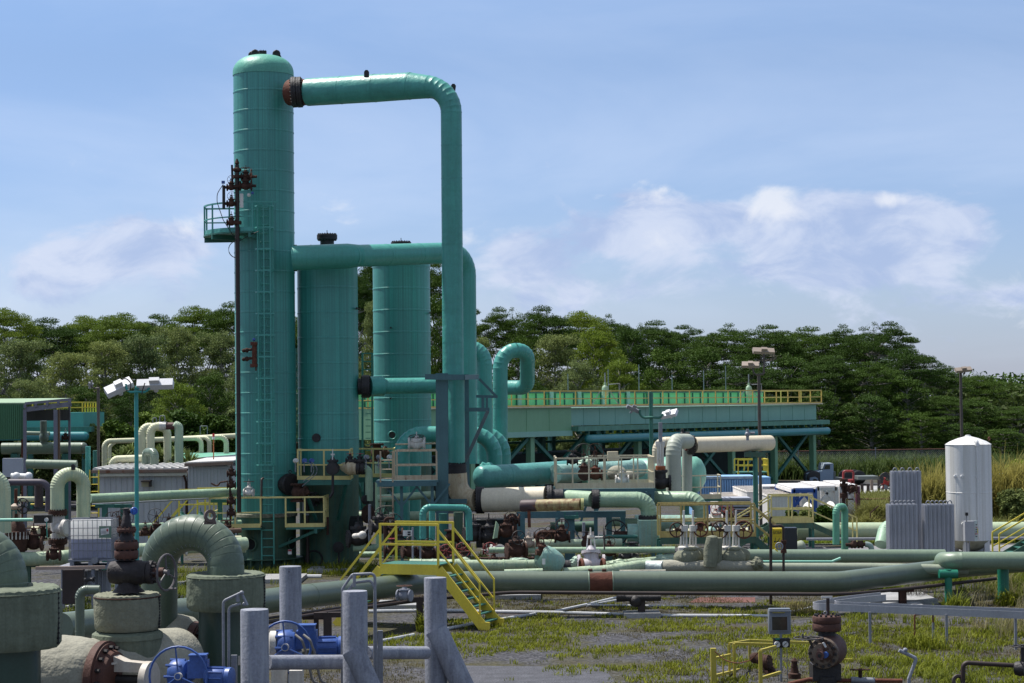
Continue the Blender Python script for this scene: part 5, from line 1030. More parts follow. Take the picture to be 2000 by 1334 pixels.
q = MB(); bx(q, 1885, 1018, 1903, 1057, d, .3); q.build('enclosure', mat('box grey', (.33, .34, .37), .5, var=.05), T, smooth=False)
q = MB(); a, b = W(1903.5, 1057, d), W(1912, 1017, d); q.prism([V3(a.x, a.y, a.z), V3(b.x, a.y+.25, a.z), V3(b.x, a.y+.25, b.z), V3(a.x, a.y, b.z)], (0, .05, 0)); q.build('switch_panel', mat('pale panel', (.42, .48, .46), .5, var=.05), T, smooth=False)
for k, py in enumerate((1025, 1030, 1034, 1039, 1043, 1048)):
    q = MB(); q.box(W(1907.7, py, d-.02)+V3(0, .05, 0), (.05 if k != 4 else .09, .04, .035)); q.build('switch', (BLACK, REDW, BLACK, BLACK, REDW, BLACK)[k], T, smooth=False)
q = MB(); q.box(W(1911, 1037, d)+V3(0, .12, 0), (.02, .03, .18)); q.build('sticker', YELLOW, T, smooth=False)
q = MB(); q.cyl(W(1888, 1018, d), W(1888, 1006, d), .02); q.build('mast', GALV, T); q = MB(); q.cyl(W(1888, 1007, d), W(1888, 1001, d), .06); q.build('photocell', BLACK, T)
q = MB(); q.cyl(W(1888, 1058, d), W(1888, 1078, d), .035); q.cyl(W(1893, 1058, d), W(1893, 1078, d), .025); q.build('conduit', GALV, T)
# upright finned ambient vaporizers
def fins(lbl, px0, px1, py0, py1, d, nx, ny, loops):
    a, b = W(px0, py1, d), W(px1, py0, d); zb = 0.0; T = thing('finned_vaporizer', lbl, 'vaporizer', ((a.x+b.x)/2, a.y, 0), 0, 'grey finned vaporizers'); sx = (b.x-a.x)/nx
    for j in range(ny):
        for i in range(nx):
            x, y = a.x+sx*(i+.5), a.y+j*sx*1.02; q = MB(); r = sx*.49
            for k in range(4): an = k*math.pi/4+.12; q.box((x, y, (zb+.15+b.z)/2), (2*r, .014, b.z-zb-.15), an)
            q.cyl((x, y, zb+.1), (x, y, b.z+.01), .035, n=8); q.build('fin_tube', ALU, T, smooth=False)
    for j in range(1):
        for i in range(0, nx-1, loops): x = a.x+sx*(i+.5); q = MB(); q.tube([V3(x+sx*(.5-.5*math.cos(t*math.pi/8)), a.y+j*sx, b.z+.02+sx*.75*math.sin(t*math.pi/8)) for t in range(9)], .022, 8); q.build('return_bend', GALV, T)
    q = MB(); q.box(((a.x+b.x)/2, a.y+sx*(ny-1)/2, .1), (b.x-a.x+.1, sx*ny, .14)); q.build('base', ALU, T, smooth=False)
fins('tall grey finned vaporizer rack with looped tops, behind the shorter pair', 1743, 1800, 920, 1070, 76.5, 8, 3, 2)
fins('short grey finned vaporizer rack in front of the tall looped one', 1736, 1793, 985, 1078, 74.5, 7, 4, 1)
fins('short grey finned vaporizer rack between the tall looped one and the white tank', 1806, 1864, 985, 1078, 74.5, 7, 4, 1)
# yellow stair rails at the right edge
T = thing('access_stair', 'yellow handrailed stair rising to the right edge beside the white tank', 'stair', gz(1960, 1075, 70)); d = 70
e0, e1 = W(1937, 1074, d), W(2060, 985, d)
stair(T, V3(e1.x, e1.y, e1.z-.9), V3(e0.x, e0.y, 0), (0, 1, 0), 1.0, DKGREEN, STEELG, YELLOW, 1.0, 8, .2)
# ------------------------------------------------ lamp poles
def pole(lbl, px, py0, py1, d, r, mt, heads, arms, name='lamp_post'):
    p = gz(px, py1, d); T = thing(name, lbl, 'lamp post', p); top = zt(px, py0, d); q = MB(); q.cyl(p, V3(p.x, p.y, top), r, r*.9, 14); q.build('pole', mt, T)
    for (x0, y0, x1, y1) in arms: q = MB(); q.tube(bend(Wp((px, y0, d), ((x1*.6+px*.4) if abs(x1-px) > 3 else x1, y0+1, d), (x1, y0-2, d), (x1, y1, d)), .2, 4), r*.55, 10); q.build('arm', mt, T)
    for (cx, cy, w_, h_, yaw, tilt, roll, hm) in heads:
        L_, H_ = m_(w_, d), m_(h_, d); M = Matrix.Translation(W(cx, cy, d)) @ Euler((tilt, roll, yaw)).to_matrix().to_4x4(); q = MB()
        q.add([(-L_/2, -H_/2, 0), (L_/2, -H_/2, 0), (L_/2, H_/2, 0), (-L_/2, H_/2, 0), (-L_/2*1.03, -H_/2*1.05, -.14), (L_/2*1.03, -H_/2*1.05, -.14), (L_/2*1.03, H_/2*1.05, -.14), (-L_/2*1.03, H_/2*1.05, -.14)], [(0, 1, 2, 3), (7, 6, 5, 4), (0, 4, 5, 1), (1, 5, 6, 2), (2, 6, 7, 3), (3, 7, 4, 0)])
        f = xf(q, M).build('floodlight', hm, T, smooth=False)
        q = MB(); q.box((0, -H_*.1, .06), (L_*.28, H_*.5, .12)); q.cyl((0, 0, 0), (0, 0, -.28), .05); xf(q, M).build('ballast_box', hm, f, smooth=False)
        q = MB(); q.box((0, 0, -.145), (L_*.92, H_*.9, .01)); xf(q, M).build('lens', mat('lamp glass', (.42, .40, .34), .2, var=.05), f, smooth=False)
    return T
BRL = mat('brown lamp housing', (.30, .245, .20), .5, var=.06); WHL = mat('white lamp housing', (.60, .60, .62), .4, var=.05); BRPOLE = mat('brown lamp pole', (.075, .060, .050), .6, var=.15)
pole('tall brown post with two brown floodlights at different heights, right of the ivory pipe', 1487, 733, 1075, 86, .075, BRPOLE, [(1492, 683, 42, 12, .1, .75, .05, BRL), (1466, 710, 34, 12, -.15, .75, .02, BRL)], [(0, 731, 1492, 692), (0, 731, 1471, 716)])
pole('distant brown post with one brown floodlight rising above the white tank', 1881, 722, 1000, 108, .085, BRPOLE, [(1882, 720, 34, 10, .25, .7, -.08, BRL)], [(0, 730, 1884, 727)])
pole('slim dark green mast with two drooping floodlights before the cooling deck', 1274, 765, 990, 84, .095, STEELG, [(1238, 796, 28, 6, .3, .5, .42, GALV), (1306, 806, 32, 18, -.5, .6, -.2, WHL)], [(0, 815, 1250, 800), (0, 815, 1294, 808)])
T = pole('teal post with two big white floodlights spread left and right', 268.5, 757, 1250, 42, .047, mat('teal lamp pole', (.035, .28, .26), .4, var=.06), [(231, 752, 54, 20, .35, .75, -.42, WHL), (302, 746, 70, 17, .05, .85, -.02, WHL)], [(0, 765, 246, 750), (0, 765, 292, 752)])
q = MB(); q.sphere(W(268.5, 757, 42), .05); q.build('cap', mat('teal lamp pole', (0, 0, 0)), T)
q = MB(); q.tube(bend(Wp((238, 742, 41.8), (244, 736, 41.8), (256, 748, 41.8), (254, 766, 41.8), (247, 762, 41.8)), .1, 3), .012, 6); q.tube(bend(Wp((283, 748, 41.8), (279, 760, 41.8), (277, 770, 41.8)), .1, 3), .012, 6); q.build('cable', BLACK, T)
pole('thin brown distant lamp post behind the grey metal shed', 193, 755, 990, 88, .07, BRPOLE, [(178, 748, 10, 6, .2, .5, .3, GALV)], [(0, 758, 178, 750)])
# ------------------------------------------------ vehicles, containers, things beyond the road
T = thing('shipping_container', 'sky blue corrugated shipping container with rust flecked roof edge', 'container', gz(1420, 960, 104)); d = 104
CB = mat('sky blue container', (.20, .42, .72), .5, var=.12, vs=1, streak=.4, scol=(.35, .38, .38), rust=.12, zs=.8)
a, b = W(1352, 965, d), W(1476, 930, d); q = MB(); q.box(((a.x+b.x)/2, a.y+1.25, b.z-1.25), (b.x-a.x, 2.4, 2.5))
n = 26
for i in range(n): x = a.x+(b.x-a.x)*(i+.5)/n; q.box((x, a.y-.0, b.z-1.28), ((b.x-a.x)/n*.5, .12, 2.2))
q.build('corrugated_body', CB, T, smooth=False)
q = MB(); q.box(((a.x+b.x)/2, a.y-.01, b.z-.06), (b.x-a.x+.02, .16, .13)); q.build('top_rail', mat('faded blue rail', (.30, .38, .46), .6, var=.3, vs=4, rust=.3), T, smooth=False)
q = MB(); q.box((a.x+.9, a.y-.08, b.z-1.9), (1.8, .06, 1.0)); q.build('door_panel', mat('royal blue tarp', (.03, .10, .42), .5, var=.2, bump=.8), T)
T = thing('shipping_container', 'short pale blue container end right of the brown floodlight pole', 'container', gz(1495, 945, 112)); q = MB(); bx(q, 1482, 932, 1505, 962, 112, 2.4); q.build('body', CB, T, smooth=False)
WH2 = mat('container white', (.66, .65, .64), .55, var=.08, streak=.3, scol=(.35, .25, .2), rust=.14)
def isotank(lbl, px0, px1, py0, py1, d, fm, tm):
    T = thing('tank_container', lbl, 'tank container', gz((px0+px1)/2, py1, d), 0, 'framed tank containers'); a, b = W(px0, py1, d), W(px1, py0, d); yb = a.y+5.5; H = b.z; z0 = H-2.5; cx = (a.x+b.x)/2; w_ = b.x-a.x
    q = MB(); r = min(w_, 2.4)*.46; q.lathe([(.001, .15), (r*.6, .22), (r*.95, .45), (r, .7), (r, 5.0), (r*.6, 5.4), (.001, 5.5)], (cx, a.y, z0+1.22), (0, 1, 0), 32); q.build('vessel', tm, T)
    for y in (a.y, yb):
        q = MB()
        for x in (a.x, b.x): q.box((x, y, z0+1.25), (.16, .16, 2.5))
        q.box((cx, y, H-.08), (w_, .16, .16)); q.box((cx, y, z0+.08), (w_, .16, .16))
        q.bar((a.x, y, H-.8), (a.x+.6, y, H-.1), .1); q.bar((b.x, y, H-.8), (b.x-.6, y, H-.1), .1); q.bar((a.x, y, z0+.8), (a.x+.6, y, z0+.1), .1); q.bar((b.x, y, z0+.8), (b.x-.6, y, z0+.1), .1); q.build('end_frame', fm, T, smooth=False)
    q = MB()
    for x in (a.x, b.x): q.box((x, (a.y+yb)/2, H-.08), (.14, 5.4, .14)); q.box((x, (a.y+yb)/2, z0+.08), (.14, 5.4, .14))
    q.build('side_rail', WH2, T, smooth=False); q = MB(); q.box((cx, (a.y+yb)/2, H+.03), (w_*.97, 5.2, .05)); q.build('walkway', WH2, T, smooth=False); return T
isotank('white tank in a royal blue frame beside the white framed ones', 1550, 1592, 955, 1010, 88, mat('royal blue frame', (.02, .08, .34), .5, var=.1), WH2)
isotank('white tank in a white frame, middle of the framed tank containers', 1597, 1634, 951, 1010, 90, WH2, WH2)
isotank('white tank in a white frame with a maroon end post, rightmost of the framed tanks', 1643, 1676, 949, 1010, 92, WH2, WH2)
q = MB(); bx(q, 1673, 950, 1680, 1003, 91.5, .3); solo(q, 'maroon_post', mat('maroon paint', (.10, .02, .05), .5), 'maroon square post at the right end of the framed tank containers', 'post')
T = thing('container_row', 'long white container with a maroon stripe along its roof edge, behind the framed tanks', 'container', gz(1570, 985, 100)); q = MB(); bx(q, 1490, 948, 1668, 1000, 99, 2.4); q.build('body', WH2, T, smooth=False); q = MB(); bx(q, 1504, 950.5, 1640, 953, 98.9, .05); q.build('stripe', mat('maroon paint', (0, 0, 0)), T, smooth=False)
for k, (x0, x1, y0, d_, lb) in enumerate(((1460, 1500, 962, 92, 'white weathered container with rust stained roof, left of the blue framed tank'), (1500, 1552, 970, 88, 'low white stained container nearest the pale yellow platform'), (1412, 1462, 975, 94, 'white weathered container partly hidden by the grey crate'))):
    T = thing('old_container', lb, 'container', gz((x0+x1)/2, 1010, d_)); a, b = W(x0, 1005, d_), W(x1, y0, d_); q = MB(); q.box(((a.x+b.x)/2, a.y+3, b.z/2), (b.x-a.x, 6, b.z)); q.build('body', WH2, T, smooth=False)
    q = MB(); q.box(((a.x+b.x)/2, a.y+3, b.z+.03), (b.x-a.x+.05, 6.05, .05))
    for i in range(7): q.box(((a.x+b.x)/2, a.y+.4+i*.85, b.z+.07), (b.x-a.x, .1, .04))
    q.build('roof', mat('stained white roof', (.60, .56, .52), .8, var=.15, vs=2, rust=.28, rcol=(.2, .12, .09), rs=1.2), T, smooth=False)
T = thing('timber_crate', 'pale grey slatted crate stack behind the faded yellow platform rails', 'crate', gz(1436, 1020, 84)); d = 84
for j, (y0, y1) in enumerate(((972, 991), (992, 1010), (1011, 1030))):
    q = MB(); bx(q, 1408, y0, 1466, y1, d, 1.2); 
    for k in range(3): yy = y0+(y1-y0)*(k+.5)/3; bx(q, 1407, yy-2, 1467, yy+2, d-.05, .05)
    q.build('crate_tier', mat('grey timber', (.34, .36, .42), .8, var=.15, vs=4, streak=.2), T, smooth=False)
T = thing('cable_drum_stand', 'rusty slatted steel frame beside the grey crate stack', 'frame', gz(1450, 1030, 82)); q = MB()
for k in range(8): bx(q, 1434, 996+k*4, 1466, 998+k*4, 82, .3)
bx(q, 1434, 994, 1436, 1060, 82, .3); bx(q, 1464, 994, 1466, 1060, 82, .3); q.build('slats', RUST, T, smooth=False)
# truck (bonneted flatbed), side view
d = 140; pxm = d/F
def tp(px, py): p = W(px, py, d); return p
T = thing('flatbed_truck', 'grey-blue bonneted flatbed truck parked sideways in front of tall grass', 'truck', gz(1620, 945, d))
TB = mat('faded truck blue', (.18, .25, .34), .5, var=.08)
def prof(pts, dep, off=0): 
    P_ = [tp(*p) for p in pts]; y = P_[0].y+off; return MB().prism([V3(p.x, y, p.z) for p in P_], (0, dep, 0))
prof([(1580, 935), (1580.5, 927), (1584, 925), (1603, 920), (1608, 919), (1608, 943), (1598, 943), (1596, 937), (1588, 936), (1586, 940), (1580, 941)], 1.9, .1).build('bonnet', TB, T, smooth=False)
prof([(1602, 943), (1602, 922), (1607.5, 918.5), (1611, 906), (1628, 905.5), (1628, 943)], 2.2).build('cab', TB, T, smooth=False)
prof([(1606, 916), (1610, 906.5), (1626, 906), (1626.5, 904.8), (1610, 905.2)], 2.24, -.02).build('cab_roof', mat('pale truck roof', (.32, .38, .44), .5), T, smooth=False)
prof([(1609.3, 916.5), (1612.2, 908.5), (1621, 908), (1621, 916)], .03, -.02).build('door_window', mat('dark glass', (.012, .02, .02), .1, spec=.8, var=.2), T, smooth=False)
prof([(1581.5, 933), (1592, 931), (1597, 934), (1599, 941), (1597, 941), (1595, 936), (1589, 935), (1586, 940), (1581.5, 938)], .35, -.06).build('mudguard', TB, T, smooth=False)
prof([(1629, 939), (1629, 933), (1690, 934), (1690, 939)], 2.3).build('flatbed', mat('grey steel bed', (.12, .14, .14), .6), T, smooth=False)
prof([(1629, 934), (1629, 921), (1632, 921), (1632, 934)], 2.2).build('headboard', mat('grey steel bed', (0, 0, 0)), T, smooth=False)
for px in (1591, 1660, 1678):
    for o_ in (.15, 1.9): p = tp(px, 941); q = MB(); q.lathe([(.18, -.14), (.42, -.14), (.5, -.08), (.5, .08), (.42, .14), (.18, .14)], (p.x, p.y+o_, .5), (0, 1, 0), 24); wl = q.build('wheel', BLACK, T); q = MB(); q.cyl((p.x, p.y+o_-.12, .5), (p.x, p.y+o_+.12, .5), .2); q.build('rim', GALV, wl)
T = thing('trailer_deck', 'low grey-green trailer deck half hidden in tall grass beyond the bollards', 'trailer', gz(1700, 938, 138)); q = MB(); bx(q, 1676, 930, 1716, 937, 138, 2.2); q.build('deck', mat('grey steel bed', (0, 0, 0)), T, smooth=False)
T = thing('yard_machine', 'yellow loader partly seen behind the tall finned vaporizer', 'loader', gz(1735, 938, 136)); q = MB(); bx(q, 1728, 930, 1748, 938, 136, 2); bx(q, 1733, 924, 1742, 931, 136, 1.6); q.build('body', mat('loader yellow', (.34, .22, .02), .6, var=.2, rust=.15), T, smooth=False)
for px in (1731, 1746): p = W(px, 940, 136); q = MB(); q.lathe([(.2, -.15), (.5, -.12), (.5, .12), (.2, .15)], (p.x, p.y, .5), (0, 1, 0), 20); q.build('wheel', BLACK, T)
T = thing('standpipe', 'red inverted U pipe standing behind the dark vent standpipe', 'pipe', gz(1657, 950, 100)); d = 100
q = MB(); q.tube(bend(Wp((1647, 975, d), (1647, 920, d), (1667, 920, d), (1667, 975, d)), .12, 4), .055, 12); q.build('pipe', mat('hydrant red', (.27, .03, .03), .45, var=.1), T); q = MB(); q.tube(Wp((1647, 939, d), (1667, 938, d)), .07, 10); q.flange(W(1660, 944, d), (1, 0, 0), .14, .06, 8); q.build('cross_pipe', mat('hydrant red', (0, 0, 0)), T)
T = thing('motorbike', 'small red motorbike parked side on left of the tall finned vaporizer', 'motorbike', gz(1730, 962, 126)); d = 126
MR = mat('motorbike red', (.42, .03, .025), .4, var=.08)
for px in (1724, 1738): p = W(px, 960, d); q = MB(); q.torus((p.x, p.y, .30), (0, 1, 0), .26, .05, 24, 8); q.build('tyre', BLACK, T); q = MB(); q.cyl((p.x, p.y-.03, .3), (p.x, p.y+.03, .3), .1); q.build('hub', GALV, T)
p0, p1 = W(1724, 960, d), W(1738, 960, d); xa, xb, y = p0.x, p1.x, p0.y
q = MB(); q.bar((xa, y, .3), (xa+.15, y, .95), .07); q.tube([V3(xa+.15, y-.3, 1.0), V3(xa+.15, y+.3, 1.0)], .02, 6); q.build('fork', MR, T)
q = MB(); q.prism([V3(xa+.12, y-.1, .62), V3(xa+.15, y-.1, .85), V3(xb-.1, y-.1, .80), V3(xb+.12, y-.1, .86), V3(xb-.06, y-.1, .66), V3(xa+.35, y-.1, .45)], (0, .2, 0)); q.bar((xa-.1, y, .60), (xa+.16, y, .62), .1, .03); q.build('body', MR, T)
q = MB(); q.box(((xa+xb)/2-.02, y, .42), (.28, .2, .26)); q.build('engine', GALV, T); q = MB(); q.box(((xa+xb)/2+.15, y, .87), (.45, .17, .07)); q.build('seat', BLACK, T)
for k, (px, py0, py1) in enumerate(((1684, 957, 972), (1696, 957, 973), (1703, 949, 968), (1717, 952, 970))):
    p = gz(px, py1, 128 if k < 2 else 131); q = MB(); q.cyl(p, V3(p.x, p.y, .55 if k < 2 else .68), .11, .10, 12); solo(q, 'bollard', BROWNP if k != 2 else mat('weathered timber post', (.2, .15, .12), .9), ('first dark bollard from the left on the pale gravel', 'second dark bollard from the left on the pale gravel', 'tall weathered brown bollard with a reddish middle', 'dark bollard nearest the red motorbike')[k], 'bollard', 'bollards on the pale gravel')
# ------------------------------------------------ fences
def fence(lbl, pts, h, sp, mt, tmt, mesh_mt, name='chain_link_fence'):
    T = thing(name, lbl, 'fence', pts[0]); up = V3(0, 0, h)
    q = MB()
    for a, b in zip(pts, pts[1:]): q.cyl(a+up, b+up, .035, n=8)
    q.build('top_rail', tmt, T)
    for j, (a, b) in enumerate(zip(pts, pts[1:])):
        n = max(1, round((b-a).length/sp))
        for i in range(0 if j == 0 else 1, n+1): p = a.lerp(b, i/n); q = MB(); q.cyl(p, p+up*1.1, .04, n=8); q.build('post', mt, T)
    q = MB(); mesh = .16
    for a, b in zip(pts, pts[1:]):
        L_ = (b-a).length; t_ = (b-a)/L_; k = -h
        while k < L_:
            s0, s1 = max(0, k), min(L_, k+h)
            q.bar(a+t_*s0+V3(0, 0, s0-k), a+t_*s1+V3(0, 0, s1-k), .010); q.bar(a+t_*s0+V3(0, 0, h-(s0-k)), a+t_*s1+V3(0, 0, h-(s1-k)), .010); k += mesh
    o = q.build('mesh', mesh_mt, T, smooth=False); o['kind'] = 'stuff'
FRUST = mat('rusty fence rail', (.13, .055, .035), .8, var=.3, vs=3)
fence('tall chain link fence with a rusty top rail in front of the wood', [gz(1380, 950, 150), gz(1560, 950, 152), gz(1860, 945, 154)], 2.1, 5, GALV, FRUST, GALV)
fence('low chain link fence with a rusty rail beside the green standpipe', [gz(1655, 1038, 92), gz(1738, 1038, 92)], 1.35, 1.9, RUST, FRUST, GALV)
fence('long low fence with a rusty rail behind the white tank and fins', [gz(1796, 1020, 95), gz(2040, 1018, 95)], 1.35, 3, RUST, FRUST, GALV)
q = MB(); q.tube(bend(Wp((1700, 1035, 88), (1700, 1002, 88), (1716, 988, 88)), .05, 2), .03, 8); bx(q, 1738, 1018, 1741, 1045, 88, .1); bx(q, 1700, 1011, 1738, 1013, 88, .06); solo(q, 'low_gate', RUST, 'rusty low gate frame left of the grey finned vaporizers', 'gate')
T = thing('stacked_ducts', 'dark open ended round ducts stacked in the bushes right of the white tank', 'duct', gz(1955, 1000, 100)); 
for (px, py) in ((1945, 938), (1957, 938), (1969, 938), (1951, 950), (1963, 950)): q = MB(); p = W(px, py, 100); q.lathe([(m_(6, 100), 0), (m_(6, 100), 2), (m_(5, 100), 2), (m_(5, 100), 0)], p, (0, 1, 0), 20, caps=False); q.build('duct', BLACK, T)
q = MB(); bx(q, 1938, 927, 1975, 932, 99.8, 2); q.build('cover', WHITE, T, smooth=False)
# yellow stair near the wood
T = thing('yellow_stair_tower', 'small yellow railed landing standing behind the blue container', 'platform', gz(1470, 950, 118)); a, b = W(1442, 922, 118), W(1500, 922, 118); b.z = a.z
q = MB(); q.box(((a.x+b.x)/2, a.y+1, a.z-.05), (b.x-a.x, 2, .08)); q.build('deck', STEELG, T, smooth=False)
rail(T, [a, b, b+V3(0, 2, 0), a+V3(0, 2, 0)], .72, YELLOW, w=.07, sp=.62, toe=0)
for p in (a, b): q = MB(); q.bar(V3(p.x, p.y, 0), p, .1); q.build('leg', YELLOW, T, smooth=False)
# ================================================================== left: shed, far pipes, building
T = thing('open_shelter', 'green roofed open shelter with green corrugated wall on steel posts at the left edge', 'shelter', gz(60, 960, 92)); d = 92
q = MB(); a, b, c_, e = W(-60, 790, d), W(47, 787, d), W(139, 777.5, d+1), W(-60, 780, d+4)
q.prism([W(-60, 786.5, d), W(47, 786.5, d), W(139, 779, d), W(139, 777.5, d+5), W(-60, 779, d+5)], (0, 0, -.06)); q.build('roof', mat('pale green roof', (.26, .36, .22), .55, var=.1), T, smooth=False)
q = MB(); x0, x1 = W(-60, 800, d).x, W(47, 800, d).x; za, zb = zt(20, 858, d), zt(20, 788, d); q.box(((x0+x1)/2, a.y+.06, (za+zb)/2), (x1-x0, .04, zb-za))
n = 26
for i in range(n): q.box((x0+(x1-x0)*(i+.5)/n, a.y+.03, (za+zb)/2), (.06, .05, zb-za))
q.build('green_wall', mat('green corrugated sheet', (.045, .15, .065), .5, var=.08, streak=.2), T, smooth=False)
PURP = mat('grey purple steel', (.15, .15, .19), .55, var=.15, streak=.3, scol=(.12, .07, .05))
q = MB(); q.bar(W(49, 788, d-.1), W(139, 780, d-.1), .06, .12); q.bar(W(49, 800, d-.1), W(139, 789, d-.1), .08, .22); 
for px in (49, 70, 92, 114, 136): yy = 790-(px-49)*.09; q.bar(W(px, yy, d-.15), W(px, yy+7, d-.15), .12, .1)
q.build('roof_truss', PURP, T, smooth=False)
q = MB(); a2, b2 = W(52, 822, d+4), W(136, 800, d+4); q.box(((a2.x+b2.x)/2, a2.y, (a2.z+b2.z)/2), (b2.x-a2.x, .05, b2.z-a2.z)); q.build('rear_sheet', mat('dark corrugated sheet', (.06, .06, .065), .6, var=.15, streak=.4), T, smooth=False)
for (px, dd, w_, mt) in ((49, -.2, .14, PURP), (45.5, 4, .16, RUSTR), (109, -.2, .16, PURP), (115, 0, .12, mat('rusty steel post', (.16, .10, .06), .7, rust=.3)), (136, 4, .1, PURP)):
    p = gz(px, 950, d+dd); q = MB(); q.bar(p, V3(p.x, p.y, zt(px, 800 if px != 136 else 792, d+dd)-(0 if px != 45.5 else .9)), w_, w_); q.build('post', mt, T, smooth=False)
# sage silencers behind
TP = thing('silencer_vessel', 'fat ribbed sage horizontal vessel with an upright neck under the green shelter', 'vessel', gz(90, 930, 98)); d = 98
Q, rs = lapped(Wp((4, 876, d), (160, 875, d)), m_(11.2, d), .35, .03); q = MB(); q.tube(Q, .3, 32, rs=rs); q.build('shell', SAGE, TP); q = MB(); q.sphere(W(162, 875, d), m_(11.3, d), 24, 12, (.8, 1, 1)); q.build('end_cap', SAGED, TP)
q = MB(); q.cyl(W(85, 876, d), W(85, 822, d), m_(6.5, d), n=20); q.lathe([(m_(7, d), 0), (m_(9, d), .1), (m_(9, d), .3), (m_(7, d), .4)], W(86, 862, d), (0, 0, 1), 20); q.build('neck', SAGED, TP)
for px in (30, 130): p = gz(px, 930, d); q = MB(); q.box((p.x, p.y, zt(px, 886, d)/2), (.3, .6, zt(px, 886, d))); q.build('saddle', STEELG, TP)
lp('second ribbed sage vessel lying lower behind the purple grey pipe', [(52, 906, 84), (150, 908, 84)], 9, SAGE, .3, lap=.35, step=.03)
lp('pale sage pipe above the ribbed vessel behind the shelter posts', [(48, 846, 104), (96, 847, 104)], 4, SAGE, .3, ends='round')
valve('small rust brown control valve with pale top seen right of the shelter post', 128, 855, 96, 3.2, (1, 0, 0), body=RUST, ymat=WHITER, wheel=None)
lp('teal upright standpipe right of the ribbed vessel', [(172, 945, 86), (172, 872, 86)], 5, TEAL, .2)
lp('dark teal stout upright pipe beside the teal standpipe', [(187, 945, 90), (187, 880, 90)], 5.5, STEELG, .2)
q = MB(); bx(q, 5, 895, 42, 932, 80, .3); solo(q, 'panel_cabinet', mat('lilac grey panel', (.36, .37, .42), .5, var=.06), 'pale lilac grey flat cabinet under the green shelter', 'cabinet')
# cream pipes behind the shed
CRK = dict(lap=.35, step=.015)
TP = thing('loop_pipe', 'front cream loop pipe with a brown bare section at its top', 'pipe', gz(320, 920, 92)); d = 92
Q, rs = lapped(bend(Wp((294, 915, d), (294, 832, d), (322, 832, d)), .36, 7), m_(8, d), .4, .015); q = MB(); q.tube(Q, .2, 26, rs=rs); q.build('left_leg', CREAM, TP)
q = MB(); q.cyl(W(312, 832, d), W(325, 832, d), m_(8.2, d), n=24); q.build('worn_sleeve', mat('worn aluminium sleeve', (.48, .47, .44), .5, metal=.3, var=.3, vs=6), TP)
q = MB(); q.cyl(W(324, 832, d), W(346, 832, d), m_(7, d), n=24); q.build('bare_pipe', mat('maroon brown pipe', (.07, .022, .022), .6, var=.2), TP)
Q, rs = lapped(bend(Wp((343, 831, d), (349.5, 831, d), (349.5, 915, d)), .36, 6), m_(8.3, d), 1.2, .015); q = MB(); q.tube(Q, .2, 26, rs=rs); q.build('right_leg', mat('weathered cream green', (.30, .42, .29), .55, var=.12, streak=.7, scol=(.48, .50, .34), zs=.2), TP)
lp('rear cream loop pipe half hidden behind the teal lamp post', [(277, 915, 94), (277, 832, 94), (327, 836, 94.5), (327, 915, 94.5)], 7.5, CREAM, .36, **CRK)
lp('long cream pipe running along the back with an elbow down at its left end', [(204, 915, 100), (204, 862, 100), (330, 858, 101), (462, 851, 102)], 5, CREAM, [.3, 1], **CRK)
lp('cream pipe drop leg nearest the front loop', [(350, 857, 99), (393, 856, 99), (393, 890, 99)], 4.6, CREAM, .3, **CRK)
lp('middle cream pipe drop leg behind the green roofed hut', [(385, 855, 101), (409, 855, 100.6), (409, 890, 100.6)], 4.3, CREAM, .3, **CRK)
lp('right cream pipe drop leg near the tallest tower', [(410, 854, 98.6), (442, 853, 98.6), (442, 890, 98.6)], 5, CREAM, .34, **CRK)
lp('small cream elbow behind the spiky plants at the left', [(214, 905, 103), (214, 872, 103), (224, 864, 103)], 3.6, CREAM, .2, **CRK)
lp('polished sage U bend pipe standing on the shed roof line', [(285, 925, 88), (285, 883, 88), (302, 883, 87.4), (302, 925, 87.4)], 8, mat('glossy sage', (.14, .19, .14), .3, var=.1, spec=.7), .21, 7, .3)
lp('cream pipe with an open elbow at its left, above the shed roof', [(218, 918, 88.6), (220, 897, 88.6), (280, 895, 88.6)], 7, CREAM, .3, **CRK)
for (px, py0, w_, lb) in ((302, 824, 7, 'lower'), (317, 820, 10, 'taller')): solo(MB().tube(bend(Wp((px-w_/2, 836, 92), (px-w_/2, py0-8, 92), (px+w_/2, py0-8, 92), (px+w_/2, 836, 92)), .06, 3), .022, 6), 'vent_tube', GALV, f'{lb} thin grey inverted U vent tube above the cream loop', 'vent', 'thin vent tubes')
solo(MB().tube(bend(Wp((391, 850, 98), (391, 832, 98), (405, 832, 98), (405, 848, 98)), .05, 3), .02, 6), 'vent_tube', GALV, 'thin grey square vent tube above the long cream pipe', 'vent', 'thin vent tubes')
T = thing('marker_mast', 'orange thin mast with a red beacon tip in front of the green roofed hut', 'mast', gz(417, 940, 86)); q = MB(); q.cyl(gz(417, 940, 86), W(417, 858, 86), .025, n=8); q.build('mast', mat('orange rust mast', (.32, .10, .03), .6), T); q = MB(); q.cyl(W(417, 858, 86), W(417, 853, 86), .06); q.build('white_band', WHITE, T); q = MB(); q.cyl(W(417, 853, 86), W(417, 847, 86), .05); q.build('beacon', mat('red beacon', (.45, .02, .02), .4), T)
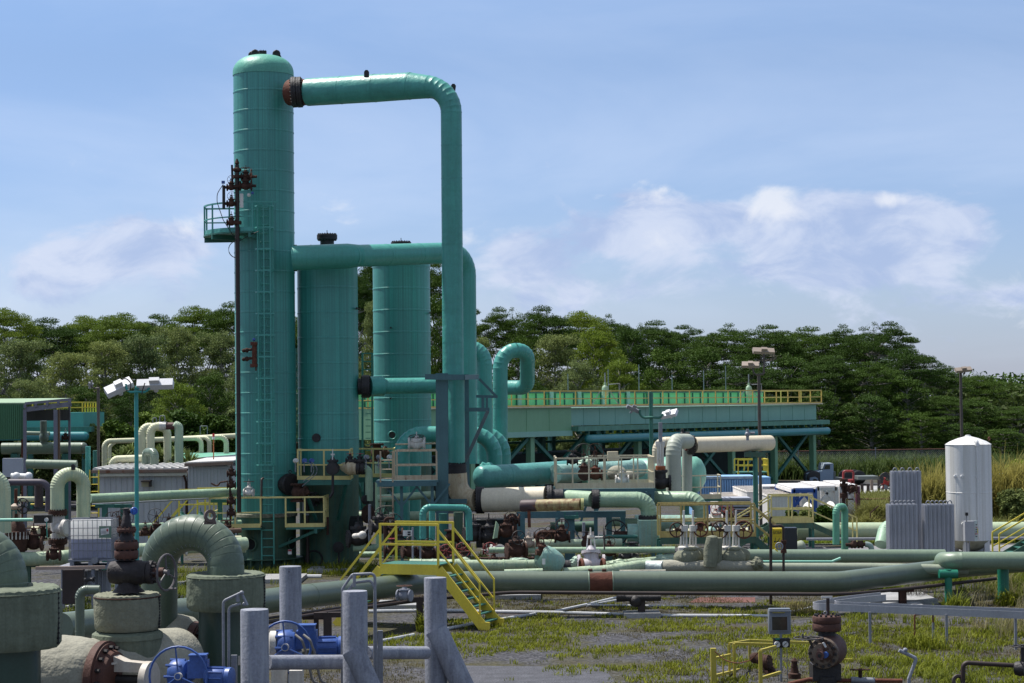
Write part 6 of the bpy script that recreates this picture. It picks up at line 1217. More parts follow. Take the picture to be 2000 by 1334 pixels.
# green roofed hut
T = thing('green_hut', 'small dark green hut with a bright mint roof and white fascia', 'hut', gz(415, 940, 95)); d = 95
q = MB(); bx(q, 372, 897, 452, 950, d, 3); q.build('wall', mat('dark green hut wall', (.02, .10, .065), .6), T, smooth=False)
q = MB(); q.prism([W(357, 896, d-.5), W(463, 889, d-.5), W(463, 884, d+4), W(357, 884, d+4)], (0, 0, -.05)); q.build('roof', mat('mint roof', (.12, .36, .24), .5, var=.08), T, smooth=False)
q = MB(); q.bar(W(370, 897.5, d-.55), W(463, 890.5, d-.55), .04, .14); q.box(W(405, 899, d-.5), (.1, .08, .1)); q.build('fascia', WHITE, T, smooth=False)
# grey metal shed
T = thing('metal_shed', 'grey metal clad shed with a white ribbed roof and rusty eaves', 'shed', gz(320, 1060, 84)); d = 84
x0, xm, x1 = W(193, 950, d).x, W(366, 950, d).x, W(456, 950, d).x; y = W(193, 950, d).y; ze = zt(280, 921, d)
q = MB(); q.box(((x0+xm)/2, y+2.5, ze/2), (xm-x0, 5, ze)); q.box(((xm+x1)/2+.05, y+2.2, ze/2+.1), (x1-xm-.1, 5.2, ze+.2))
n = 16
for i in range(n+1): q.box((x0+(xm-x0)*i/n, y-.01, ze/2), (.035, .04, ze))
for i in range(13): q.box((xm+.15+(x1-xm-.2)*i/12, y-.41, ze/2+.1), (.035, .04, ze+.18))
q.build('wall', SIDING, T, smooth=False)
q = MB(); zr = zt(280, 912, d); q.prism([V3(x0-.2, y-.3, ze+.09), V3(xm, y-.3, ze+.09), V3(xm, y+5.2, ze+.12), V3(x0-.2, y+5.2, ze+.12)], (0, 0, .06))
for i in range(12): x = x0-.1+(xm-x0)*i/11.5; q.bar((x, y-.3, ze+.16), (x, y+5.2, ze+.19), .10, .06)
q.prism([V3(xm+.02, y-.7, ze+.34), V3(x1+.1, y-.7, ze+.40), V3(x1+.1, y+5.2, ze+.44), V3(xm+.02, y+5.2, ze+.38)], (0, 0, .05)); q.build('roof', mat('white metal roof', (.50, .49, .47), .55, var=.12, rust=.16), T, smooth=False)
q = MB(); q.box(((x0+xm)/2-.1, y-.32, ze+.02), (xm-x0+.25, .14, .12)); q.bar((xm, y-.72, ze+.27), (x1+.1, y-.72, ze+.33), .08, .14); q.build('rusty_eave', mat('rusty gutter', (.20, .13, .10), .7, rust=.4, rcol=(.16, .06, .03)), T, smooth=False)
q = MB(); q.box(((x0+xm)/2, y-.28, ze-.12), (xm-x0+.1, .08, .12)); q.build('gutter', mat('cream gutter', (.48, .45, .38), .6, rust=.1), T, smooth=False)
q = MB(); q.tube(bend([V3(xm-.1, y-.3, ze-.15), V3(xm-.02, y-.2, ze-.45), V3(xm-.02, y-.1, .1)], .15, 4), .05, 8); q.build('downpipe', RUST, T)
T = thing('wall_light', 'square rusty wall lamp with a dark hood on the grey shed wall', 'wall lamp', W(284, 945, 83.8)); q = MB(); bx(q, 276, 941, 291, 951, 83.5, .3); q.build('lens', mat('dusty lens', (.30, .26, .16), .5), T, smooth=False); q = MB(); bx(q, 275, 938.5, 293, 941.5, 83.3, .5); bx(q, 290.5, 939, 293, 951, 83.45, .4); q.build('hood', BROWNP, T, smooth=False)
# ------------------------------------------------ left middle distance
lp('pale green insulated pipe running level in front of the grey shed', [(175, 974, 68), (330, 967, 70), (462, 961, 72)], 9.2, PALEG, 1.5, lap=2.4)
lp('cream U bend pipe rising from the white rusty valve at the left', [(112, 996, 62), (112, 926, 62), (163, 926, 62.4), (163, 1016, 62.4)], 13.4, mat('cream green U bend', (.48, .51, .32), .5, var=.12, streak=.5, scol=(.16, .33, .27), zs=.4), .40, 11, .7)
q = MB(); p = W(143, 912, 62); q.prism([p+V3(-.06, -.03, -.1), p+V3(.06, -.03, -.1), p+V3(.06, -.03, .05), p+V3(0, -.03, .1), p+V3(-.06, -.03, .05)], (0, .06, 0)); solo(q, 'lifting_lug', DARKI, 'small dark lifting lug on top of the cream U bend', 'lug')
lp('green and cream U bend pipe cut by the left edge', [(-52, 1030, 59), (-52, 928, 59), (6, 930, 59), (8, 1040, 59)], 14, mat('cream green U bend', (0, 0, 0)), .46, 11, .8)
T = thing('check_valve', 'white rust stained valve body between two rusty bolted flanges below the cream U bend', 'valve', W(116, 1058, 62)); WR = mat('rust blotched white', (.52, .50, .47), .6, var=.12, streak=.3, scol=(.2, .12, .08), rust=.32, rcol=(.20, .08, .03))
q = MB(); q.lathe([(m_(13, 62), 0), (m_(13.5, 62), .1), (m_(12, 62), .3), (m_(14.5, 62), .5), (m_(13.5, 62), .75), (m_(13, 62), .82)], W(113, 1057, 62), (0, 0, 1), 28); q.build('body', WR, T)
for py in (1001, 1057): q = MB(); q.flange(W(113, py, 62), (0, 0, 1), m_(18.5, 62), .07, 18); q.build('flange', RUST, T)
q = MB(); q.cyl(W(113, 1032, 62), W(132, 1031, 61.5), m_(12, 62), n=24); q.flange(W(128, 1031, 61.6), (1, -.3, 0), m_(17, 62), .06, 18); q.build('side_flange', WR, T)
q = MB(); q.cyl(W(113, 1057, 62), W(113, 1090, 62), m_(13, 62), n=24); q.build('lower_pipe', RUST, T)
T = thing('globe_valve', 'rust domed valve with a tall stem and black wheel at the far left', 'valve', W(31, 1066, 60)); d = 60
q = MB(); q.lathe([(m_(14, d), -.3), (m_(20, d), 0), (m_(22, d), .28), (m_(23, d), .3), (m_(23, d), .42), (m_(18, d), .43), (m_(15, d), .62), (m_(6, d), .75), (m_(5, d), .95)], W(33, 1065, d), (0, 0, 1), 30); q.build('body', RUST, T)
q = MB(); 
for i in range(18): a = i*.349; p = W(33, 1046, d); q.cyl(p+V3(math.cos(a)*.33, math.sin(a)*.33, -.1), p+V3(math.cos(a)*.33, math.sin(a)*.33, .12), .022, n=6)
q.build('bolt_ring', WHITER, T)
q = MB(); q.bar(W(27, 1030, d), W(27, 998, d), .07); q.bar(W(36, 1030, d), W(36, 998, d), .07); q.lathe([(.1, 0), (.17, .05), (.17, .12), (.06, .2)], W(31, 996, d), (0, 0, 1), 16); q.build('yoke', mat('pale rusty yoke', (.35, .28, .22), .7, rust=.4), T)
q = MB(); q.cyl(W(31, 990, d), W(31, 955, d), .05); q.build('stem', RUSTR, T); q = MB(); q.wheel(W(45, 988, d-.2), (.5, 1, 0), m_(15, d), .022, 5); q.build('handwheel', BLACK, T)
lp('purple grey pipe bending down behind the cream U bend', [(17, 942, 66), (95, 942, 66), (95, 1000, 66)], 6.6, mat('purple grey pipe', (.075, .062, .085), .5, var=.2, streak=.3), .3, 8, 0)
lp('upright brown and purple pipe below the purple grey one', [(76, 990, 67), (76, 944, 67)], 8.5, mat('brown purple pipe', (.055, .035, .035), .6, var=.3, streak=.4), .2, lap=0)
q = MB(); q.tube(Wp((22, 931, 66.5), (62, 932, 66.5)), m_(7, 66), 16); q.sphere(W(32, 930, 66.3), m_(8, 66), 14, 8); q.sphere(W(56, 930, 66.3), m_(8, 66), 14, 8); solo(q, 'insulation_wrap', WHITE, 'white lumpy wrapped fitting on the purple grey pipe', 'insulation')
lp('thin mint pipe ending in a black elbow at the far left', [(-20, 1016, 57), (64, 1015, 57)], 3.2, mat('mint pipe', (0, 0, 0)), .1, lap=0)
lp('low fat faded green pipe with rust streaks under the tote and left valves', [(-30, 1094, 59.5), (110, 1090, 60), (245, 1076, 61.5), (480, 1062, 64)], 13.5, FADED, .8, lap=1.1, jit=.04)
valve('dark rusty small valve with a gauge left of the white check valve', 82, 1040, 61, 6, (0, 0, 1), (1, 0, 0), body=RUST, wheel=None, stem=.2)
T = thing('gauge_rack', 'dark bolted plate with a white pressure gauge beside the check valve', 'gauge', W(82, 1018, 60.6)); q = MB(); bx(q, 66, 1006, 99, 1022, 60.6, .25); q.build('plate', DARKI, T, smooth=False); gauge(T, W(91, 1015, 60.4), .06); q = MB(); q.tube(bend(Wp((91, 1018, 60.5), (92, 1050, 60.5)), .1), .02, 6); q.build('tubing', TEAL, T); gauge(T, W(86, 1060, 60.3), .05)
q = MB(); q.cyl(W(62, 1040, 60.5), W(76, 1040, 60.5), m_(12, 60), n=20); solo(q, 'stub_pipe', CREAM, 'cream round pipe end beside the dark gauge plate', 'pipe')
for (px, py, rp, dd, mt, lb) in ((214, 1006, 12, 64, RUST, 'rusty handwheel valve just above the white tote'), (240, 1004, 17, 65, DARKI, 'dark large handwheel valve behind the teal lamp post'), (300, 1002, 15, 66, DARKI, 'dark handwheel valve in front of the shed right of the lamp post')):
    valve(lb, px+6, py+34, dd, 5.5, (1, 0, 0), (0, 0, 1), body=RUST, wheel='side', wr=rp/5.5, stem=1.4, wmat=mt)
valve('small rusty valve lying low right of the white tote', 284, 1040, 64, 4, (1, .2, 0), body=RUST, wheel='top', wr=1.6)
for (px, lb) in ((355, 'first from the left'), (392, 'second from the left'), (425, 'third from the left')): valve(f'rust flecked green valve below the yellow landing, {lb}', px, 1022, 77, 7, (0, 1, 0), body=STEELG, wheel=None, stem=.3, group='green valves below the yellow landing')
lp('thin white conduit sloping along the grey shed front', [(180, 985, 70), (440, 972, 73)], 1.6, GALV, .2, lap=0)
lp('faded pipe lying low behind the big gooseneck', [(270, 1072, 66), (480, 1070, 66)], 9, FADED, .5, lap=1)
T = thing('yellow_landing', 'yellow railed landing with a sloping stair left of the tallest tower', 'stair', gz(400, 1060, 75)); d = 75; a, b = W(350, 1015, d), W(452, 1013, d); b.z = a.z
q = MB(); q.box(((a.x+b.x)/2, a.y+.6, a.z-.05), (b.x-a.x, 1.2, .08)); q.build('deck', DKGREEN, T, smooth=False)
rail(T, [a, b], 1.12, YELLOW, w=.06, sp=.9, toe=0); rail(T, [a+V3(.5, 1.2, 0), b+V3(0, 1.2, 0)], 1.12, YELLOW, w=.06, sp=1.2, toe=0)
e = W(283, 1052, d); stair(T, a-V3(0, 0, .1), V3(e.x, a.y, .1), (.35, .94, 0), 1.2, DKGREEN, STEELG, YELLOW, 1.12, 7, .2)
for p in (a, b): q = MB(); q.bar(V3(p.x, p.y+.6, 0), V3(p.x, p.y+.6, p.z), .1); q.build('leg', STEELG, T, smooth=False)
T = thing('yellow_ladder', 'small yellow caged step ladder left of the grey shed', 'ladder', gz(184, 1000, 80)); ladder(T, gz(184, 1000, 80), W(184, 918, 80), .36, YELLOW, (1, 0, 0), .28)
# tote tank on a steel stand
T = thing('tote_tank', 'white caged plastic tote tank with a bluish lower half', 'tank', W(176, 1098, 58)); d = 58

def plastic(nm, col, k):
    m = mat(nm, col, .45, var=.03); t = m.node_tree; p = [n for n in t.nodes if n.type == 'BSDF_PRINCIPLED'][0]; o = [n for n in t.nodes if n.type == 'OUTPUT_MATERIAL'][0]; tl = N(t, 'ShaderNodeBsdfTranslucent', i_Color=(*col, 1)); ms = N(t, 'ShaderNodeMixShader', i_0=k)
    t.links.new(p.outputs[0], ms.inputs[1]); t.links.new(tl.outputs[0], ms.inputs[2]); t.links.new(ms.outputs[0], o.inputs[0]); return m
PL = plastic('translucent white plastic', (.95, .95, .94), .7); PL2 = plastic('bluish filled plastic', (.56, .58, .72), .5); a, b = W(135, 1092, d), W(217, 1015, d); wx = b.x-a.x; dy = 1.0; zm = zt(176, 1053, d); cy = a.y+dy/2; cx = (a.x+b.x)/2
def rbox(x0, x1, y0, y1, z0, z1, r=.07, cap0=True, cap1=True):
    q = MB(); pr = []
    for (cx_, cy_, a0) in ((x1-r, y1-r, 0), (x0+r, y1-r, 90), (x0+r, y0+r, 180), (x1-r, y0+r, 270)):
        for k in range(5): t = R_(a0+k*22.5); pr.append((cx_+r*math.cos(t), cy_+r*math.sin(t)))
    n = len(pr); zs = [(z0, .96 if cap0 else 1), (z0+.04 if cap0 else z0+.001, 1), (z1-.05 if cap1 else z1-.001, 1), (z1, .94 if cap1 else 1)]; mx_, my_ = (x0+x1)/2, (y0+y1)/2
    vs = [V3(mx_+(x-mx_)*s, my_+(y-my_)*s, z) for z, s in zs for x, y in pr]; fs = [tuple(range(n-1, -1, -1)), tuple(range(3*n, 4*n))]+[(j*n+i, j*n+(i+1) % n, (j+1)*n+(i+1) % n, (j+1)*n+i) for j in range(3) for i in range(n)]
    return q.add(vs, fs)
rbox(a.x+.03, b.x-.03, a.y+.03, a.y+dy-.03, a.z, zm, cap1=False).build('filled_half', PL2, T); rbox(a.x+.03, b.x-.03, a.y+.03, a.y+dy-.03, zm, b.z, cap0=False).build('empty_half', PL, T)
q = MB(); q.cyl((cx, cy, b.z-.02), (cx, cy, b.z+.06), .12, n=20); q.build('lid', BLACK, T)
q = MB(); rr = .011
for k in range(6): z = a.z+(b.z-a.z)*(.02+.96*k/5); pts = [V3(a.x, a.y, z), V3(b.x, a.y, z), V3(b.x, a.y+dy, z), V3(a.x, a.y+dy, z), V3(a.x, a.y, z)]; [q.bar(p0, p1, .016) for p0, p1 in zip(pts, pts[1:])]
for i in range(10):
    f = i/9
    for yy in (a.y, a.y+dy): q.bar((a.x+wx*f, yy-.012*(1 if yy == a.y else -1), a.z), (a.x+wx*f, yy-.012*(1 if yy == a.y else -1), b.z), .016)
    for xx in (a.x, b.x): q.bar((xx, a.y+dy*f, a.z), (xx, a.y+dy*f, b.z), .016)
for f in (.3, .7): q.bar((a.x, a.y+dy*f, b.z+.015), (b.x, a.y+dy*f, b.z+.015), .04)
q.build('cage', GALV, T, smooth=False)
q = MB(); q.box(W(205.5, 1039, d-.03), (m_(24, d), .012, m_(23, d))); q.build('label_plate', mat('green label plate', (.12, .20, .15), .6, var=.05), T, smooth=False)
q = MB(); q.prism([W(196.5, 1033, d-.05), W(212.5, 1030.5, d-.05), W(213, 1042.5, d-.05), W(197, 1045.5, d-.05)], (0, -.006, 0)); q.build('paper_label', WHITE, T, smooth=False)
q = MB(); p = W(209.7, 1035.5, d-.08); q.prism([p+V3(0, 0, .055), p+V3(.032, 0, 0), p+V3(0, 0, -.055), p+V3(-.032, 0, 0)], (0, -.005, 0)); q.build('hazard_diamond', REDW, T, smooth=False)
q = MB()
for k in range(3): q.box(W(202.5, 1037.5+k*2, d-.065), (.14, .004, .012))
q.build('fine_print', mat('grey ink', (.25, .25, .25), .8), T, smooth=False)
q = MB(); q.box((cx, cy, a.z-.04), (wx+.06, dy+.04, .05))
for f in (.06, .5, .94): q.box((a.x+wx*f, cy, a.z-.13), (.12, dy, .12))
q.build('pallet', GALV, T, smooth=False); q = MB(); q.cyl(W(186, 1094, d-.1), W(186, 1094, d-.1)+V3(0, -.12, 0), .1, n=18); q.build('outlet_valve', GALV, T)
T = thing('steel_stand', 'grey steel table stand carrying the white tote tank', 'stand', gz(176, 1170, d)); zt_ = a.z-.19
q = MB(); q.box((cx-.02, cy, zt_-.05), (wx+.5, dy+.2, .09)); q.build('table_top', GALVP, T, smooth=False)
for x in (a.x-.18, cx+.08, b.x+.15):
    for yy in (a.y, a.y+dy): q = MB(); q.bar((x, yy, 0), (x, yy, zt_-.08), .09, .09); q.build('leg', GALVP, T, smooth=False)
q = MB(); q.bar(W(70, 1110, 56.5), W(205, 1108, 56.5), .09); solo(q, 'loose_beam', mat('rusty flat beam', (.30, .22, .18), .7, rust=.3), 'level pale rusty beam crossing below the tote tank', 'beam')
q = MB(); bx(q, 122, 1113, 161, 1180, 57.2, .3); solo(q, 'dark_panel', BROWNP, 'very dark upright panel standing below the tote tank', 'panel')
q = MB(); bx(q, 163, 1114, 215, 1165, 58.6, .1); 
for k in range(6): bx(q, 168+k*8, 1115, 169+k*8, 1164, 58.5, .05)
solo(q, 'fence_panel', mat('grey weathered panel', (.36, .37, .41), .7, var=.12, streak=.3), 'pale grey upright panel under the right half of the tote', 'panel')
T = thing('tap_valve', 'tiny dark tap with a small wheel in front of the dark panel', 'valve', W(168, 1142, 44)); q = MB(); q.cyl(W(168, 1150, 44), W(168, 1115, 44), .035); q.cyl(W(168, 1132, 44), W(182, 1132, 44), .04); q.sphere(W(169, 1132, 44), .06, 10, 6); q.build('body', DARKI, T); q = MB(); q.wheel(W(183, 1132, 44), (1, -.3, 0), .06, .012, 4); q.build('handwheel', DARKI, T)
# ------------------------------------------------ clutter between the vessels and the crossing stair
TP = thing('drain_manifold', 'pale jacketed elbow pipe with dark flanges on the right of the second vessel', 'pipe', W(715, 975, 71.6)); d = 71.4
q = MB(); q.tube(Wp((672, 912, d+.6), (683, 914, d), (702, 916, d)), .25, 20, rs=[m_(9, d), m_(14, d), m_(11, d)]); q.build('jacket', WORNIV, TP)
for px in (700, 709): q = MB(); q.flange(W(px, 915, d), (1, -.1, 0), m_(12, d), .07, 12); q.build('flange', DARKI, TP)
Q, rs = lapped(bend(Wp((710, 915, d), (720, 915, d), (721, 978, d)), .2, 6), m_(7.5, d), .5, .02); q = MB(); q.tube(Q, .14, 22, rs=rs); q.build('elbow_pipe', PALEG, TP)
q = MB(); q.flange(W(714, 976, d-.1), (.7, -.7, 0), m_(9, d), .05, 12); q.build('blind_flange', DARKI, TP)
for (x, y) in ((684, 893), (703, 893)): valve_parts(TP, frame(W(x, y+8, d), (1, 0, 0)), .075, DARKI, wheel='top', wr=1.7, stem=.5, wmat=REDW)
valve('silver topped gate valve with bolted flange in front of the second vessel platform', 650, 915, 70.8, 7, (0, 1, 0), (0, 0, 1), body=DARKI, ymat=WHITER, wheel=None, stem=.8)
q = MB(); q.tube(bend(Wp((650, 925, 70.7), (650, 962, 70.7), (644, 972, 70.7)), .1, 3), .05, 10); solo(q, 'drain_line', DARKI, 'thin dark drain pipe hanging below the silver topped valve', 'pipe')
for k, (px, py, mt) in enumerate(((577, 900, WHITER), (594, 900, BLUE), (608, 900, BLUE), (715, 893, GALV), (739, 893, GALV), (760, 893, WHITER))):
    T = thing('transmitter', ('white', 'first blue', 'second blue', 'first grey', 'second grey', 'last pale')[k]+' round instrument head along the vessel platform rails', 'instrument', W(px, py, 71.2), 0, 'instrument heads along the vessel platform rails'); q = MB(); q.sphere(W(px, py, 71.2), .09, 14, 8); q.cyl(W(px, py, 71.2), W(px, py, 71.2)+V3(.06, -.12, .02), .07); q.build('head', mt, T); q = MB(); q.cyl(W(px, py+3, 71.2), W(px, py+22, 71.2), .02); q.build('stem', GALV, T)
q = MB(); q.tube(bend(Wp((594, 903, 71), (612, 905, 71), (614, 925, 71), (592, 940, 71)), .3, 5), .013, 6); q.tube(bend(Wp((608, 903, 71), (622, 908, 71), (618, 926, 71), (590, 950, 71)), .3, 5), .013, 6); solo(q, 'flexible_conduit', GALV, 'pair of thin looping conduits from the blue instrument heads', 'cable')
for (px, py, r, dd, mt, lb) in ((860, 1076, 13, 62.5, REDW, 'red handwheel valve seen through the crossing stair handrail'), (893, 1073, 14, 63.4, REDW, 'red handwheel valve right of the crossing stair landing'), (945, 1072, 13, 61.8, REDW, 'faded red handwheel valve beside the black wheel')):
    valve(lb, px+12, py, dd, 6.5, (1, 0, 0), (-.3, -1, .05), body=RUST, wheel='top', wr=r/6.5, stem=.6, wmat=mt)
valve('black handwheel valve with rust white body right of the red ones', 975, 1078, 61.5, 8, (0, 1, 0), (-.4, -1, .05), body=WR, wheel='top', wr=1.75, stem=.3, wmat=BLACK)
for (px, py, dd, r, lb) in ((700, 1052, 69, 10, 'dark valve block left of the crossing stair with white nozzle'), (742, 1030, 67, 9, 'rust valve block behind the yellow landing rail'), (800, 1078, 64, 7, 'rust valve low behind the crossing stair landing'), (835, 1082, 64, 7, 'second rust valve low behind the crossing stair landing'), (925, 1045, 66, 9, 'dark valve body below the ivory outlet flange'), (1008, 1076, 60, 9, 'dark bolted valve block right of the black wheel')):
    valve(lb, px, py, dd, r, (1, .3, 0), body=DARKI if py < 1060 else RUST, wheel=None if px in (700, 925) else 'side', wr=1.5, stem=.4, wmat=DARKI)
q = MB(); q.tube(Wp((692, 1047, 68), (706, 1045, 67.5)), m_(5, 68), 14); q.sphere(W(708, 1045, 67.5), m_(8, 68), 14, 8); solo(q, 'white_nozzle', WHITER, 'white rounded nozzle beside the dark valve block', 'nozzle')
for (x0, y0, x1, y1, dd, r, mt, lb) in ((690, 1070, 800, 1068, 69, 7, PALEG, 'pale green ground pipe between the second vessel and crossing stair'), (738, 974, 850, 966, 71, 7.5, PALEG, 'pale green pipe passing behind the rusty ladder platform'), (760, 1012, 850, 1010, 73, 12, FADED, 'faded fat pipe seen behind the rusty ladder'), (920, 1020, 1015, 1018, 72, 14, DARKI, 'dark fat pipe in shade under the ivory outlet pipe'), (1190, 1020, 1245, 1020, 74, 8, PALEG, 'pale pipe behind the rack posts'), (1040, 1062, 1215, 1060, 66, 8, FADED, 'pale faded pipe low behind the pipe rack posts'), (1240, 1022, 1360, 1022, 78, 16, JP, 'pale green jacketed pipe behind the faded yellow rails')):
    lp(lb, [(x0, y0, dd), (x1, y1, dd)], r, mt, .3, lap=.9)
for (px, py, r, lb) in ((1000, 1010, 15, 'large dark handwheel hanging below the ivory outlet pipe'), (1058, 1045, 16, 'dark handwheel behind the rusty prop under the stub pipe'), (1078, 1040, 17, 'second dark handwheel beside the rack post under the stub pipe')):
    valve(lb, px, py+6, 66.5, 7, (1, 0, 0), (0, -1, .2), body=RUST, wheel='top', wr=r/7, stem=.4, wmat=DARKI)
valve('rust topped upright valve in front of the rack posts left of the open jacket', 1033, 1062, 60.5, 5.5, (1, 0, 0), (0, 0, 1), body=mat('pale rusty yoke', (0, 0, 0)), wheel=None, stem=.8)
q = MB(); bx(q, 930, 1015, 1012, 1070, 70, 1.5); solo(q, 'dark_block', mat('black skid', (.012, .016, .015), .7, var=.3, rust=.1), 'dark equipment block in the shade below the ivory outlet pipe', 'skid')  # plain near-black box filling the dark area among the machinery
q = MB(); q.prism(Wp((968, 1018, 65), (973, 1025, 65), (970, 1050, 65), (962, 1052, 65)), (.03, -.03, 0)); solo(q, 'bent_sheet', PALEG, 'small bent strip of pale green cladding hanging below the ivory pipe', 'sheet')
# rusty ladder platform in the middle
T = thing('ladder_platform', 'rust stained cream railed platform with a ladder left of the blue-grey support', 'platform', gz(800, 1040, 68)); d = 68; a, b = W(771, 938, d), W(853, 938, d); b.z = a.z
RC = mat('rust stained cream', (.46, .38, .26), .65, var=.14, streak=.5, scol=(.2, .08, .04), rust=.34)
q = MB(); q.box(((a.x+b.x)/2-.3, a.y+.7, a.z-.05), (b.x-a.x+.7, 1.4, .08)); q.bar((a.x-.6, a.y, a.z-.14), (b.x, a.y, a.z-.14), .08, .14); q.build('deck', BLUEG, T, smooth=False)
rail(T, [a, b], 1.0, RC, w=.06, sp=1.3, toe=.16); rail(T, [a+V3(0, 1.4, 0), b+V3(0, 1.4, 0)], 1.0, RC, w=.055, sp=1.3, toe=0)
ladder(T, gz(755, 1060, d), W(755, 881, d), .42, RC, (1, 0, 0), .3, .02)
for px in (785, 845): p = gz(px, 1040, d+.2); q = MB(); q.bar(p, V3(p.x, p.y, a.z), .1, .1); q.bar(V3(p.x, p.y, a.z-.9), V3(p.x+.6, p.y, a.z-.15), .07); q.bar(V3(p.x, p.y, a.z-.9), V3(p.x-.6, p.y, a.z-.15), .07); q.build('leg', BLUEG, T, smooth=False)
valve('pale round gate valve with a flat brown wheel above the rusty ladder platform', 814, 867, 69.5, 7.5, (1, 0, 0), (-.15, -.2, 1), body=WHITER, wheel='top', wr=2.0, stem=.25, wmat=BROWNP, bonnet=.5)
lp('thin rusty rod through the pale gate valve above the ladder platform', [(772, 868, 69.4), (853, 866, 69.4)], 1.6, WORNIV, .1, lap=0)
T = thing('notice_sign', 'small white two panel notice on a grey post behind the crossing stair rail', 'sign', gz(805, 1090, 60)); q = MB(); bx(q, 787, 1036, 804, 1047, 60, .02); q.build('plate', WHITE, T, smooth=False); q = MB(); bx(q, 796, 1038, 802, 1041, 59.95, .02); bx(q, 796, 1042.5, 802, 1045.5, 59.95, .02); q.build('pictogram', BLACK, T, smooth=False)
q = MB(); q.cyl(gz(806, 1090, 60.1), W(806, 1030, 60.1), .03, n=8); q.build('post', GALV, T)
lp('thin galvanised inverted U pipe behind the crossing stair', [(806, 1110, 59), (806, 1066, 59), (821, 1066, 59), (821, 1110, 59)], 1.7, GALV, .06, 4, 0)
for k in range(3): valve(('rusty flanged valve right of the tallest tower, upper', 'dark flanged valve between tower and second vessel, lower', 'rusty flanged valve left of the third vessel')[k], (583, 581, 736)[k], (882, 962, 884)[k], (75.2, 71.5, 76.5)[k], 8, (0, 0, 1), (1, -.3, 0), body=RUST, wheel=None, stem=.2, ymat=DARKI)

# ------------------------------------------------ denser pipework left of the towers
for (pts, r, mt, lb) in (([(-10, 1052, 64), (100, 1049, 65)], 7, CREAM, 'cream level pipe behind the globe valve at the far left'), ([(30, 975, 72), (98, 975, 73)], 5, CREAM, 'cream pipe behind the black handwheel at the far left'), ([(60, 985, 70), (100, 985, 70)], 1.6, YELLOW, 'thin yellow rail behind the purple pipe'), ([(185, 1032, 69), (470, 1022, 72)], 7, PALEG, 'pale green pipe low in front of the grey shed'), ([(228, 1044, 67), (470, 1036, 70)], 5, mat('rusty long pipe', (.15, .09, .06), .7, rust=.35), 'rusty thin pipe below the yellow landing'), ([(300, 1056, 66), (470, 1052, 68)], 6, CREAM, 'cream pipe seen through the big gooseneck arch'), ([(590, 1010, 79), (735, 1008, 79)], 9, FADED, 'faded fat pipe behind the second vessel'), ([(600, 1085, 76), (740, 1083, 76)], 6, PALEG, 'low pale green pipe behind the second vessel foot')): lp(lb, pts, r, mt, .3, lap=.9)
for (px, py, r, dd, xd, up, wl, bm, wm, lb) in ((66, 1062, 8, 60.2, (1, 0, 0), (0, 0, 1), 'top', RUST, RUST, 'rusty flanged valve sitting on the low faded pipe at the far left'), (105, 1085, 6, 58.8, (1, 0, 0), (0, 0, 1), None, RUST, RUST, 'small rusty fitting just left of the white tote'), (232, 1030, 6, 66.5, (1, 0, 0), (0, 0, 1), 'side', RUST, RUST, 'rusty wheel valve behind the tote, right of the first wheels'), (330, 1035, 6.5, 68, (1, 0, 0), (0, 0, 1), 'top', RUST, DARKI, 'rusty valve below the sloping yellow stair rail'), (372, 1045, 7, 66, (0, 1, 0), (0, 0, 1), 'top', DARKI, RUST, 'dark valve below the yellow landing'), (352, 1075, 6, 62, (1, 0, 0), (0, 0, 1), None, WHITER, RUST, 'pale rusty small valve seen inside the gooseneck arch'), (443, 1040, 6, 70, (1, 0, 0), (0, 0, 1), 'top', RUST, RUST, 'rusty valve at the left foot of the tallest tower'), (598, 1040, 7, 75, (0, 0, 1), (1, 0, 0), None, RUST, RUST, 'rusty upright valve between tower and second vessel'), (610, 975, 6, 72.5, (0, 0, 1), (1, 0, 0), None, DARKI, DARKI, 'dark upright valve right of the round bolted manway'), (770, 1045, 8, 66, (1, 0, 0), (0, 0, 1), 'side', RUST, DARKI, 'rusty wheel valve behind the ladder of the rusty platform'), (905, 1100, 6, 59.5, (1, 0, 0), (0, 0, 1), 'top', RUST, RUST, 'rusty valve on the faded pipe right of the crossing stair'), (1222, 1088, 6, 62, (1, 0, 0), (0, 0, 1), None, DARKI, DARKI, 'dark bolted valve between the tilted valve and olive jackets'), (1118, 900, 5, 76, (1, 0, 0), (0, 0, 1), 'top', DARKI, RUST, 'dark valve at the left inside the cream railed platform'), (1215, 938, 6, 74, (1, 0, 0), (0, 0, 1), None, WHITER, RUST, 'pale valve at the right inside the cream railed platform')):
    valve(lb, px, py, dd, r, xd, up, body=bm, wheel=wl, wmat=wm, stem=.6, wr=1.9)
for (px, py0, py1, dd, w_, mt, lb) in ((55, 1100, 1140, 60, 10, DKGREEN, 'dark green saddle post under the low faded pipe at the left'), (240, 985, 1060, 69, 8, STEELG, 'green post under the pale pipe by the grey shed'), (205, 985, 1060, 68.5, 10, STEELG, 'second green post under the pale pipe by the grey shed'), (430, 975, 1060, 72, 8, STEELG, 'green post under the pale pipe near the tallest tower')):
    stand(lb, px, py0, py1, dd, w_, mt, False)

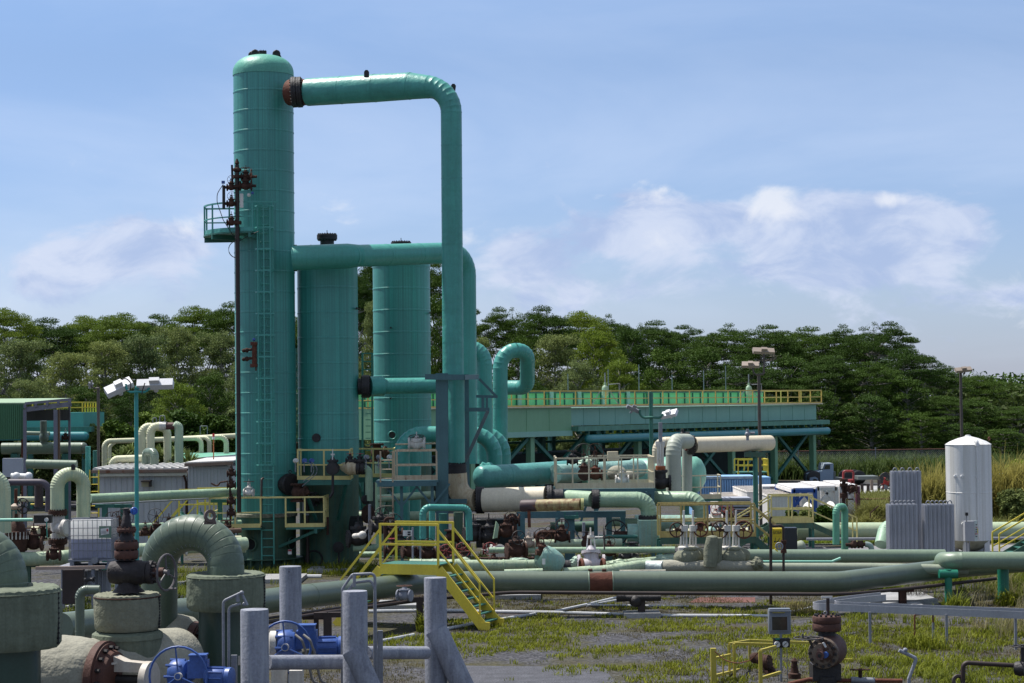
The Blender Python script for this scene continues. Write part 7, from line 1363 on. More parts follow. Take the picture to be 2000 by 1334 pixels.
for (pts, r, mt, lb) in (([(722, 1060, 68.5), (722, 985, 68.5)], 3, GALV, 'thin grey upright conduit beside the dark valve block'), ([(752, 1092, 65.5), (752, 1012, 65.5), (770, 1012, 65.5)], 3, RUST, 'thin rusty bent pipe behind the crossing stair left post'), ([(865, 1060, 67.5), (865, 1003, 67.5)], 8, STEELG, 'dark green upright pipe behind the low teal gate pipe'), ([(895, 1075, 67.8), (895, 1000, 67.8)], 9, DKGREEN, 'very dark green upright pipe behind the low teal gate pipe'), ([(1005, 1065, 67), (1005, 1015, 67)], 5, RUST, 'rusty upright pipe left of the blue rack post'), ([(1050, 1080, 64), (1050, 1040, 64), (1085, 1040, 64)], 3.5, RUST, 'rusty bent small pipe under the stub pipe'), ([(1140, 1085, 65), (1140, 1020, 65)], 3, GALV, 'thin grey upright conduit right of the wide rack post'), ([(1170, 1048, 66.5), (1245, 1048, 66.5)], 3.5, STEELG, 'green thin level pipe behind the tilted valve'), ([(930, 1092, 60), (1045, 1091, 60.3)], 4, RUST, 'rusty thin pipe below the red and black handwheels'), ([(985, 1118, 56), (1060, 1116, 56)], 6, FADED, 'short faded pipe length in front of the torn jacket'), ([(1210, 1118, 56.3), (1300, 1117, 56.3)], 5, FABRICG, 'short pale wrapped pipe beneath the foil sleeve'), ([(1075, 1030, 70), (1160, 1028, 70)], 10, DKGREEN, 'dark green fat pipe deep inside the rack'), ([(1300, 1042, 74), (1460, 1040, 74)], 9, CREAM, 'cream pipe seen between the faded yellow rails'), ([(640, 1010, 71.5), (640, 1045, 71.5)], 2.5, RUST, 'thin rusty drip pipe on the second vessel skirt'), ([(600, 960, 72.4), (601, 1100, 72.4)], 3.5, BROWNP, 'dark upright pipe in the gap right of the tallest tower'), ([(592, 940, 71.9), (592, 1005, 71.9), (603, 1005, 71.9)], 2, GALV, 'thin grey bent conduit in the gap right of the tallest tower')): lp(lb, pts, r, mt, .12, lap=.6, jit=.03)
for (px, py, r, dd, xd, up, wl, bm, wm, lb) in ((765, 1075, 6, 64.5, (1, 0, 0), (0, 0, 1), 'top', RUST, REDW, 'small rusty valve with red top wheel behind the crossing stair left rail'), (783, 1058, 6, 65.5, (0, 0, 1), (1, 0, 0), None, DARKI, RUST, 'dark upright flanged valve under the rusty ladder platform'), (880, 1050, 7, 66.5, (0, 0, 1), (1, 0, 0), None, RUST, RUST, 'rusty upright flanged valve inside the low teal gate pipe'), (955, 1048, 9, 66, (1, 0, 0), (0, 0, 1), 'top', DARKI, DARKI, 'dark wheel valve in the shade under the black elbow flange'), (988, 1040, 7, 65.5, (1, 0, 0), (0, 0, 1), None, RUST, RUST, 'rusty bolted valve in the shade under the ivory outlet'), (1098, 1050, 7, 66, (1, 0, 0), (0, 0, 1), 'side', RUST, RUST, 'rusty wheel valve between the two blue rack posts'), (1146, 1062, 6, 63, (0, 1, 0), (0, 0, 1), 'top', RUST, DARKI, 'rusty top wheel valve behind the tilted white valve'), (1190, 1078, 6, 62, (1, 0, 0), (0, 0, 1), 'side', RUST, RUST, 'rusty side wheel valve right of the tilted white valve'), (1235, 1072, 6, 63, (0, 0, 1), (1, 0, 0), None, DARKI, RUST, 'dark upright flange stack below the pale square jacket'), (1398, 1015, 6, 75, (1, 0, 0), (0, 0, 1), 'side', WHITER, REDW, 'pale valve with faded red wheel behind the faded yellow rail'), (1420, 1012, 6, 76, (1, 0, 0), (0, 0, 1), 'side', RUST, REDW, 'rusty valve with red wheel behind the faded yellow rail'), (930, 1108, 5, 58.5, (1, 0, 0), (0, 0, 1), None, RUST, RUST, 'rust crusted clamp valve on the faded pipe near the crossing stair'), (965, 1100, 5, 59, (1, 0, 0), (0, 0, 1), 'top', RUST, RUST, 'low rusty valve under the black handwheel')):
    valve(lb, px, py, dd, r, xd, up, body=bm, wheel=wl, wmat=wm, stem=.6, wr=1.8)

def lump(lbl, px, py, d, rx, ry, mt):
    """crumpled foil wrap: a rounded lump pushed in and out"""
    c0 = W(px, py, d); q = MB(); q.sphere((0, 0, 0), 1, 26, 14); rr = random.Random(px); ph = [rr.uniform(0, 6) for _ in range(6)]; a_, b_ = m_(rx, d), m_(ry, d); out_ = []
    for v in q.v: k = 1+.10*math.sin(5*v.x+ph[0]+3*v.z)+.08*math.sin(9*v.y+ph[1]-5*v.x)+.06*math.sin(14*v.z+ph[2]+7*v.x); out_.append(c0+V3(v.x*a_*k, v.y*b_*k, v.z*b_*k))
    q.v = out_; solo(q, 'insulation_wrap', mt, lbl, 'insulation', ang=24)
FOIL = mat('crumpled pale green foil', (.36, .47, .36), .45, var=.25, vs=2.5, streak=.3, scol=(.2, .32, .25), rust=.12, bump=1, bs=5)
for a_ in ((1012, 1100, 58, 22, 11, FOIL, 'crumpled pale green lump on the faded pipe left of the torn jacket'), (1128, 1098, 58.4, 16, 11, FOIL, 'crumpled pale green lump between torn jacket and tilted valve'), (1205, 1104, 57.6, 20, 11, FADED, 'crumpled faded lump on the low pipe right of the tilted valve'), (1300, 1093, 60.5, 22, 11, FOIL, 'crumpled pale green lump behind the white foil sleeve'), (905, 1100, 58, 18, 11, FADED, 'crumpled faded lump on the pipe at the crossing stair'), (1480, 1100, 57, 12, 12, FABRICO, 'knotted olive cloth bundle at the right end of the wrapped pipe'), (950, 918, 75, 16, 15, TEALD, 'crumpled teal patch on top of the rounded teal pipe end'), (1150, 905, 77, 20, 13, FOIL, 'crumpled pale lump behind the cream platform rail')): lump(a_[6], a_[0], a_[1], a_[2], a_[3], a_[4], a_[5])
# ================================================================== foreground wellhead group
def canister(lbl, px, py0, py1, rp, d, mt, group=None, rim=None, squash=1.0):
    """fabric jacket: upright drum with gathered cloth round its top"""
    R = m_(rp, d); p0 = W(px, py1, d); h = W(px, py0, d).z-p0.z; T = thing('insulation_jacket', lbl, 'insulation', p0, 0, group); rg_ = random.Random(int(px)); q = MB(); n = 72; prof = [(.93, -.02), (.985, .05), (1.0, .2), (1.01, .5), (1.0, .8), (.995, .93), (.97, .99), (.90, 1.02), (.80, 1.01), (.72, .985)]
    ph = [rg_.uniform(0, 6.28) for _ in range(6)]; b = 0
    for j, (r, z) in enumerate(prof):
        for i in range(n):
            a = 2*math.pi*i/n; w_ = .010*math.sin(3*a+ph[0]+z*2)+.008*math.sin(7*a+ph[1]+z*5)+.006*math.sin(13*a+ph[2]-z*7)
            if z > .9: w_ += .022*math.sin(31*a+ph[3])*(.4+z-.9)*1.5
            if z < .08: w_ += .014*math.sin(19*a+ph[4])
            zz = z+(.012*math.sin(29*a+ph[5]) if z > .9 else 0)
            q.v.append(V3(p0.x+R*(r+w_)*math.cos(a), p0.y+R*(r+w_)*math.sin(a), p0.z+h*zz))
    for j in range(len(prof)-1):
        for i in range(n): i2 = (i+1) % n; q.f.append((j*n+i, j*n+i2, (j+1)*n+i2, (j+1)*n+i))
    q.f.append(tuple(range(n-1, -1, -1))); q.f.append(tuple((len(prof)-1)*n+i for i in range(n)))
    q.build('cloth', mt, T)
    x = R*1.012; q = MB(); a = -.16; q.box((p0.x+x*math.cos(a), p0.y+x*math.sin(a), p0.z+h*.48), (.012, .02, h*.86), a)
    for k in range(11): z = p0.z+h*(.06+k*.085); q.box((p0.x+x*math.cos(a), p0.y+x*math.sin(a), z), (.03, .035, .025), a)
    q.build('lacing', BLACK, T)
    q = MB(); zz = p0.z+h*.93; q.torus((p0.x, p0.y, zz), (0, 0, 1), R*1.0, .012, 64, 6); q.build('draw_cord', rim or mt, T); return T
# big gooseneck pipes
TP = thing('gooseneck_pipe', 'big sage gooseneck pipe arching between two jacketed fittings in the left foreground', 'pipe', W(441, 1120, 31.5)); d = 31.5
GN = mat('satin sage cladding', (.088, .122, .084), .46, var=.10, vs=1.2, streak=.25, fine=.08, spec=.5)
def goose(TP, xl, xr, yc, rp, d, y_l, y_r, dl):
    pts = [W(xl, y_l, d+dl)]; R = (xr-xl)/2; n = 16
    cx = (xl+xr)/2
    for k in range(n+1): a = math.pi*(1-k/n); pts.append(W(cx+R*math.cos(a), yc-R*math.sin(a), d+dl*(1-k/n)))
    pts.append(W(xr, y_r, d)); Q, rs = [], []; r = m_(rp, d)
    for i, p in enumerate(pts):
        if i in (0, len(pts)-1): Q.append(p); rs.append(r)
        else: t = (pts[i+1]-pts[i-1]).normalized()*.007; Q += [p-t*1.02, p-t, p+t, p+t*1.02]; rs += [r, r-.0045, r-.0045, r]
    q = MB(); q.tube(Q, r, 48, rs=rs); o = q.build('clad_pipe', GN, TP, ang=25)
    for i in range(2, len(pts)-1):                      # rivet pairs near the inner curve
        pass
    q = MB()
    for i in range(2, len(pts)-2):
        c0 = pts[i]; cen = W(cx, yc, d+dl*(1-(i-1)/n)); inn = (cen-c0).normalized(); sd_ = (pts[i+1]-pts[i-1]).normalized().cross(inn).normalized(); sd_ = sd_ if sd_.y < 0 else -sd_
        for t in (.62, .70): p = c0+(inn*t+sd_*math.sqrt(1-t*t))*r*1.012; q.sphere(p, .007, 6, 4)
    q.build('rivets', GALV, TP); return pts, r
pts, r = goose(TP, 311, 441, 1105, 36, 31.5, 1245, 1130, .6)
q = MB(); p = W(410, 1008, 31.3); ax = V3(.55, -.8, .1).normalized(); q.lathe([(.055, -.02), (.10, -.02), (.10, .02), (.055, .02), (.055, -.02)], p, ax, 24, caps=False); q.prism([p+V3(-.08, .0, -.05), p+V3(.08, 0, -.05), p+V3(.10, 0, -.13), p+V3(-.10, 0, -.13)], (0, .035, 0)); q.build('lifting_eye', mat('brown grey lug', (.12, .085, .075), .7, var=.2), TP)
TP2 = thing('gooseneck_pipe', 'big sage gooseneck pipe cut off by the left edge, running into a drooping jacket', 'pipe', W(12, 1160, 27.5))
goose(TP2, -142, 12, 1138, 42, 27.5, 1300, 1170, .3)
canister('drooping sage cloth jacket at the left edge under the cut off gooseneck', 18, 1148, 1262, 100, 27, FABRIC, 'cloth jackets on the wellheads')
q = MB(); q.cyl(W(10, 1258, 27), W(10, 1420, 27), m_(68, 27), n=48); solo(q, 'riser_pipe', mat('deep green enamel', (.030, .062, .048), .35, var=.1), 'deep green thick upright pipe below the drooping left jacket', 'pipe')
canister('drum shaped dull green cloth jacket under the rusty master valve', 249, 1160, 1228, 64, 30, FABRICO, 'cloth jackets on the wellheads', RUST)
q = MB(); q.lathe([(m_(69, 30), -.02), (m_(68, 30), .05), (m_(60, 30), .09)], W(249, 1243, 30), (0, 0, 1), 48); q.cyl(W(249, 1330, 30), W(249, 1240, 30), m_(66, 30), m_(66, 30), 48); solo(q, 'lower_wrap', FABRIC, 'pleated cloth skirt below the dull green drum jacket', 'insulation')
canister('wide smooth sage cloth jacket at the foot of the big gooseneck', 442, 1120, 1188, 76, 31.5, FABRIC, 'cloth jackets on the wellheads')
q = MB(); q.cyl(W(432, 1182, 31.6), W(432, 1400, 31.6), m_(44, 31.6), n=40); solo(q, 'riser_pipe', mat('deep green enamel', (0, 0, 0)), 'deep green upright body below the wide sage jacket', 'pipe')
# master valve
T = thing('master_valve', 'dark rusty wellhead valve with stacked flanges and side handwheel on the drum jacket', 'valve', W(250, 1150, 30)); d = 30
MV = mat('black rust casting', (.022, .016, .017), .7, var=.5, vs=5, rust=.22, rcol=(.06, .028, .022), bump=.5, bs=12)
MR2 = mat('brown rust flange', (.075, .028, .018), .75, var=.3, vs=5, rust=.25, rcol=(.04, .018, .014), bump=.3, bs=16)
q = MB(); q.lathe([(m_(32, d), 0), (m_(24, d), .06), (m_(19, d), .12), (m_(20, d), .3)], W(251, 1156, d), (0, 0, 1), 32); q.build('neck', MV, T)
q = MB(); q.lathe([(m_(15, d), 0), (m_(21, d), .03), (m_(23, d), .12), (m_(23, d), .38), (m_(24, d), .40), (m_(24, d), .5), (m_(22, d), .52), (m_(22, d), .6)], W(213, 1118, d), (1, -.12, 0), 32); q.build('body', MV, T)
ax = V3(1, -.12, 0).normalized()
q = MB(); c0 = W(290, 1118, d-.06); q.lathe([(m_(23, d), 0), (m_(23, d), .07), (m_(12, d), .08)], c0, ax, 28)
for k in range(8): a = k*.785; p = c0+V3(0, math.cos(a), math.sin(a))*m_(18, d); q.cyl(p, p+ax*.12, .022, n=6)
q.build('bonnet_flange', MV, T)
q = MB(); q.cyl(c0+ax*.05, c0+ax*.24, m_(9.5, d), n=20); q.build('sleeve', MR2, T)
q = MB(); c1 = W(325, 1118, d-.12); q.wheel(c1, V3(.93, -.36, 0), m_(35, d), .018, 3); q.cyl(c0+ax*.2, c1, .03); q.cyl(W(331, 1150, d-.3), W(345, 1150, d-.4), .016, n=8); q.build('handwheel', mat('brown grey wheel', (.085, .075, .078), .6, var=.2, rust=.1), T)
for (py0, py1, rp, mt) in ((1090, 1075, 23.5, MR2), (1072, 1058, 23.5, MR2), (1038, 1032, 19, MR2)):
    q = MB(); R = m_(rp, d); h = m_(py0-py1, d); b0 = W(247, py0, d); q.lathe([(R*.96, 0), (R, h*.1), (R, h*.9), (R*.96, h)], b0, (0, 0, 1), 36)
    for k in range(12): a = k*.5236; q.cyl(b0+V3(math.cos(a)*R*.84, math.sin(a)*R*.84, -.02), b0+V3(math.cos(a)*R*.84, math.sin(a)*R*.84, h+.025), .016, n=6)
    q.build('flange', mt, T)
q = MB(); q.lathe([(m_(18, d), 0), (m_(18, d), .3), (m_(11, d), .38), (m_(9, d), .45), (m_(11, d), .52), (m_(9, d), .58)], W(247, 1094, d), (0, 0, 1), 28); q.build('spool', MV, T)
q = MB(); q.lathe([(m_(8.5, d), 0), (m_(8.5, d), .18), (m_(6.5, d), .2), (m_(6.5, d), .30), (m_(3, d), .31)], W(247, 1032, d), (0, 0, 1), 20); q.cyl(W(249, 998, d), W(259, 998, d), .035); q.build('top_stem', MV, T)
q = MB(); q.wheel(W(262, 998, d-.1), (.5, -1, 0), m_(6, d), .012, 5); q.build('blue_wheel', mat('bright blue wheel', (.02, .10, .42), .4), T)
# horizontal jacketed wing valves with geared actuators
def wing(lbl, jx0, jx1, jy, jr, fx, fr, d, jmt, tilt=(1, -.28, 0)):
    T = thing('wing_valve', lbl, 'valve', W(fx, jy, d)); ax = V3(*tilt).normalized(); c0 = W(jx0, jy, d+.35); c1 = c0+ax*m_(jx1-jx0, d)/ax.x
    q = MB(); L_ = (c1-c0).length; R = m_(jr, d); n = 40; prof = [(.86, 0), (.97, .06), (1.0, .2), (1.02, .45), (.99, .7), (.93, .9), (.80, 1.0)]
    pts_ = [c0+ax*L_*z for r, z in prof]; q.tube(pts_, R, 44, rs=[R*r for r, z in prof]); q.build('jacket', jmt, T)
    q = MB(); q.torus(c0+ax*L_*.30, ax, R*1.0, R*.045, 44, 8); q.build('cuff', mat('dark green cuff', (.03, .05, .042), .5, var=.3, bump=.8, bs=12), T)
    cf = c1; RF = m_(fr, d); q = MB(); q.lathe([(RF*.98, 0), (RF, .01), (RF, .12), (RF*.94, .125), (RF*.94, .15), (RF*.8, .16), (RF*.72, .26), (RF*.45, .28)], cf, ax, 44); q.build('flange', MR2, T)
    q = MB(); up = V3(0, 0, 1); sd_ = ax.cross(up).normalized()
    for k in range(16): a = k*math.pi/8; p = cf+ax*.15+(up*math.sin(a)+sd_*math.cos(a))*RF*.84; q.cyl(p, p+ax*.07, RF*.055, n=6)
    q.build('bolts', DARKI, T); return T, cf, ax, RF
T, cf, ax, RF = wing('large wing valve with rust flange and olive jacket at the bottom left', 60, 205, 1322, 82, 210, 74, 29.2, FABRICG)
q = MB(); q.tube(Wp((185, 1320, 29.7), (235, 1312, 29.9), (300, 1300, 30.4), (345, 1290, 31)), .5, 40, rs=[m_(72, 30), m_(76, 30), m_(72, 30), m_(66, 30)]); solo(q, 'wrapped_pipe', FABRICG, 'thick beige cloth wrapped pipe joining the two rusty wing valves', 'pipe')
YK = mat('rusty cream yoke', (.50, .46, .40), .6, var=.15, streak=.3, scol=(.25, .14, .08), rust=.3, rcol=(.16, .07, .035))
def yoke(T, cf, ax, RF, L_, mt, w_=.10):
    up = V3(0, 0, 1); sd_ = ax.cross(up).normalized(); q = MB()
    for s in (1, -1):
        a0 = cf+ax*.14; e0 = cf+ax*(.16+L_); q.prism([a0+up*RF*.72*s-sd_*w_, a0+up*RF*.22*s-sd_*w_, e0+up*RF*.22*s-sd_*w_, e0+up*RF*.46*s-sd_*w_, a0+ax*L_*.5+up*RF*.50*s-sd_*w_], sd_*w_*2)
    for s in (-.62, .62): q.bar(cf+ax*.15+up*RF*.7*s+sd_*RF*.5, cf+ax*.40+up*RF*.46*(1 if s > 0 else -1), .03)
    q.cyl(cf+ax*(.12+L_), cf+ax*(.22+L_), RF*.5, n=28); q.build('yoke', mt, T, ang=25)
    q = MB(); q.cyl(cf+ax*.15, cf+ax*(.2+L_), RF*.13, n=14); q.build('stem', DARKI, T)
yoke(T, cf, ax, RF, .62, YK)
def actuator(T, c0, ax, s, wr, big=True):
    up = V3(0, 0, 1); sd_ = ax.cross(up).normalized(); cam_ = V3(-.1, -1, .05).normalized()
    q = MB(); q.lathe([(.16*s, -.14*s), (.22*s, -.12*s), (.24*s, -.05*s), (.24*s, .05*s), (.20*s, .12*s), (.10*s, .15*s), (.08*s, .22*s)], c0, ax, 32)
    for k in range(8): a = k*.785; p = c0+(up*math.sin(a)+sd_*math.cos(a))*.225*s; q.cyl(p-ax*.16*s, p+ax*.09*s, .022*s, n=6)
    q.build('gearbox', BLUE, T)
    q = MB(); m0 = c0+ax*.30*s; q.box(m0+up*.10*s, (.30*s, .24*s, .26*s)); q.box(m0+up*.26*s, (.24*s, .22*s, .10*s)); q.box(m0+up*.31*s, (.27*s, .25*s, .02*s)); q.build('terminal_housing', BLUE, T)
    q = MB(); m1 = c0+ax*.42*s-up*.02*s; q.lathe([(.10*s, 0), (.14*s, .02*s), (.145*s, .32*s), (.13*s, .34*s), (.155*s, .35*s), (.155*s, .42*s), (.11*s, .44*s)], m1, ax, 28)
    for k in range(10): a = k*.628; p = m1+(up*math.sin(a)+sd_*math.cos(a))*.15*s; q.bar(p+ax*.05*s, p+ax*.31*s, .012*s, .03*s, p-m1)
    q.build('motor', BLUE, T)
    q = MB(); wc = c0+cam_*.26*s+ax*.04; q.wheel(wc, cam_, wr, .017*s, 3); q.build('handwheel', BLUE, T)
    q = MB(); q.cyl(wc-cam_*.06, wc+cam_*.03, .055*s, n=16); q.build('wheel_hub', WHITER, T)
actuator(T, W(352, 1318, 28.6), ax, .95, m_(57, 28.6))
T, cf, ax, RF = wing('smaller wing valve with grey jacket and rust flange behind the conduit frame', 290, 385, 1262, 64, 395, 50, 32, FABRICG)
yoke(T, cf, ax, RF, .6, mat('brown rust yoke', (.14, .065, .04), .7, rust=.4, rcol=(.2, .09, .04)), .08)
q = MB(); bx(q, 386, 1281, 472, 1300, 31.4, .3); bx(q, 390, 1303, 470, 1322, 31.5, .25); q.build('cylinder_guard', YK, T, smooth=False)
T = thing('valve_actuator', 'bright blue geared valve actuator with big handwheel between the grey bollards', 'actuator', W(590, 1262, 34)); actuator(T, W(560, 1262, 34), V3(1, .05, 0), 1.15, m_(50, 34))
q = MB(); q.lathe([(m_(22, 34), -.12), (m_(26, 34), -.1), (m_(26, 34), 0), (m_(20, 34), .02)], W(540, 1258, 34), (1, .05, 0), 28); q.build('mount_flange', WHITER, T)
for dx in (0, 16): q = MB(); q.tube(bend(Wp((577+dx, 1240, 33.6), (590+dx, 1250, 33.5), (598+dx, 1275, 33.5), (610+dx, 1330, 33.5), (640+dx, 1345, 33.4)), .1, 4), .022, 8); q.build('flexible_conduit', mat('grey flexible conduit', (.16, .15, .14), .6), T)
# grey guard posts and rail
def gpost(lbl, px, py, d, wpx, brace=None):
    R = m_(wpx/2, d); p = W(px, py, d); T = thing('guard_post', lbl, 'bollard', (p.x, p.y, 0), 0, 'grey pipe guard posts'); q = MB(); q.lathe([(R, 0), (R, p.z-.02), (R*.97, p.z), (.001, p.z+.01)], (p.x, p.y, 0), (0, 0, 1), 40); q.build('post', GALVP, T)
    if brace: (x0, y0, x1, y1, w2) = brace; q = MB(); q.tube(Wp((x0, y0, d-.1), (x1, y1, d-.3)), m_(w2/2, d), 24); q.build('brace', GALVP, T)
    if px == 567: q = MB(); q.cyl(W(567, 1115, d)+V3(0, -R-.005, 0), W(567, 1115, d)+V3(0, -R+.03, 0), .012, n=10); q.build('bolt_hole', BLACK, T)
gpost('dark streaked grey post, nearest of the four, left of the blue actuator', 497, 1190, 28, 55)
gpost('grey post standing farthest back behind the blue actuator, with a small hole', 567, 1106, 37, 43)
gpost('grey post with a splayed brace just left of the conduit frame top', 693, 1154, 31, 49, (690, 1270, 748, 1400, 44))
gpost('tall grey post with a splayed brace at the right end of the rail', 850, 1128, 34, 44, (852, 1230, 925, 1385, 44))
lp('grey horizontal guard rail pipe joining the grey posts at the left', [(523, 1294, 30.5), (668, 1293, 31.4)], 14.5, GALVP, .2, lap=0, name='guard_rail')
lp('grey horizontal guard rail pipe between the two braced posts', [(715, 1275, 32), (832, 1275, 33.6)], 13, GALVP, .2, lap=0, name='guard_rail')
q = MB(); bx(q, 530, 1308, 560, 1360, 33.5, .2); bx(q, 565, 1310, 590, 1360, 33.4, .3); solo(q, 'rail_bracket', WHITER, 'pale rusty box bracket hanging under the guard rail', 'bracket')
def conduit(lbl, lines, d):
    T = thing('bent_conduit', lbl, 'conduit', gz(lines[0][0][0], 1334, d)); 
    for ln in lines: q = MB(); q.tube(bend(Wp(*[(x, y, d) for x, y in ln]), .07, 4), m_(2.8, d), 10); q.build('conduit', GALV, T)
    return T
T = conduit('pair of grey bent conduits beside the dark streaked post', [[(437, 1400), (436, 1174), (470, 1158)], [(447, 1400), (447, 1186), (470, 1179)], [(471, 1158), (483, 1182)]], 29)
q = MB(); q.cyl(W(463, 1161, 29), W(465, 1175, 29), .03); q.build('spacer', GALV, T); q = MB(); q.sphere(W(472, 1158, 29), .035, 10, 6); q.build('fitting', GALV, T); q = MB(); q.sphere(W(477, 1180, 29), .03, 10, 6); q.build('fitting', GALV, T); q = MB(); bx(q, 452, 1280, 462, 1400, 29.05, .06); bx(q, 434, 1318, 454, 1330, 28.95, .05); q.build('strut_channel', GALV, T)
T = conduit('tall inverted U pair of grey conduits behind the braced post', [[(668, 1400), (669, 1150), (688, 1122), (732, 1120), (737, 1400)], [(676, 1160), (692, 1138), (725, 1134), (732, 1150), (731, 1400)]], 31.6)
q = MB(); q.cyl(W(692, 1120, 31.5), W(692, 1146, 31.5), .025); q.build('spacer', GALV, T); q = MB(); bx(q, 739, 1232, 747, 1400, 31.6, .06); q.build('strut_channel', GALV, T)
lp('short sage elbow pipe standing left of the drum jacket', [(156, 1300, 36), (156, 1152, 36), (195, 1152, 36)], 9, SAGED, .14, 6, .6)
# small valve under the main pipe
T = thing('drain_valve', 'small grey valve with flat brown wheel at the main pipe left of the tall post', 'valve', W(792, 1160, 51))
valve_parts(T, frame(W(790, 1163, 50.5), (1, -.4, 0)), .085, GALVP, wheel='top', wr=2.3, stem=.35, bonnet=.8, wmat=mat('brown flat wheel', (.13, .06, .04), .7), bolts=8, rising=False)
# ------------------------------------------------ bottom right
T = thing('chart_recorder', 'grey chart recorder box with a dark window and two round gauges on a post', 'recorder', gz(1525, 1334, 42)); d = 42; CBX = mat('recorder grey', (.17, .19, .22), .45, var=.08)
a, b = W(1502, 1239, d), W(1545, 1189, d); rb = rbox(a.x, b.x, a.y, a.y+.2, a.z, b.z, .03); rb.build('case', CBX, T)
q = MB(); bx(q, 1508, 1205, 1538, 1231, d-.02, .04); q.build('window', mat('dark recorder glass', (.03, .03, .025), .12, spec=.7, var=.3, vs=8), T, smooth=False)
q = MB(); bx(q, 1506, 1203, 1540, 1205, d-.03, .04); bx(q, 1506, 1231, 1540, 1233, d-.03, .04); bx(q, 1506, 1203, 1508, 1233, d-.03, .04); bx(q, 1538, 1203, 1540, 1233, d-.03, .04); bx(q, 1502, 1193, 1546, 1195, d-.02, .04); q.build('window_frame', CBX, T, smooth=False)
q = MB(); bx(q, 1509, 1195.5, 1533, 1197.5, d-.025, .03); q.build('yellow_strip', mat('old yellow strip', (.28, .24, .06), .6), T, smooth=False)
q = MB(); q.tube(Wp((1526, 1420, d), (1525, 1238, d)), m_(2.6, d), 12); q.build('post', GALV, T)
q = MB(); bx(q, 1511, 1247, 1543, 1265, d-.05, .12); q.build('gauge_panel', DARKI, T, smooth=False)
for px in (1517.5, 1533.5): gauge(T, W(px, 1258, d-.06), m_(5.6, d)); q = MB(); q.bar(W(px-3, 1261, d-.14), W(px+3, 1255, d-.14), .012); q.build('needle', BLACK, T, smooth=False)
q = MB(); bx(q, 1515, 1246.5, 1523, 1250, d-.07, .05); q.build('green_tag', GP, T, smooth=False)
for px in (1519, 1537): q = MB(); q.tube(Wp((px, 1265, d), (px+1, 1340, d)), .008, 6); q.build('tubing', GALV, T)
T = thing('production_valve', 'rusty valve with round bolted end, studded top flange and flat handwheel, lower right', 'valve', gz(1615, 1334, 40)); d = 40; RB = mat('reddish brown casting', (.085, .040, .032), .7, var=.3, vs=3, rust=.25, rcol=(.05, .025, .02), bump=.3, bs=14)
ax = V3(-.42, -.9, -.06).normalized(); c0 = W(1627, 1264, d+.3); R = m_(30, d)
q = MB(); q.lathe([(R*.55, -.10), (R*.9, .0), (R*1.08, .15), (R*1.08, .42), (R*.98, .58), (R*.98, .62)], c0, ax, 40); q.build('body', RB, T)
cf = c0+ax*.62; q = MB(); q.lathe([(R*.98, 0), (R, .02), (R, .10), (R*.96, .12), (R*.7, .125), (R*.68, .16), (R*.35, .17)], cf, ax, 40); q.build('end_cover', mat('flaking white cover', (.16, .12, .09), .6, var=.4, vs=5, rust=.55, rcol=(.06, .03, .018)), T)
up = V3(0, 0, 1); sd_ = ax.cross(up).normalized(); u2 = sd_.cross(ax)
q = MB()
for k in range(12): a = k*.5236; p = cf+(u2*math.sin(a)+sd_*math.cos(a))*R*.84+ax*.1; q.cyl(p, p+ax*.06, R*.10, n=8)
q.build('studs', DARKI, T)
q = MB(); q.cyl(cf+ax*.1, cf+ax*.34, R*.26, n=20); q.bar(cf+ax*.25+u2*R*.4, cf+ax*.3-u2*R*.3, R*.35, .1, ax); q.build('hub', RB, T); q = MB(); q.cyl(cf+ax*.2+sd_*R*-.28, cf+ax*.28+sd_*R*-.28, R*.2); q.build('blue_hub_face', BLUE, T); q = MB(); q.cyl(cf+ax*.33, cf+ax*.36, R*.12); q.build('bore', BLACK, T)
q = MB(); q.cyl(W(1615, 1246, d), W(1615, 1228, d), m_(17, d), n=28); q.build('neck', DARKI, T)
for (py0, py1) in ((1231, 1217), (1216, 1203)):
    b0 = W(1615, py0, d); R2_ = m_(28, d); h = m_(py0-py1, d); q = MB(); q.lathe([(R2_*.97, 0), (R2_, h*.1), (R2_, h*.9), (R2_*.97, h)], b0, (0, 0, 1), 40); q.build('top_flange', MR2, T)
q = MB(); b0 = W(1615, 1204, d)
for k in range(14): a = k*.449; p = b0+V3(math.cos(a)*R2_*.82, math.sin(a)*R2_*.82, 0); q.cyl(p-V3(0, 0, .30), p+V3(0, 0, .05), .025, n=8)
q.build('studs', DARKI, T)
q = MB(); q.torus(W(1612, 1197, d), (0, 1, 0), .03, .01, 14, 6); q.build('lifting_ring', GALV, T)
q = MB(); bx(q, 1588, 1298, 1643, 1330, d-.1, .5); q.cyl(W(1615, 1420, d), W(1615, 1320, d), .2, n=24); q.build('base_block', DARKI, T, smooth=False)
q = MB(); q.cyl(W(1617, 1204, d+.1), W(1617, 1168, d+.1), m_(3.4, d)); q.build('stem_pipe', BROWNP, T); q = MB(); bx(q, 1604, 1164, 1626, 1169, d+.1, .02); q.build('tag_plate', WHITER, T, smooth=False)
q = MB(); wc = W(1579, 1246, d-.35); q.wheel(wc, (0, 0, 1), m_(28, d), .014, 4); q.cyl(W(1568, 1246, d-.4), W(1568, 1238, d-.4), .02); q.cyl(wc, W(1590, 1268, d-.2), .03); q.build('handwheel', mat('dark flat wheel', (.05, .045, .045), .6, rust=.15), T)
q = MB(); q.bar(W(1608, 1255, d-.5), W(1613, 1264, d-.5), .04); q.build('white_handle', WHITE, T, smooth=False)
T = thing('guard_cage', 'low yellow railed pit guard around the recorder and rusty valve', 'railing', gz(1480, 1334, 43)); YB = mat('ochre yellow rail', (.40, .33, .04), .55, var=.15, rust=.15)
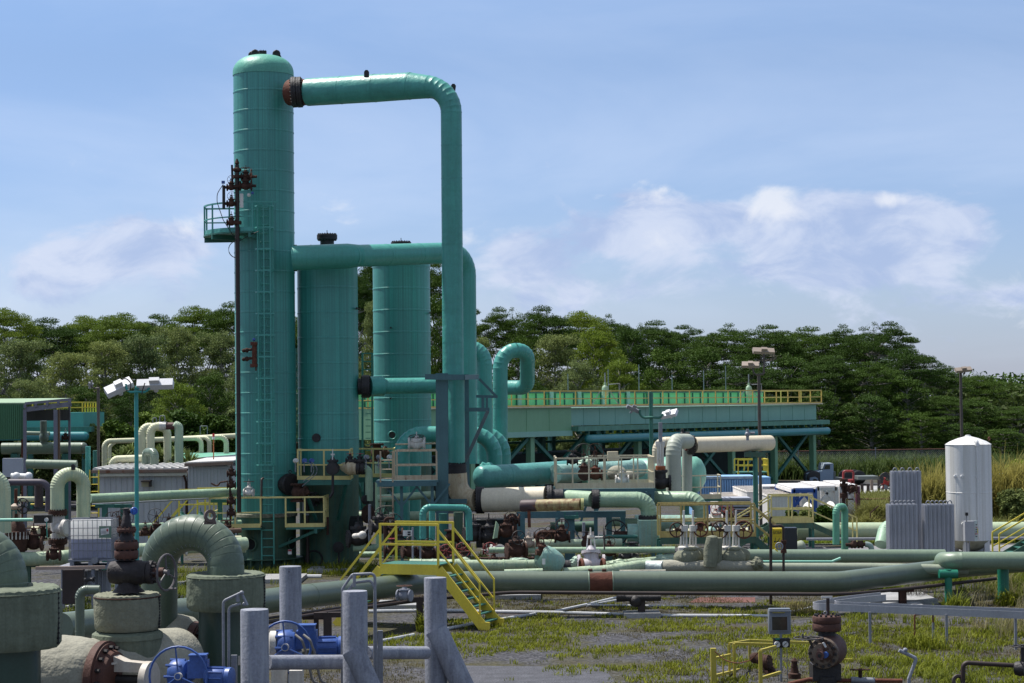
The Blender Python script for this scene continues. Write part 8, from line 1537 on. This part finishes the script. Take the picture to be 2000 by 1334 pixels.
def cage(pts, posts, w_=.055):
    for a_, b_ in pts: q = MB(); q.bar(W(*a_), W(*b_), w_); q.build('rail', YB, T, smooth=False)
    for (px, py, d_, w2) in posts: p = W(px, py, d_); q = MB(); q.bar(V3(p.x, p.y, 0), p, w2, w2); q.build('post', YB, T, smooth=False)
cage([((1424, 1258, 43), (1464, 1251, 45.5)), ((1464, 1251, 45.5), (1590, 1256, 45.5)), ((1435, 1257, 42.6), (1512, 1259, 42.6)), ((1396, 1286, 41.5), (1426, 1279, 42.6)), ((1396, 1320, 41.5), (1464, 1303, 45.2)), ((1464, 1303, 45.2), (1690, 1307, 45)), ((1485, 1271, 40), (1514, 1263, 41.5)), ((1485, 1325, 40), (1524, 1313, 41.6)), ((1620, 1289, 45), (1664, 1289, 45))],
     [(1393, 1266, 41.5, .11), (1424, 1258, 43, .05), (1434, 1257, 42.6, .06), (1464, 1250, 45.5, .06), (1485, 1271, 40, .07), (1525, 1255, 45.3, .05), (1664, 1288, 45, .05), (1412, 1278, 42, .03)])
q = MB(); q.tube(bend(Wp((1396, 1272, 41.3), (1415, 1290, 41.2), (1440, 1296, 41), (1465, 1290, 40.5), (1484, 1272, 40)), .4, 5), .012, 6); solo(q, 'guard_chain', RUSTR, 'sagging rusty chain across the yellow pit guard', 'chain')
T = thing('choke_valve', 'rust brown flanged fitting leaning inside the yellow pit guard', 'valve', W(1490, 1300, 43.5)); q = MB(); q.tube(Wp((1478, 1283, 43.5), (1492, 1291, 43.4), (1512, 1325, 43), (1520, 1360, 43)), .13, 16); q.flange(W(1499, 1294, 43), (1, -.6, .1), .17, .05, 10); q.sphere(W(1474, 1285, 43.5), .12, 12, 8); q.build('body', RUST, T)
T = thing('needle_valve', 'small rusty peaked valve left of the rusty production valve base', 'valve', W(1552, 1334, 41)); q = MB(); q.lathe([(.13, 0), (.13, .1), (.09, .12), (.06, .3), (.07, .36), (.02, .42)], W(1552, 1325, 41), (0, 0, 1), 18); q.build('body', RUST, T)
TP = thing('flow_line', 'rusty pipe with grey sleeves, brown wheel and slanted grey pipe along the bottom right', 'pipe', W(1700, 1334, 40)); d = 40
q = MB(); q.tube(Wp((1540, 1336, d), (1580, 1327, d), (1640, 1329, d), (1762, 1330, d)), m_(4.2, d), 14); q.build('pipe', RUSTR, TP); q = MB(); q.tube(Wp((1662, 1328, d), (1708, 1330, d)), m_(6.5, d), 14); q.build('sleeve', GALV, TP)
q = MB(); q.wheel(W(1680, 1308, d), (0, .1, 1), m_(19, d), .014, 5); q.cyl(W(1680, 1308, d), W(1680, 1325, d), .04); q.build('handwheel', RUST, TP)
q = MB(); q.tube(bend(Wp((1775, 1350, d), (1775, 1326, d), (1790, 1286, d), (1756, 1270, d)), .05, 4), m_(3.6, d), 12); q.sphere(W(1768, 1270, d), .05); q.build('slanted_pipe', GALVP, TP)
TP = thing('drip_line', 'dark brown pipe on short legs with a wheel valve at the right edge bottom', 'pipe', W(1940, 1334, 40)); q = MB(); q.tube(bend(Wp((1880, 1400, d), (1881, 1294, d), (1984, 1300, d)), .1, 5), m_(4.5, d), 14); q.build('pipe', BROWNP, TP)
q = MB(); q.lathe([(m_(13, d), -.1), (m_(15, d), 0), (m_(13, d), .1)], W(1993, 1306, d), (1, -.6, 0), 20); q.build('valve_body', DARKI, TP); q = MB(); q.cyl(W(1997, 1300, d), W(1997, 1262, d), .04); q.wheel(W(1997, 1262, d), (0, 0, 1), m_(19, d), .014, 5); q.build('handwheel', DARKI, TP)
q = MB(); q.torus(W(1872, 1330, d), (0, -1, .3), .1, .04, 18, 6); q.build('coil', BROWNP, TP)
T = thing('rod_bracket', 'thin rusty goal shaped rod standing in the weeds below the cable tray', 'pipe', gz(1805, 1262, 48)); q = MB(); q.tube(bend(Wp((1787, 1275, 48), (1786.5, 1201, 48), (1822, 1197, 48), (1822.5, 1220, 48)), .03, 3), .022, 8); q.build('rod', RUSTR, T); q = MB(); q.cyl(W(1823, 1275, 48), W(1822.5, 1216, 48), .03); q.build('sleeve', GALV, T)
# grey cable tray with a looped end
T = thing('cable_tray', 'long grey steel cable tray with a rounded loop end crossing in front at the right', 'cable tray', gz(1800, 1230, 50)); TRY = mat('grey tray steel', (.36, .36, .39), .5, metal=.2, var=.12, streak=.2)
def band_(pts, h, mt, nm): 
    q = MB(); 
    for a_, b_ in zip(pts, pts[1:]): q.bar(a_, b_, .02, h)
    q.build(nm, mt, T, smooth=False)
base = W(1620, 1186, 49); zc = base.z
def zp(px, py): return ZP(px, py, zc)
outer = bend([zp(2080, 1205), zp(1640, 1187), zp(1578, 1184), zp(1640, 1172), zp(1720, 1163)], .35, 8); band_(outer, .17, TRY, 'outer_band')
inner = bend([zp(2080, 1198), zp(1680, 1183), zp(1620, 1180), zp(1690, 1171), zp(1730, 1167)], .25, 8); band_(inner, .16, TRY, 'inner_band')
for px in (1700, 1850, 1985): p = zp(px, 1192+(px-1700)*.03); q = MB(); q.bar(V3(p.x, p.y+.1, 0), V3(p.x, p.y+.1, zc-.05), .06); q.build('leg', GALV, T, smooth=False)
# white ground pipes
PV = mat('white plastic pipe', (.50, .51, .53), .5, var=.1, fine=.1)
def gp(lbl, pts, r=.045): q = MB(); q.tube([ZP(x, y, .05) for x, y in pts], r, 8); solo(q, 'ground_pipe', PV, lbl, 'pipe')
gp('long white plastic pipe lying level across the ground below the main pipe', [(930, 1194), (1080, 1196), (1300, 1202), (1505, 1203)])
gp('white pipe slanting up to the brown stand from the long level one', [(1085, 1194), (1150, 1180), (1222, 1163)])
gp('second slanting white pipe close beside the first near the brown stand', [(1146, 1183), (1222, 1169)], .035)
gp('thin white pipe lying level farther back right of the brown stand', [(1155, 1182), (1345, 1184)], .03)
gp('white pipe slanting toward the cable tray loop behind the chart recorder', [(1548, 1195), (1590, 1186)])
gp('white pipe lying at the foot of the crossing stair', [(872, 1228), (945, 1215), (1045, 1199)])
gp('short white pipe in the weeds between the two braced posts', [(745, 1252), (808, 1240)])
gp('white pipe with a plug end right of the far grey post', [(595, 1126), (620, 1126), (628, 1126)], .07)
gp('white pipe lying behind the small sage elbow pipe', [(110, 1188), (160, 1182)], .05)
gp('white ground pipe passing behind the tall grey post', [(720, 1194), (830, 1192), (925, 1193)])
for (x0, x1, y0, y1, lb) in ((960, 1055, 1161, 1172, 'low concrete curb right of the crossing stair foot'), (1700, 1800, 1165, 1182, 'concrete pad beneath the right bend of the main pipe'), (735, 825, 1180, 1192, 'concrete slab below the small grey drain valve'), (600, 700, 1112, 1120, 'concrete plinth edge at the foot of the second vessel'), (300, 365, 1142, 1148, 'concrete slab edge seen through the big gooseneck'), (500, 600, 1128, 1140, 'concrete strip behind the far grey post')):
    a, b = ZP(x0, y1), ZP(x1, y0); q = MB(); q.box(((a.x+b.x)/2, (a.y+b.y)/2, .07), (b.x-a.x, abs(b.y-a.y), .14)); solo(q, 'concrete_slab', CONC, lb, 'slab', smooth=False)
strip('red_gravel', [ZP(1345, 1177), ZP(1475, 1177), ZP(1475, 1167), ZP(1365, 1167)], .006, mat('red cinder', (.14, .055, .045), .95, var=.25, vs=3, fine=.2))
strip('gravel_track', [ZP(850, 1400), ZP(1250, 1400), ZP(1180, 1303), ZP(900, 1300)], .004, mat('bare grey gravel', (.072, .073, .086), .95, var=.3, vs=3, fine=.3, bump=.6, bs=16))
# ================================================================== weeds, grasses, shrubs
rg = np.random.default_rng(21)
def vnoise(x, y, s, seed):
    r2 = np.random.default_rng(seed); g_ = r2.uniform(0, 1, (64, 64)); X, Y = x*s, y*s; xi, yi = np.floor(X).astype(int), np.floor(Y).astype(int); fx, fy = X-xi, Y-yi; fx = fx*fx*(3-2*fx); fy = fy*fy*(3-2*fy)
    G_ = lambda i, j: g_[(xi+i) % 64, (yi+j) % 64]
    return (G_(0, 0)*(1-fx)+G_(1, 0)*fx)*(1-fy)+(G_(0, 1)*(1-fx)+G_(1, 1)*fx)*fy
def blades(B, H, wd, lean, rg, curl=.5):
    """bent grass blades: B base points, H heights; 3 levels, 2 quads (last one narrow)"""
    n = len(B); a = rg.uniform(0, 2*np.pi, n); dv = np.stack([np.cos(a), np.sin(a), np.zeros(n)], 1); pv = np.stack([-np.sin(a), np.cos(a), np.zeros(n)], 1)
    L_ = (H*lean*rg.uniform(.3, 1.3, n))[:, None]; up = np.array([0, 0, 1.0]); h = H[:, None]; w2 = (wd*rg.uniform(.7, 1.3, n))[:, None]/2
    p1 = B+dv*L_*.35+up*h*.6; p2 = B+dv*L_+up*h*(1-.25*curl*rg.uniform(0, 2, n)[:, None])
    V = np.stack([B-pv*w2, B+pv*w2, p1+pv*w2*.8, p1-pv*w2*.8, p2+pv*w2*.15, p2-pv*w2*.15], 1).reshape(-1, 3); k = np.arange(n)[:, None]*6
    return V, np.concatenate([k+np.array([[0, 1, 2, 3]]), k+np.array([[3, 2, 4, 5]])])
def tufts(C, per, spread, h0, h1, wd, lean, rg):
    B = np.repeat(C, per, axis=0)+np.concatenate([rg.normal(0, spread, (len(C)*per, 2)), np.zeros((len(C)*per, 1))], 1); hs = np.repeat(rg.uniform(h0, h1, len(C)), per)*rg.uniform(.45, 1.1, len(C)*per)
    return blades(B, hs, wd, lean, rg)
def field(name, poly, n, per, spread, h0, h1, wd, mt, thr, seed, lean=.7, s1=.28, s2=1.1, ex=None):
    """tufts inside a quadrilateral of ground pixels, kept where a patchy noise is high"""
    Q_ = [ZP(*p) for p in poly]; xs = [p.x for p in Q_]; ys = [p.y for p in Q_]; X, Y = rg.uniform(min(xs), max(xs), n), rg.uniform(min(ys), max(ys), n)
    ins = np.zeros(n, bool); j = len(Q_)-1
    for i in range(len(Q_)):
        xi, yi, xj, yj = Q_[i].x, Q_[i].y, Q_[j].x, Q_[j].y
        ins ^= ((yi > Y) != (yj > Y)) & (X < (xj-xi)*(Y-yi)/(yj-yi+1e-9)+xi); j = i
    m = vnoise(X+50, Y, s1, seed)*.6+vnoise(X+50, Y, s2, seed+1)*.4
    k = ins & (m > thr+rg.normal(0, .05, n))
    C = np.stack([X[k], Y[k], np.zeros(k.sum())], 1); V, Fq = tufts(C, per, spread, h0, h1, wd, lean, rg); o = npmesh(name, V, Fq, mt); o['kind'] = 'stuff'; return o
field('yard_weeds', [(560, 1420), (2100, 1420), (2100, 1150), (900, 1150), (560, 1205)], 24000, 9, .09, .05, .15, .022, GRASS, .66, 3)
field('yard_moss_grass', [(560, 1420), (2100, 1420), (2100, 1150), (560, 1160)], 26000, 7, .10, .03, .09, .012, leaf_mat('low brownish grass blades', (.095, .085, .028), .4, .2), .555, 9, s1=.2)
field('tall_weeds', [(1640, 1420), (2100, 1420), (2100, 1165), (1720, 1165), (1560, 1300)], 4200, 14, .10, .12, .34, .024, GRASS, .65, 14, .8)
field('dry_grass', [(1860, 1330), (2100, 1330), (2100, 1120), (1890, 1140)], 2600, 22, .12, .35, .95, .012, DRYG, .52, 17, .8)
field('bank_weeds', [(1640, 1168), (2100, 1168), (2100, 1112), (1800, 1118), (1640, 1140)], 2600, 14, .12, .2, .55, .02, GRASS, .42, 23)
field('pipe_side_weeds', [(250, 1215), (900, 1150), (900, 1098), (250, 1120)], 3600, 12, .10, .12, .42, .018, GRASS, .52, 31)
field('left_weeds', [(110, 1240), (380, 1215), (380, 1140), (110, 1150)], 1200, 12, .08, .1, .35, .018, GRASS, .45, 35)
field('centre_weeds', [(900, 1128), (1500, 1128), (1500, 1068), (900, 1068)], 2200, 12, .10, .12, .4, .02, GRASS, .56, 38)
field('roadside_grass', [(1500, 1062), (2080, 1060), (2080, 1038), (1500, 1040)], 9000, 8, .12, .08, .22, .03, leaf_mat('fresh verge blades', (.16, .22, .035), .35, .3), .15, 41)
field('meadow_grass', [(1560, 1030), (2080, 1030), (2080, 966), (1560, 970)], 11000, 8, .18, .2, .6, .04, leaf_mat('meadow blades', (.17, .19, .06), .4, .3), .25, 43)
field('tall_grass_belt', [(1380, 937), (2100, 936), (2100, 912), (1380, 914)], 9000, 12, .45, .8, 1.9, .10, leaf_mat('tall guinea grass blades', (.075, .115, .030), .4, .3), .2, 47, .6)
field('far_ground_cover', [(-50, 965), (620, 960), (620, 925), (-50, 928)], 9000, 12, .45, .8, 2.4, .14, leaf_mat('scrub blades', (.085, .12, .04), .4, .3), .2, 53, .8)
def clump(name, lbl, cat, px, py, d, n, rad, h0, h1, wd, mt, lean, group=None, asp=1.0, sx=1.0):
    p = gz(px, py, d); a = rg.uniform(0, 6.28, n); r = rad*np.sqrt(rg.uniform(0, 1, n)); C = np.stack([r*np.cos(a)*sx, r*np.sin(a), np.zeros(n)], 1); hs = rg.uniform(h0, h1, n)*(1-.45*(r/rad)**2); V, Fq = blades(C, hs, wd, lean, rg, 1.0)
    o = npmesh(name, V, Fq, mt); o.location = p; return tag(o, lbl, cat, group)
CANE = leaf_mat('yellow cane blades', (.24, .24, .085), .4, .35)
clump('cane_clump', 'big yellow-green cane grass clump between the grey fins and the white tank', 'grass clump', 1822, 1040, 89, 5200, 1.3, 1.6, 3.9, .05, CANE, .45)
clump('cane_clump', 'yellowish cane grass rising right of the white tank above the bushes', 'grass clump', 1975, 1020, 96, 4200, 1.6, 2.2, 4.1, .05, CANE, .5)
clump('cane_clump', 'feathery pale grass clump left of the tall grey fins', 'grass clump', 1716, 1040, 90, 2600, 1.0, .8, 2.1, .035, LEAFC, .8)
clump('cane_clump', 'drooping pale grass clump low beside the gate left of the grey fins', 'grass clump', 1690, 1045, 88, 1300, .8, .6, 1.3, .035, LEAFC, .9)
clump('cane_clump', 'yellow-green cane grass behind the right cream drop leg', 'grass clump', 426, 930, 106, 1600, .9, 1.4, 2.9, .06, CANE, .5)
clump('dry_tuft', 'wispy dead grass tuft in front of the brown drain pipe', 'grass clump', 1560, 1118, 55.5, 420, .5, .3, .75, .008, DRYG, 1.2)
clump('dry_tuft', 'wispy dead grass tuft hanging over the long sage pipe before the raised end', 'grass clump', 1785, 1112, 59, 160, .35, .8, 1.1, .008, mat('dead grass', (.10, .09, .08), .9), 1.0)
clump('weed_plant', 'leafy green weed beside the tall braced post and main pipe', 'plant', 830, 1175, 52, 120, .22, .4, .9, .04, GRASS, .7)
clump('weed_plant', 'green weed clump at the foot of the slim green post', 'plant', 1868, 1190, 56, 220, .4, .3, .7, .03, GRASS, .8)
clump('weed_plant', 'green weed clump at the foot of the stout green post', 'plant', 1968, 1170, 57, 220, .4, .3, .7, .03, GRASS, .8)
clump('weed_plant', 'large leafy weed tuft around the rusty goal shaped rod', 'plant', 1800, 1265, 47.5, 320, .5, .3, .6, .025, GRASS, .8)
clump('weed_plant', 'leafy weeds at the foot of the second vessel', 'plant', 660, 1112, 71, 200, .6, .2, .6, .035, GRASS, .8)
PAND = leaf_mat('pandanus leaves', (.15, .20, .07), .35, .15)
for k, (px, py, d, lb) in enumerate(((233, 905, 96, 'spiky strap leaved plant leftmost behind the shed roof'), (252, 900, 97, 'spiky strap leaved plant left of the rear cream loop'), (310, 905, 95, 'spiky strap leaved plant between the cream loop legs'), (338, 900, 97, 'spiky strap leaved plant right behind the front loop leg'), (364, 912, 94, 'spiky strap leaved plant at the left corner of the green hut'))):
    p = gz(px, py, d); T = thing('pandanus_plant', lb, 'plant', p, 0, 'spiky plants behind the shed'); top = zt(px, py-28, d); q = MB(); q.tube([p, V3(p.x+.1, p.y, top-.6)], .09, 7); q.build('stem', BARK, T)
    n = 170; c0 = np.array([p.x+.1, p.y, top-.65]); dirs = rg.normal(size=(n, 3)); dirs[:, 2] = np.abs(dirs[:, 2])+.1; dirs /= np.linalg.norm(dirs, axis=1)[:, None]; Lf = rg.uniform(.7, 1.35, n)[:, None]; sd = np.cross(dirs, [0, 0, 1.0]); sd /= np.linalg.norm(sd, axis=1)[:, None]+1e-6
    p1 = dirs*Lf*.6; p2 = dirs*Lf+np.array([0, 0, -.28])*Lf; w_ = .035
    V = np.stack([-sd*w_, sd*w_, p1+sd*w_, p1-sd*w_, p2+sd*.004, p2-sd*.004], 1).reshape(-1, 3)+c0-np.array(p); kk = np.arange(n)[:, None]*6
    npmesh('foliage', V, np.concatenate([kk+np.array([[0, 1, 2, 3]]), kk+np.array([[3, 2, 4, 5]])]), PAND, T)
def shrub(lbl, px, py, ytop, hw, d, mt, group=None, size=.16, dn=1.0, name='shrub'):
    p = gz(px, py, d); T = thing(name, lbl, 'shrub', p, 0, group); h = zt(px, ytop, d); R = m_(hw, d); rr = random.Random(px*7+py); Ps = []; q = MB()
    for i in range(34):
        z = h*((i+.5)/34)**.8; pr = R*math.sin(min(3.0, .45+2.3*(z/h)))**.8; a = i*2.4; c0 = np.array([math.cos(a)*pr*rr.uniform(.3, 1), math.sin(a)*pr*rr.uniform(.3, 1), z*.97]); s_ = rr.uniform(.28, .5)*min(R, h*.6)
        n = int(230*dn*rr.uniform(.6, 1.2)); v = rg.normal(size=(n, 3)); v /= np.linalg.norm(v, axis=1)[:, None]; v *= (rg.uniform(0, 1, n)**.4)[:, None]; Ps.append(c0+v*s_*np.array([1, 1, .7]))
        if i % 4 == 0: q.tube([V3(0, 0, 0), Vector(c0)*.6, Vector(c0)], .02, 4, rs=[.05, .03, .01])
    P_ = np.concatenate(Ps); P_ = P_[P_[:, 2] > .02]; V, Fq = leaves(P_, size, .5, .5, rg); npmesh('foliage', V, Fq, mt, T); q.build('stem', BARK, T, local=True)
shrub('dark leafy bush right of the white tank in front of the stacked ducts', 1965, 1025, 945, 42, 97.5, LEAFD, dn=1.6)
shrub('grey-green leafy bush lower right of the white tank', 1985, 1028, 960, 40, 94, LEAFM, dn=1.6)
shrub('bright green bush at the right edge above the stacked ducts', 2000, 1010, 905, 40, 101, LEAFY, dn=1.5)
for k, (px, yt, hw, d, mt, lb) in enumerate(((1575, 992, 18, 86, LEAFM, 'low grey-green bush under the pale yellow platform'), (1612, 990, 20, 86.5, LEAFD, 'low dark bush right of the pale yellow platform stair'), (1545, 998, 14, 86, LEAFD, 'small dark bush behind the pale yellow platform rail'), (1668, 1018, 16, 95, LEAFM, 'low bush behind the low chain link fence'))): shrub(lb, px, 1045, yt, hw, d, mt, 'low bushes right of the middle', .13)
for k, (px, yt, hw, d, mt, lb) in enumerate(((-10, 845, 45, 122, LEAFD, 'dark bush at the left edge behind the shelter'), (75, 850, 45, 126, LEAFM, 'pale bush seen under the green shelter'), (185, 832, 40, 120, LEAFM, 'pale bush right of the far cooling unit'), (235, 825, 45, 118, LEAFD, 'dark bush left of the cream loops'), (300, 808, 45, 122, LEAFY, 'yellow-green bush behind the cream loops'), (365, 805, 45, 120, LEAFD, 'dark bush behind the front cream loop'), (425, 812, 42, 118, LEAFD, 'dark bush above the green roofed hut'), (470, 800, 40, 124, LEAFM, 'pale bush just left of the tallest tower'), (130, 828, 45, 130, LEAFD, 'dark bush behind the far cooling unit'), (590, 830, 40, 125, LEAFD, 'dark bush between tallest tower and second vessel'))): shrub(lb, px, 930, yt, hw, d, mt, 'bushes along the back left', .26, 1.5)
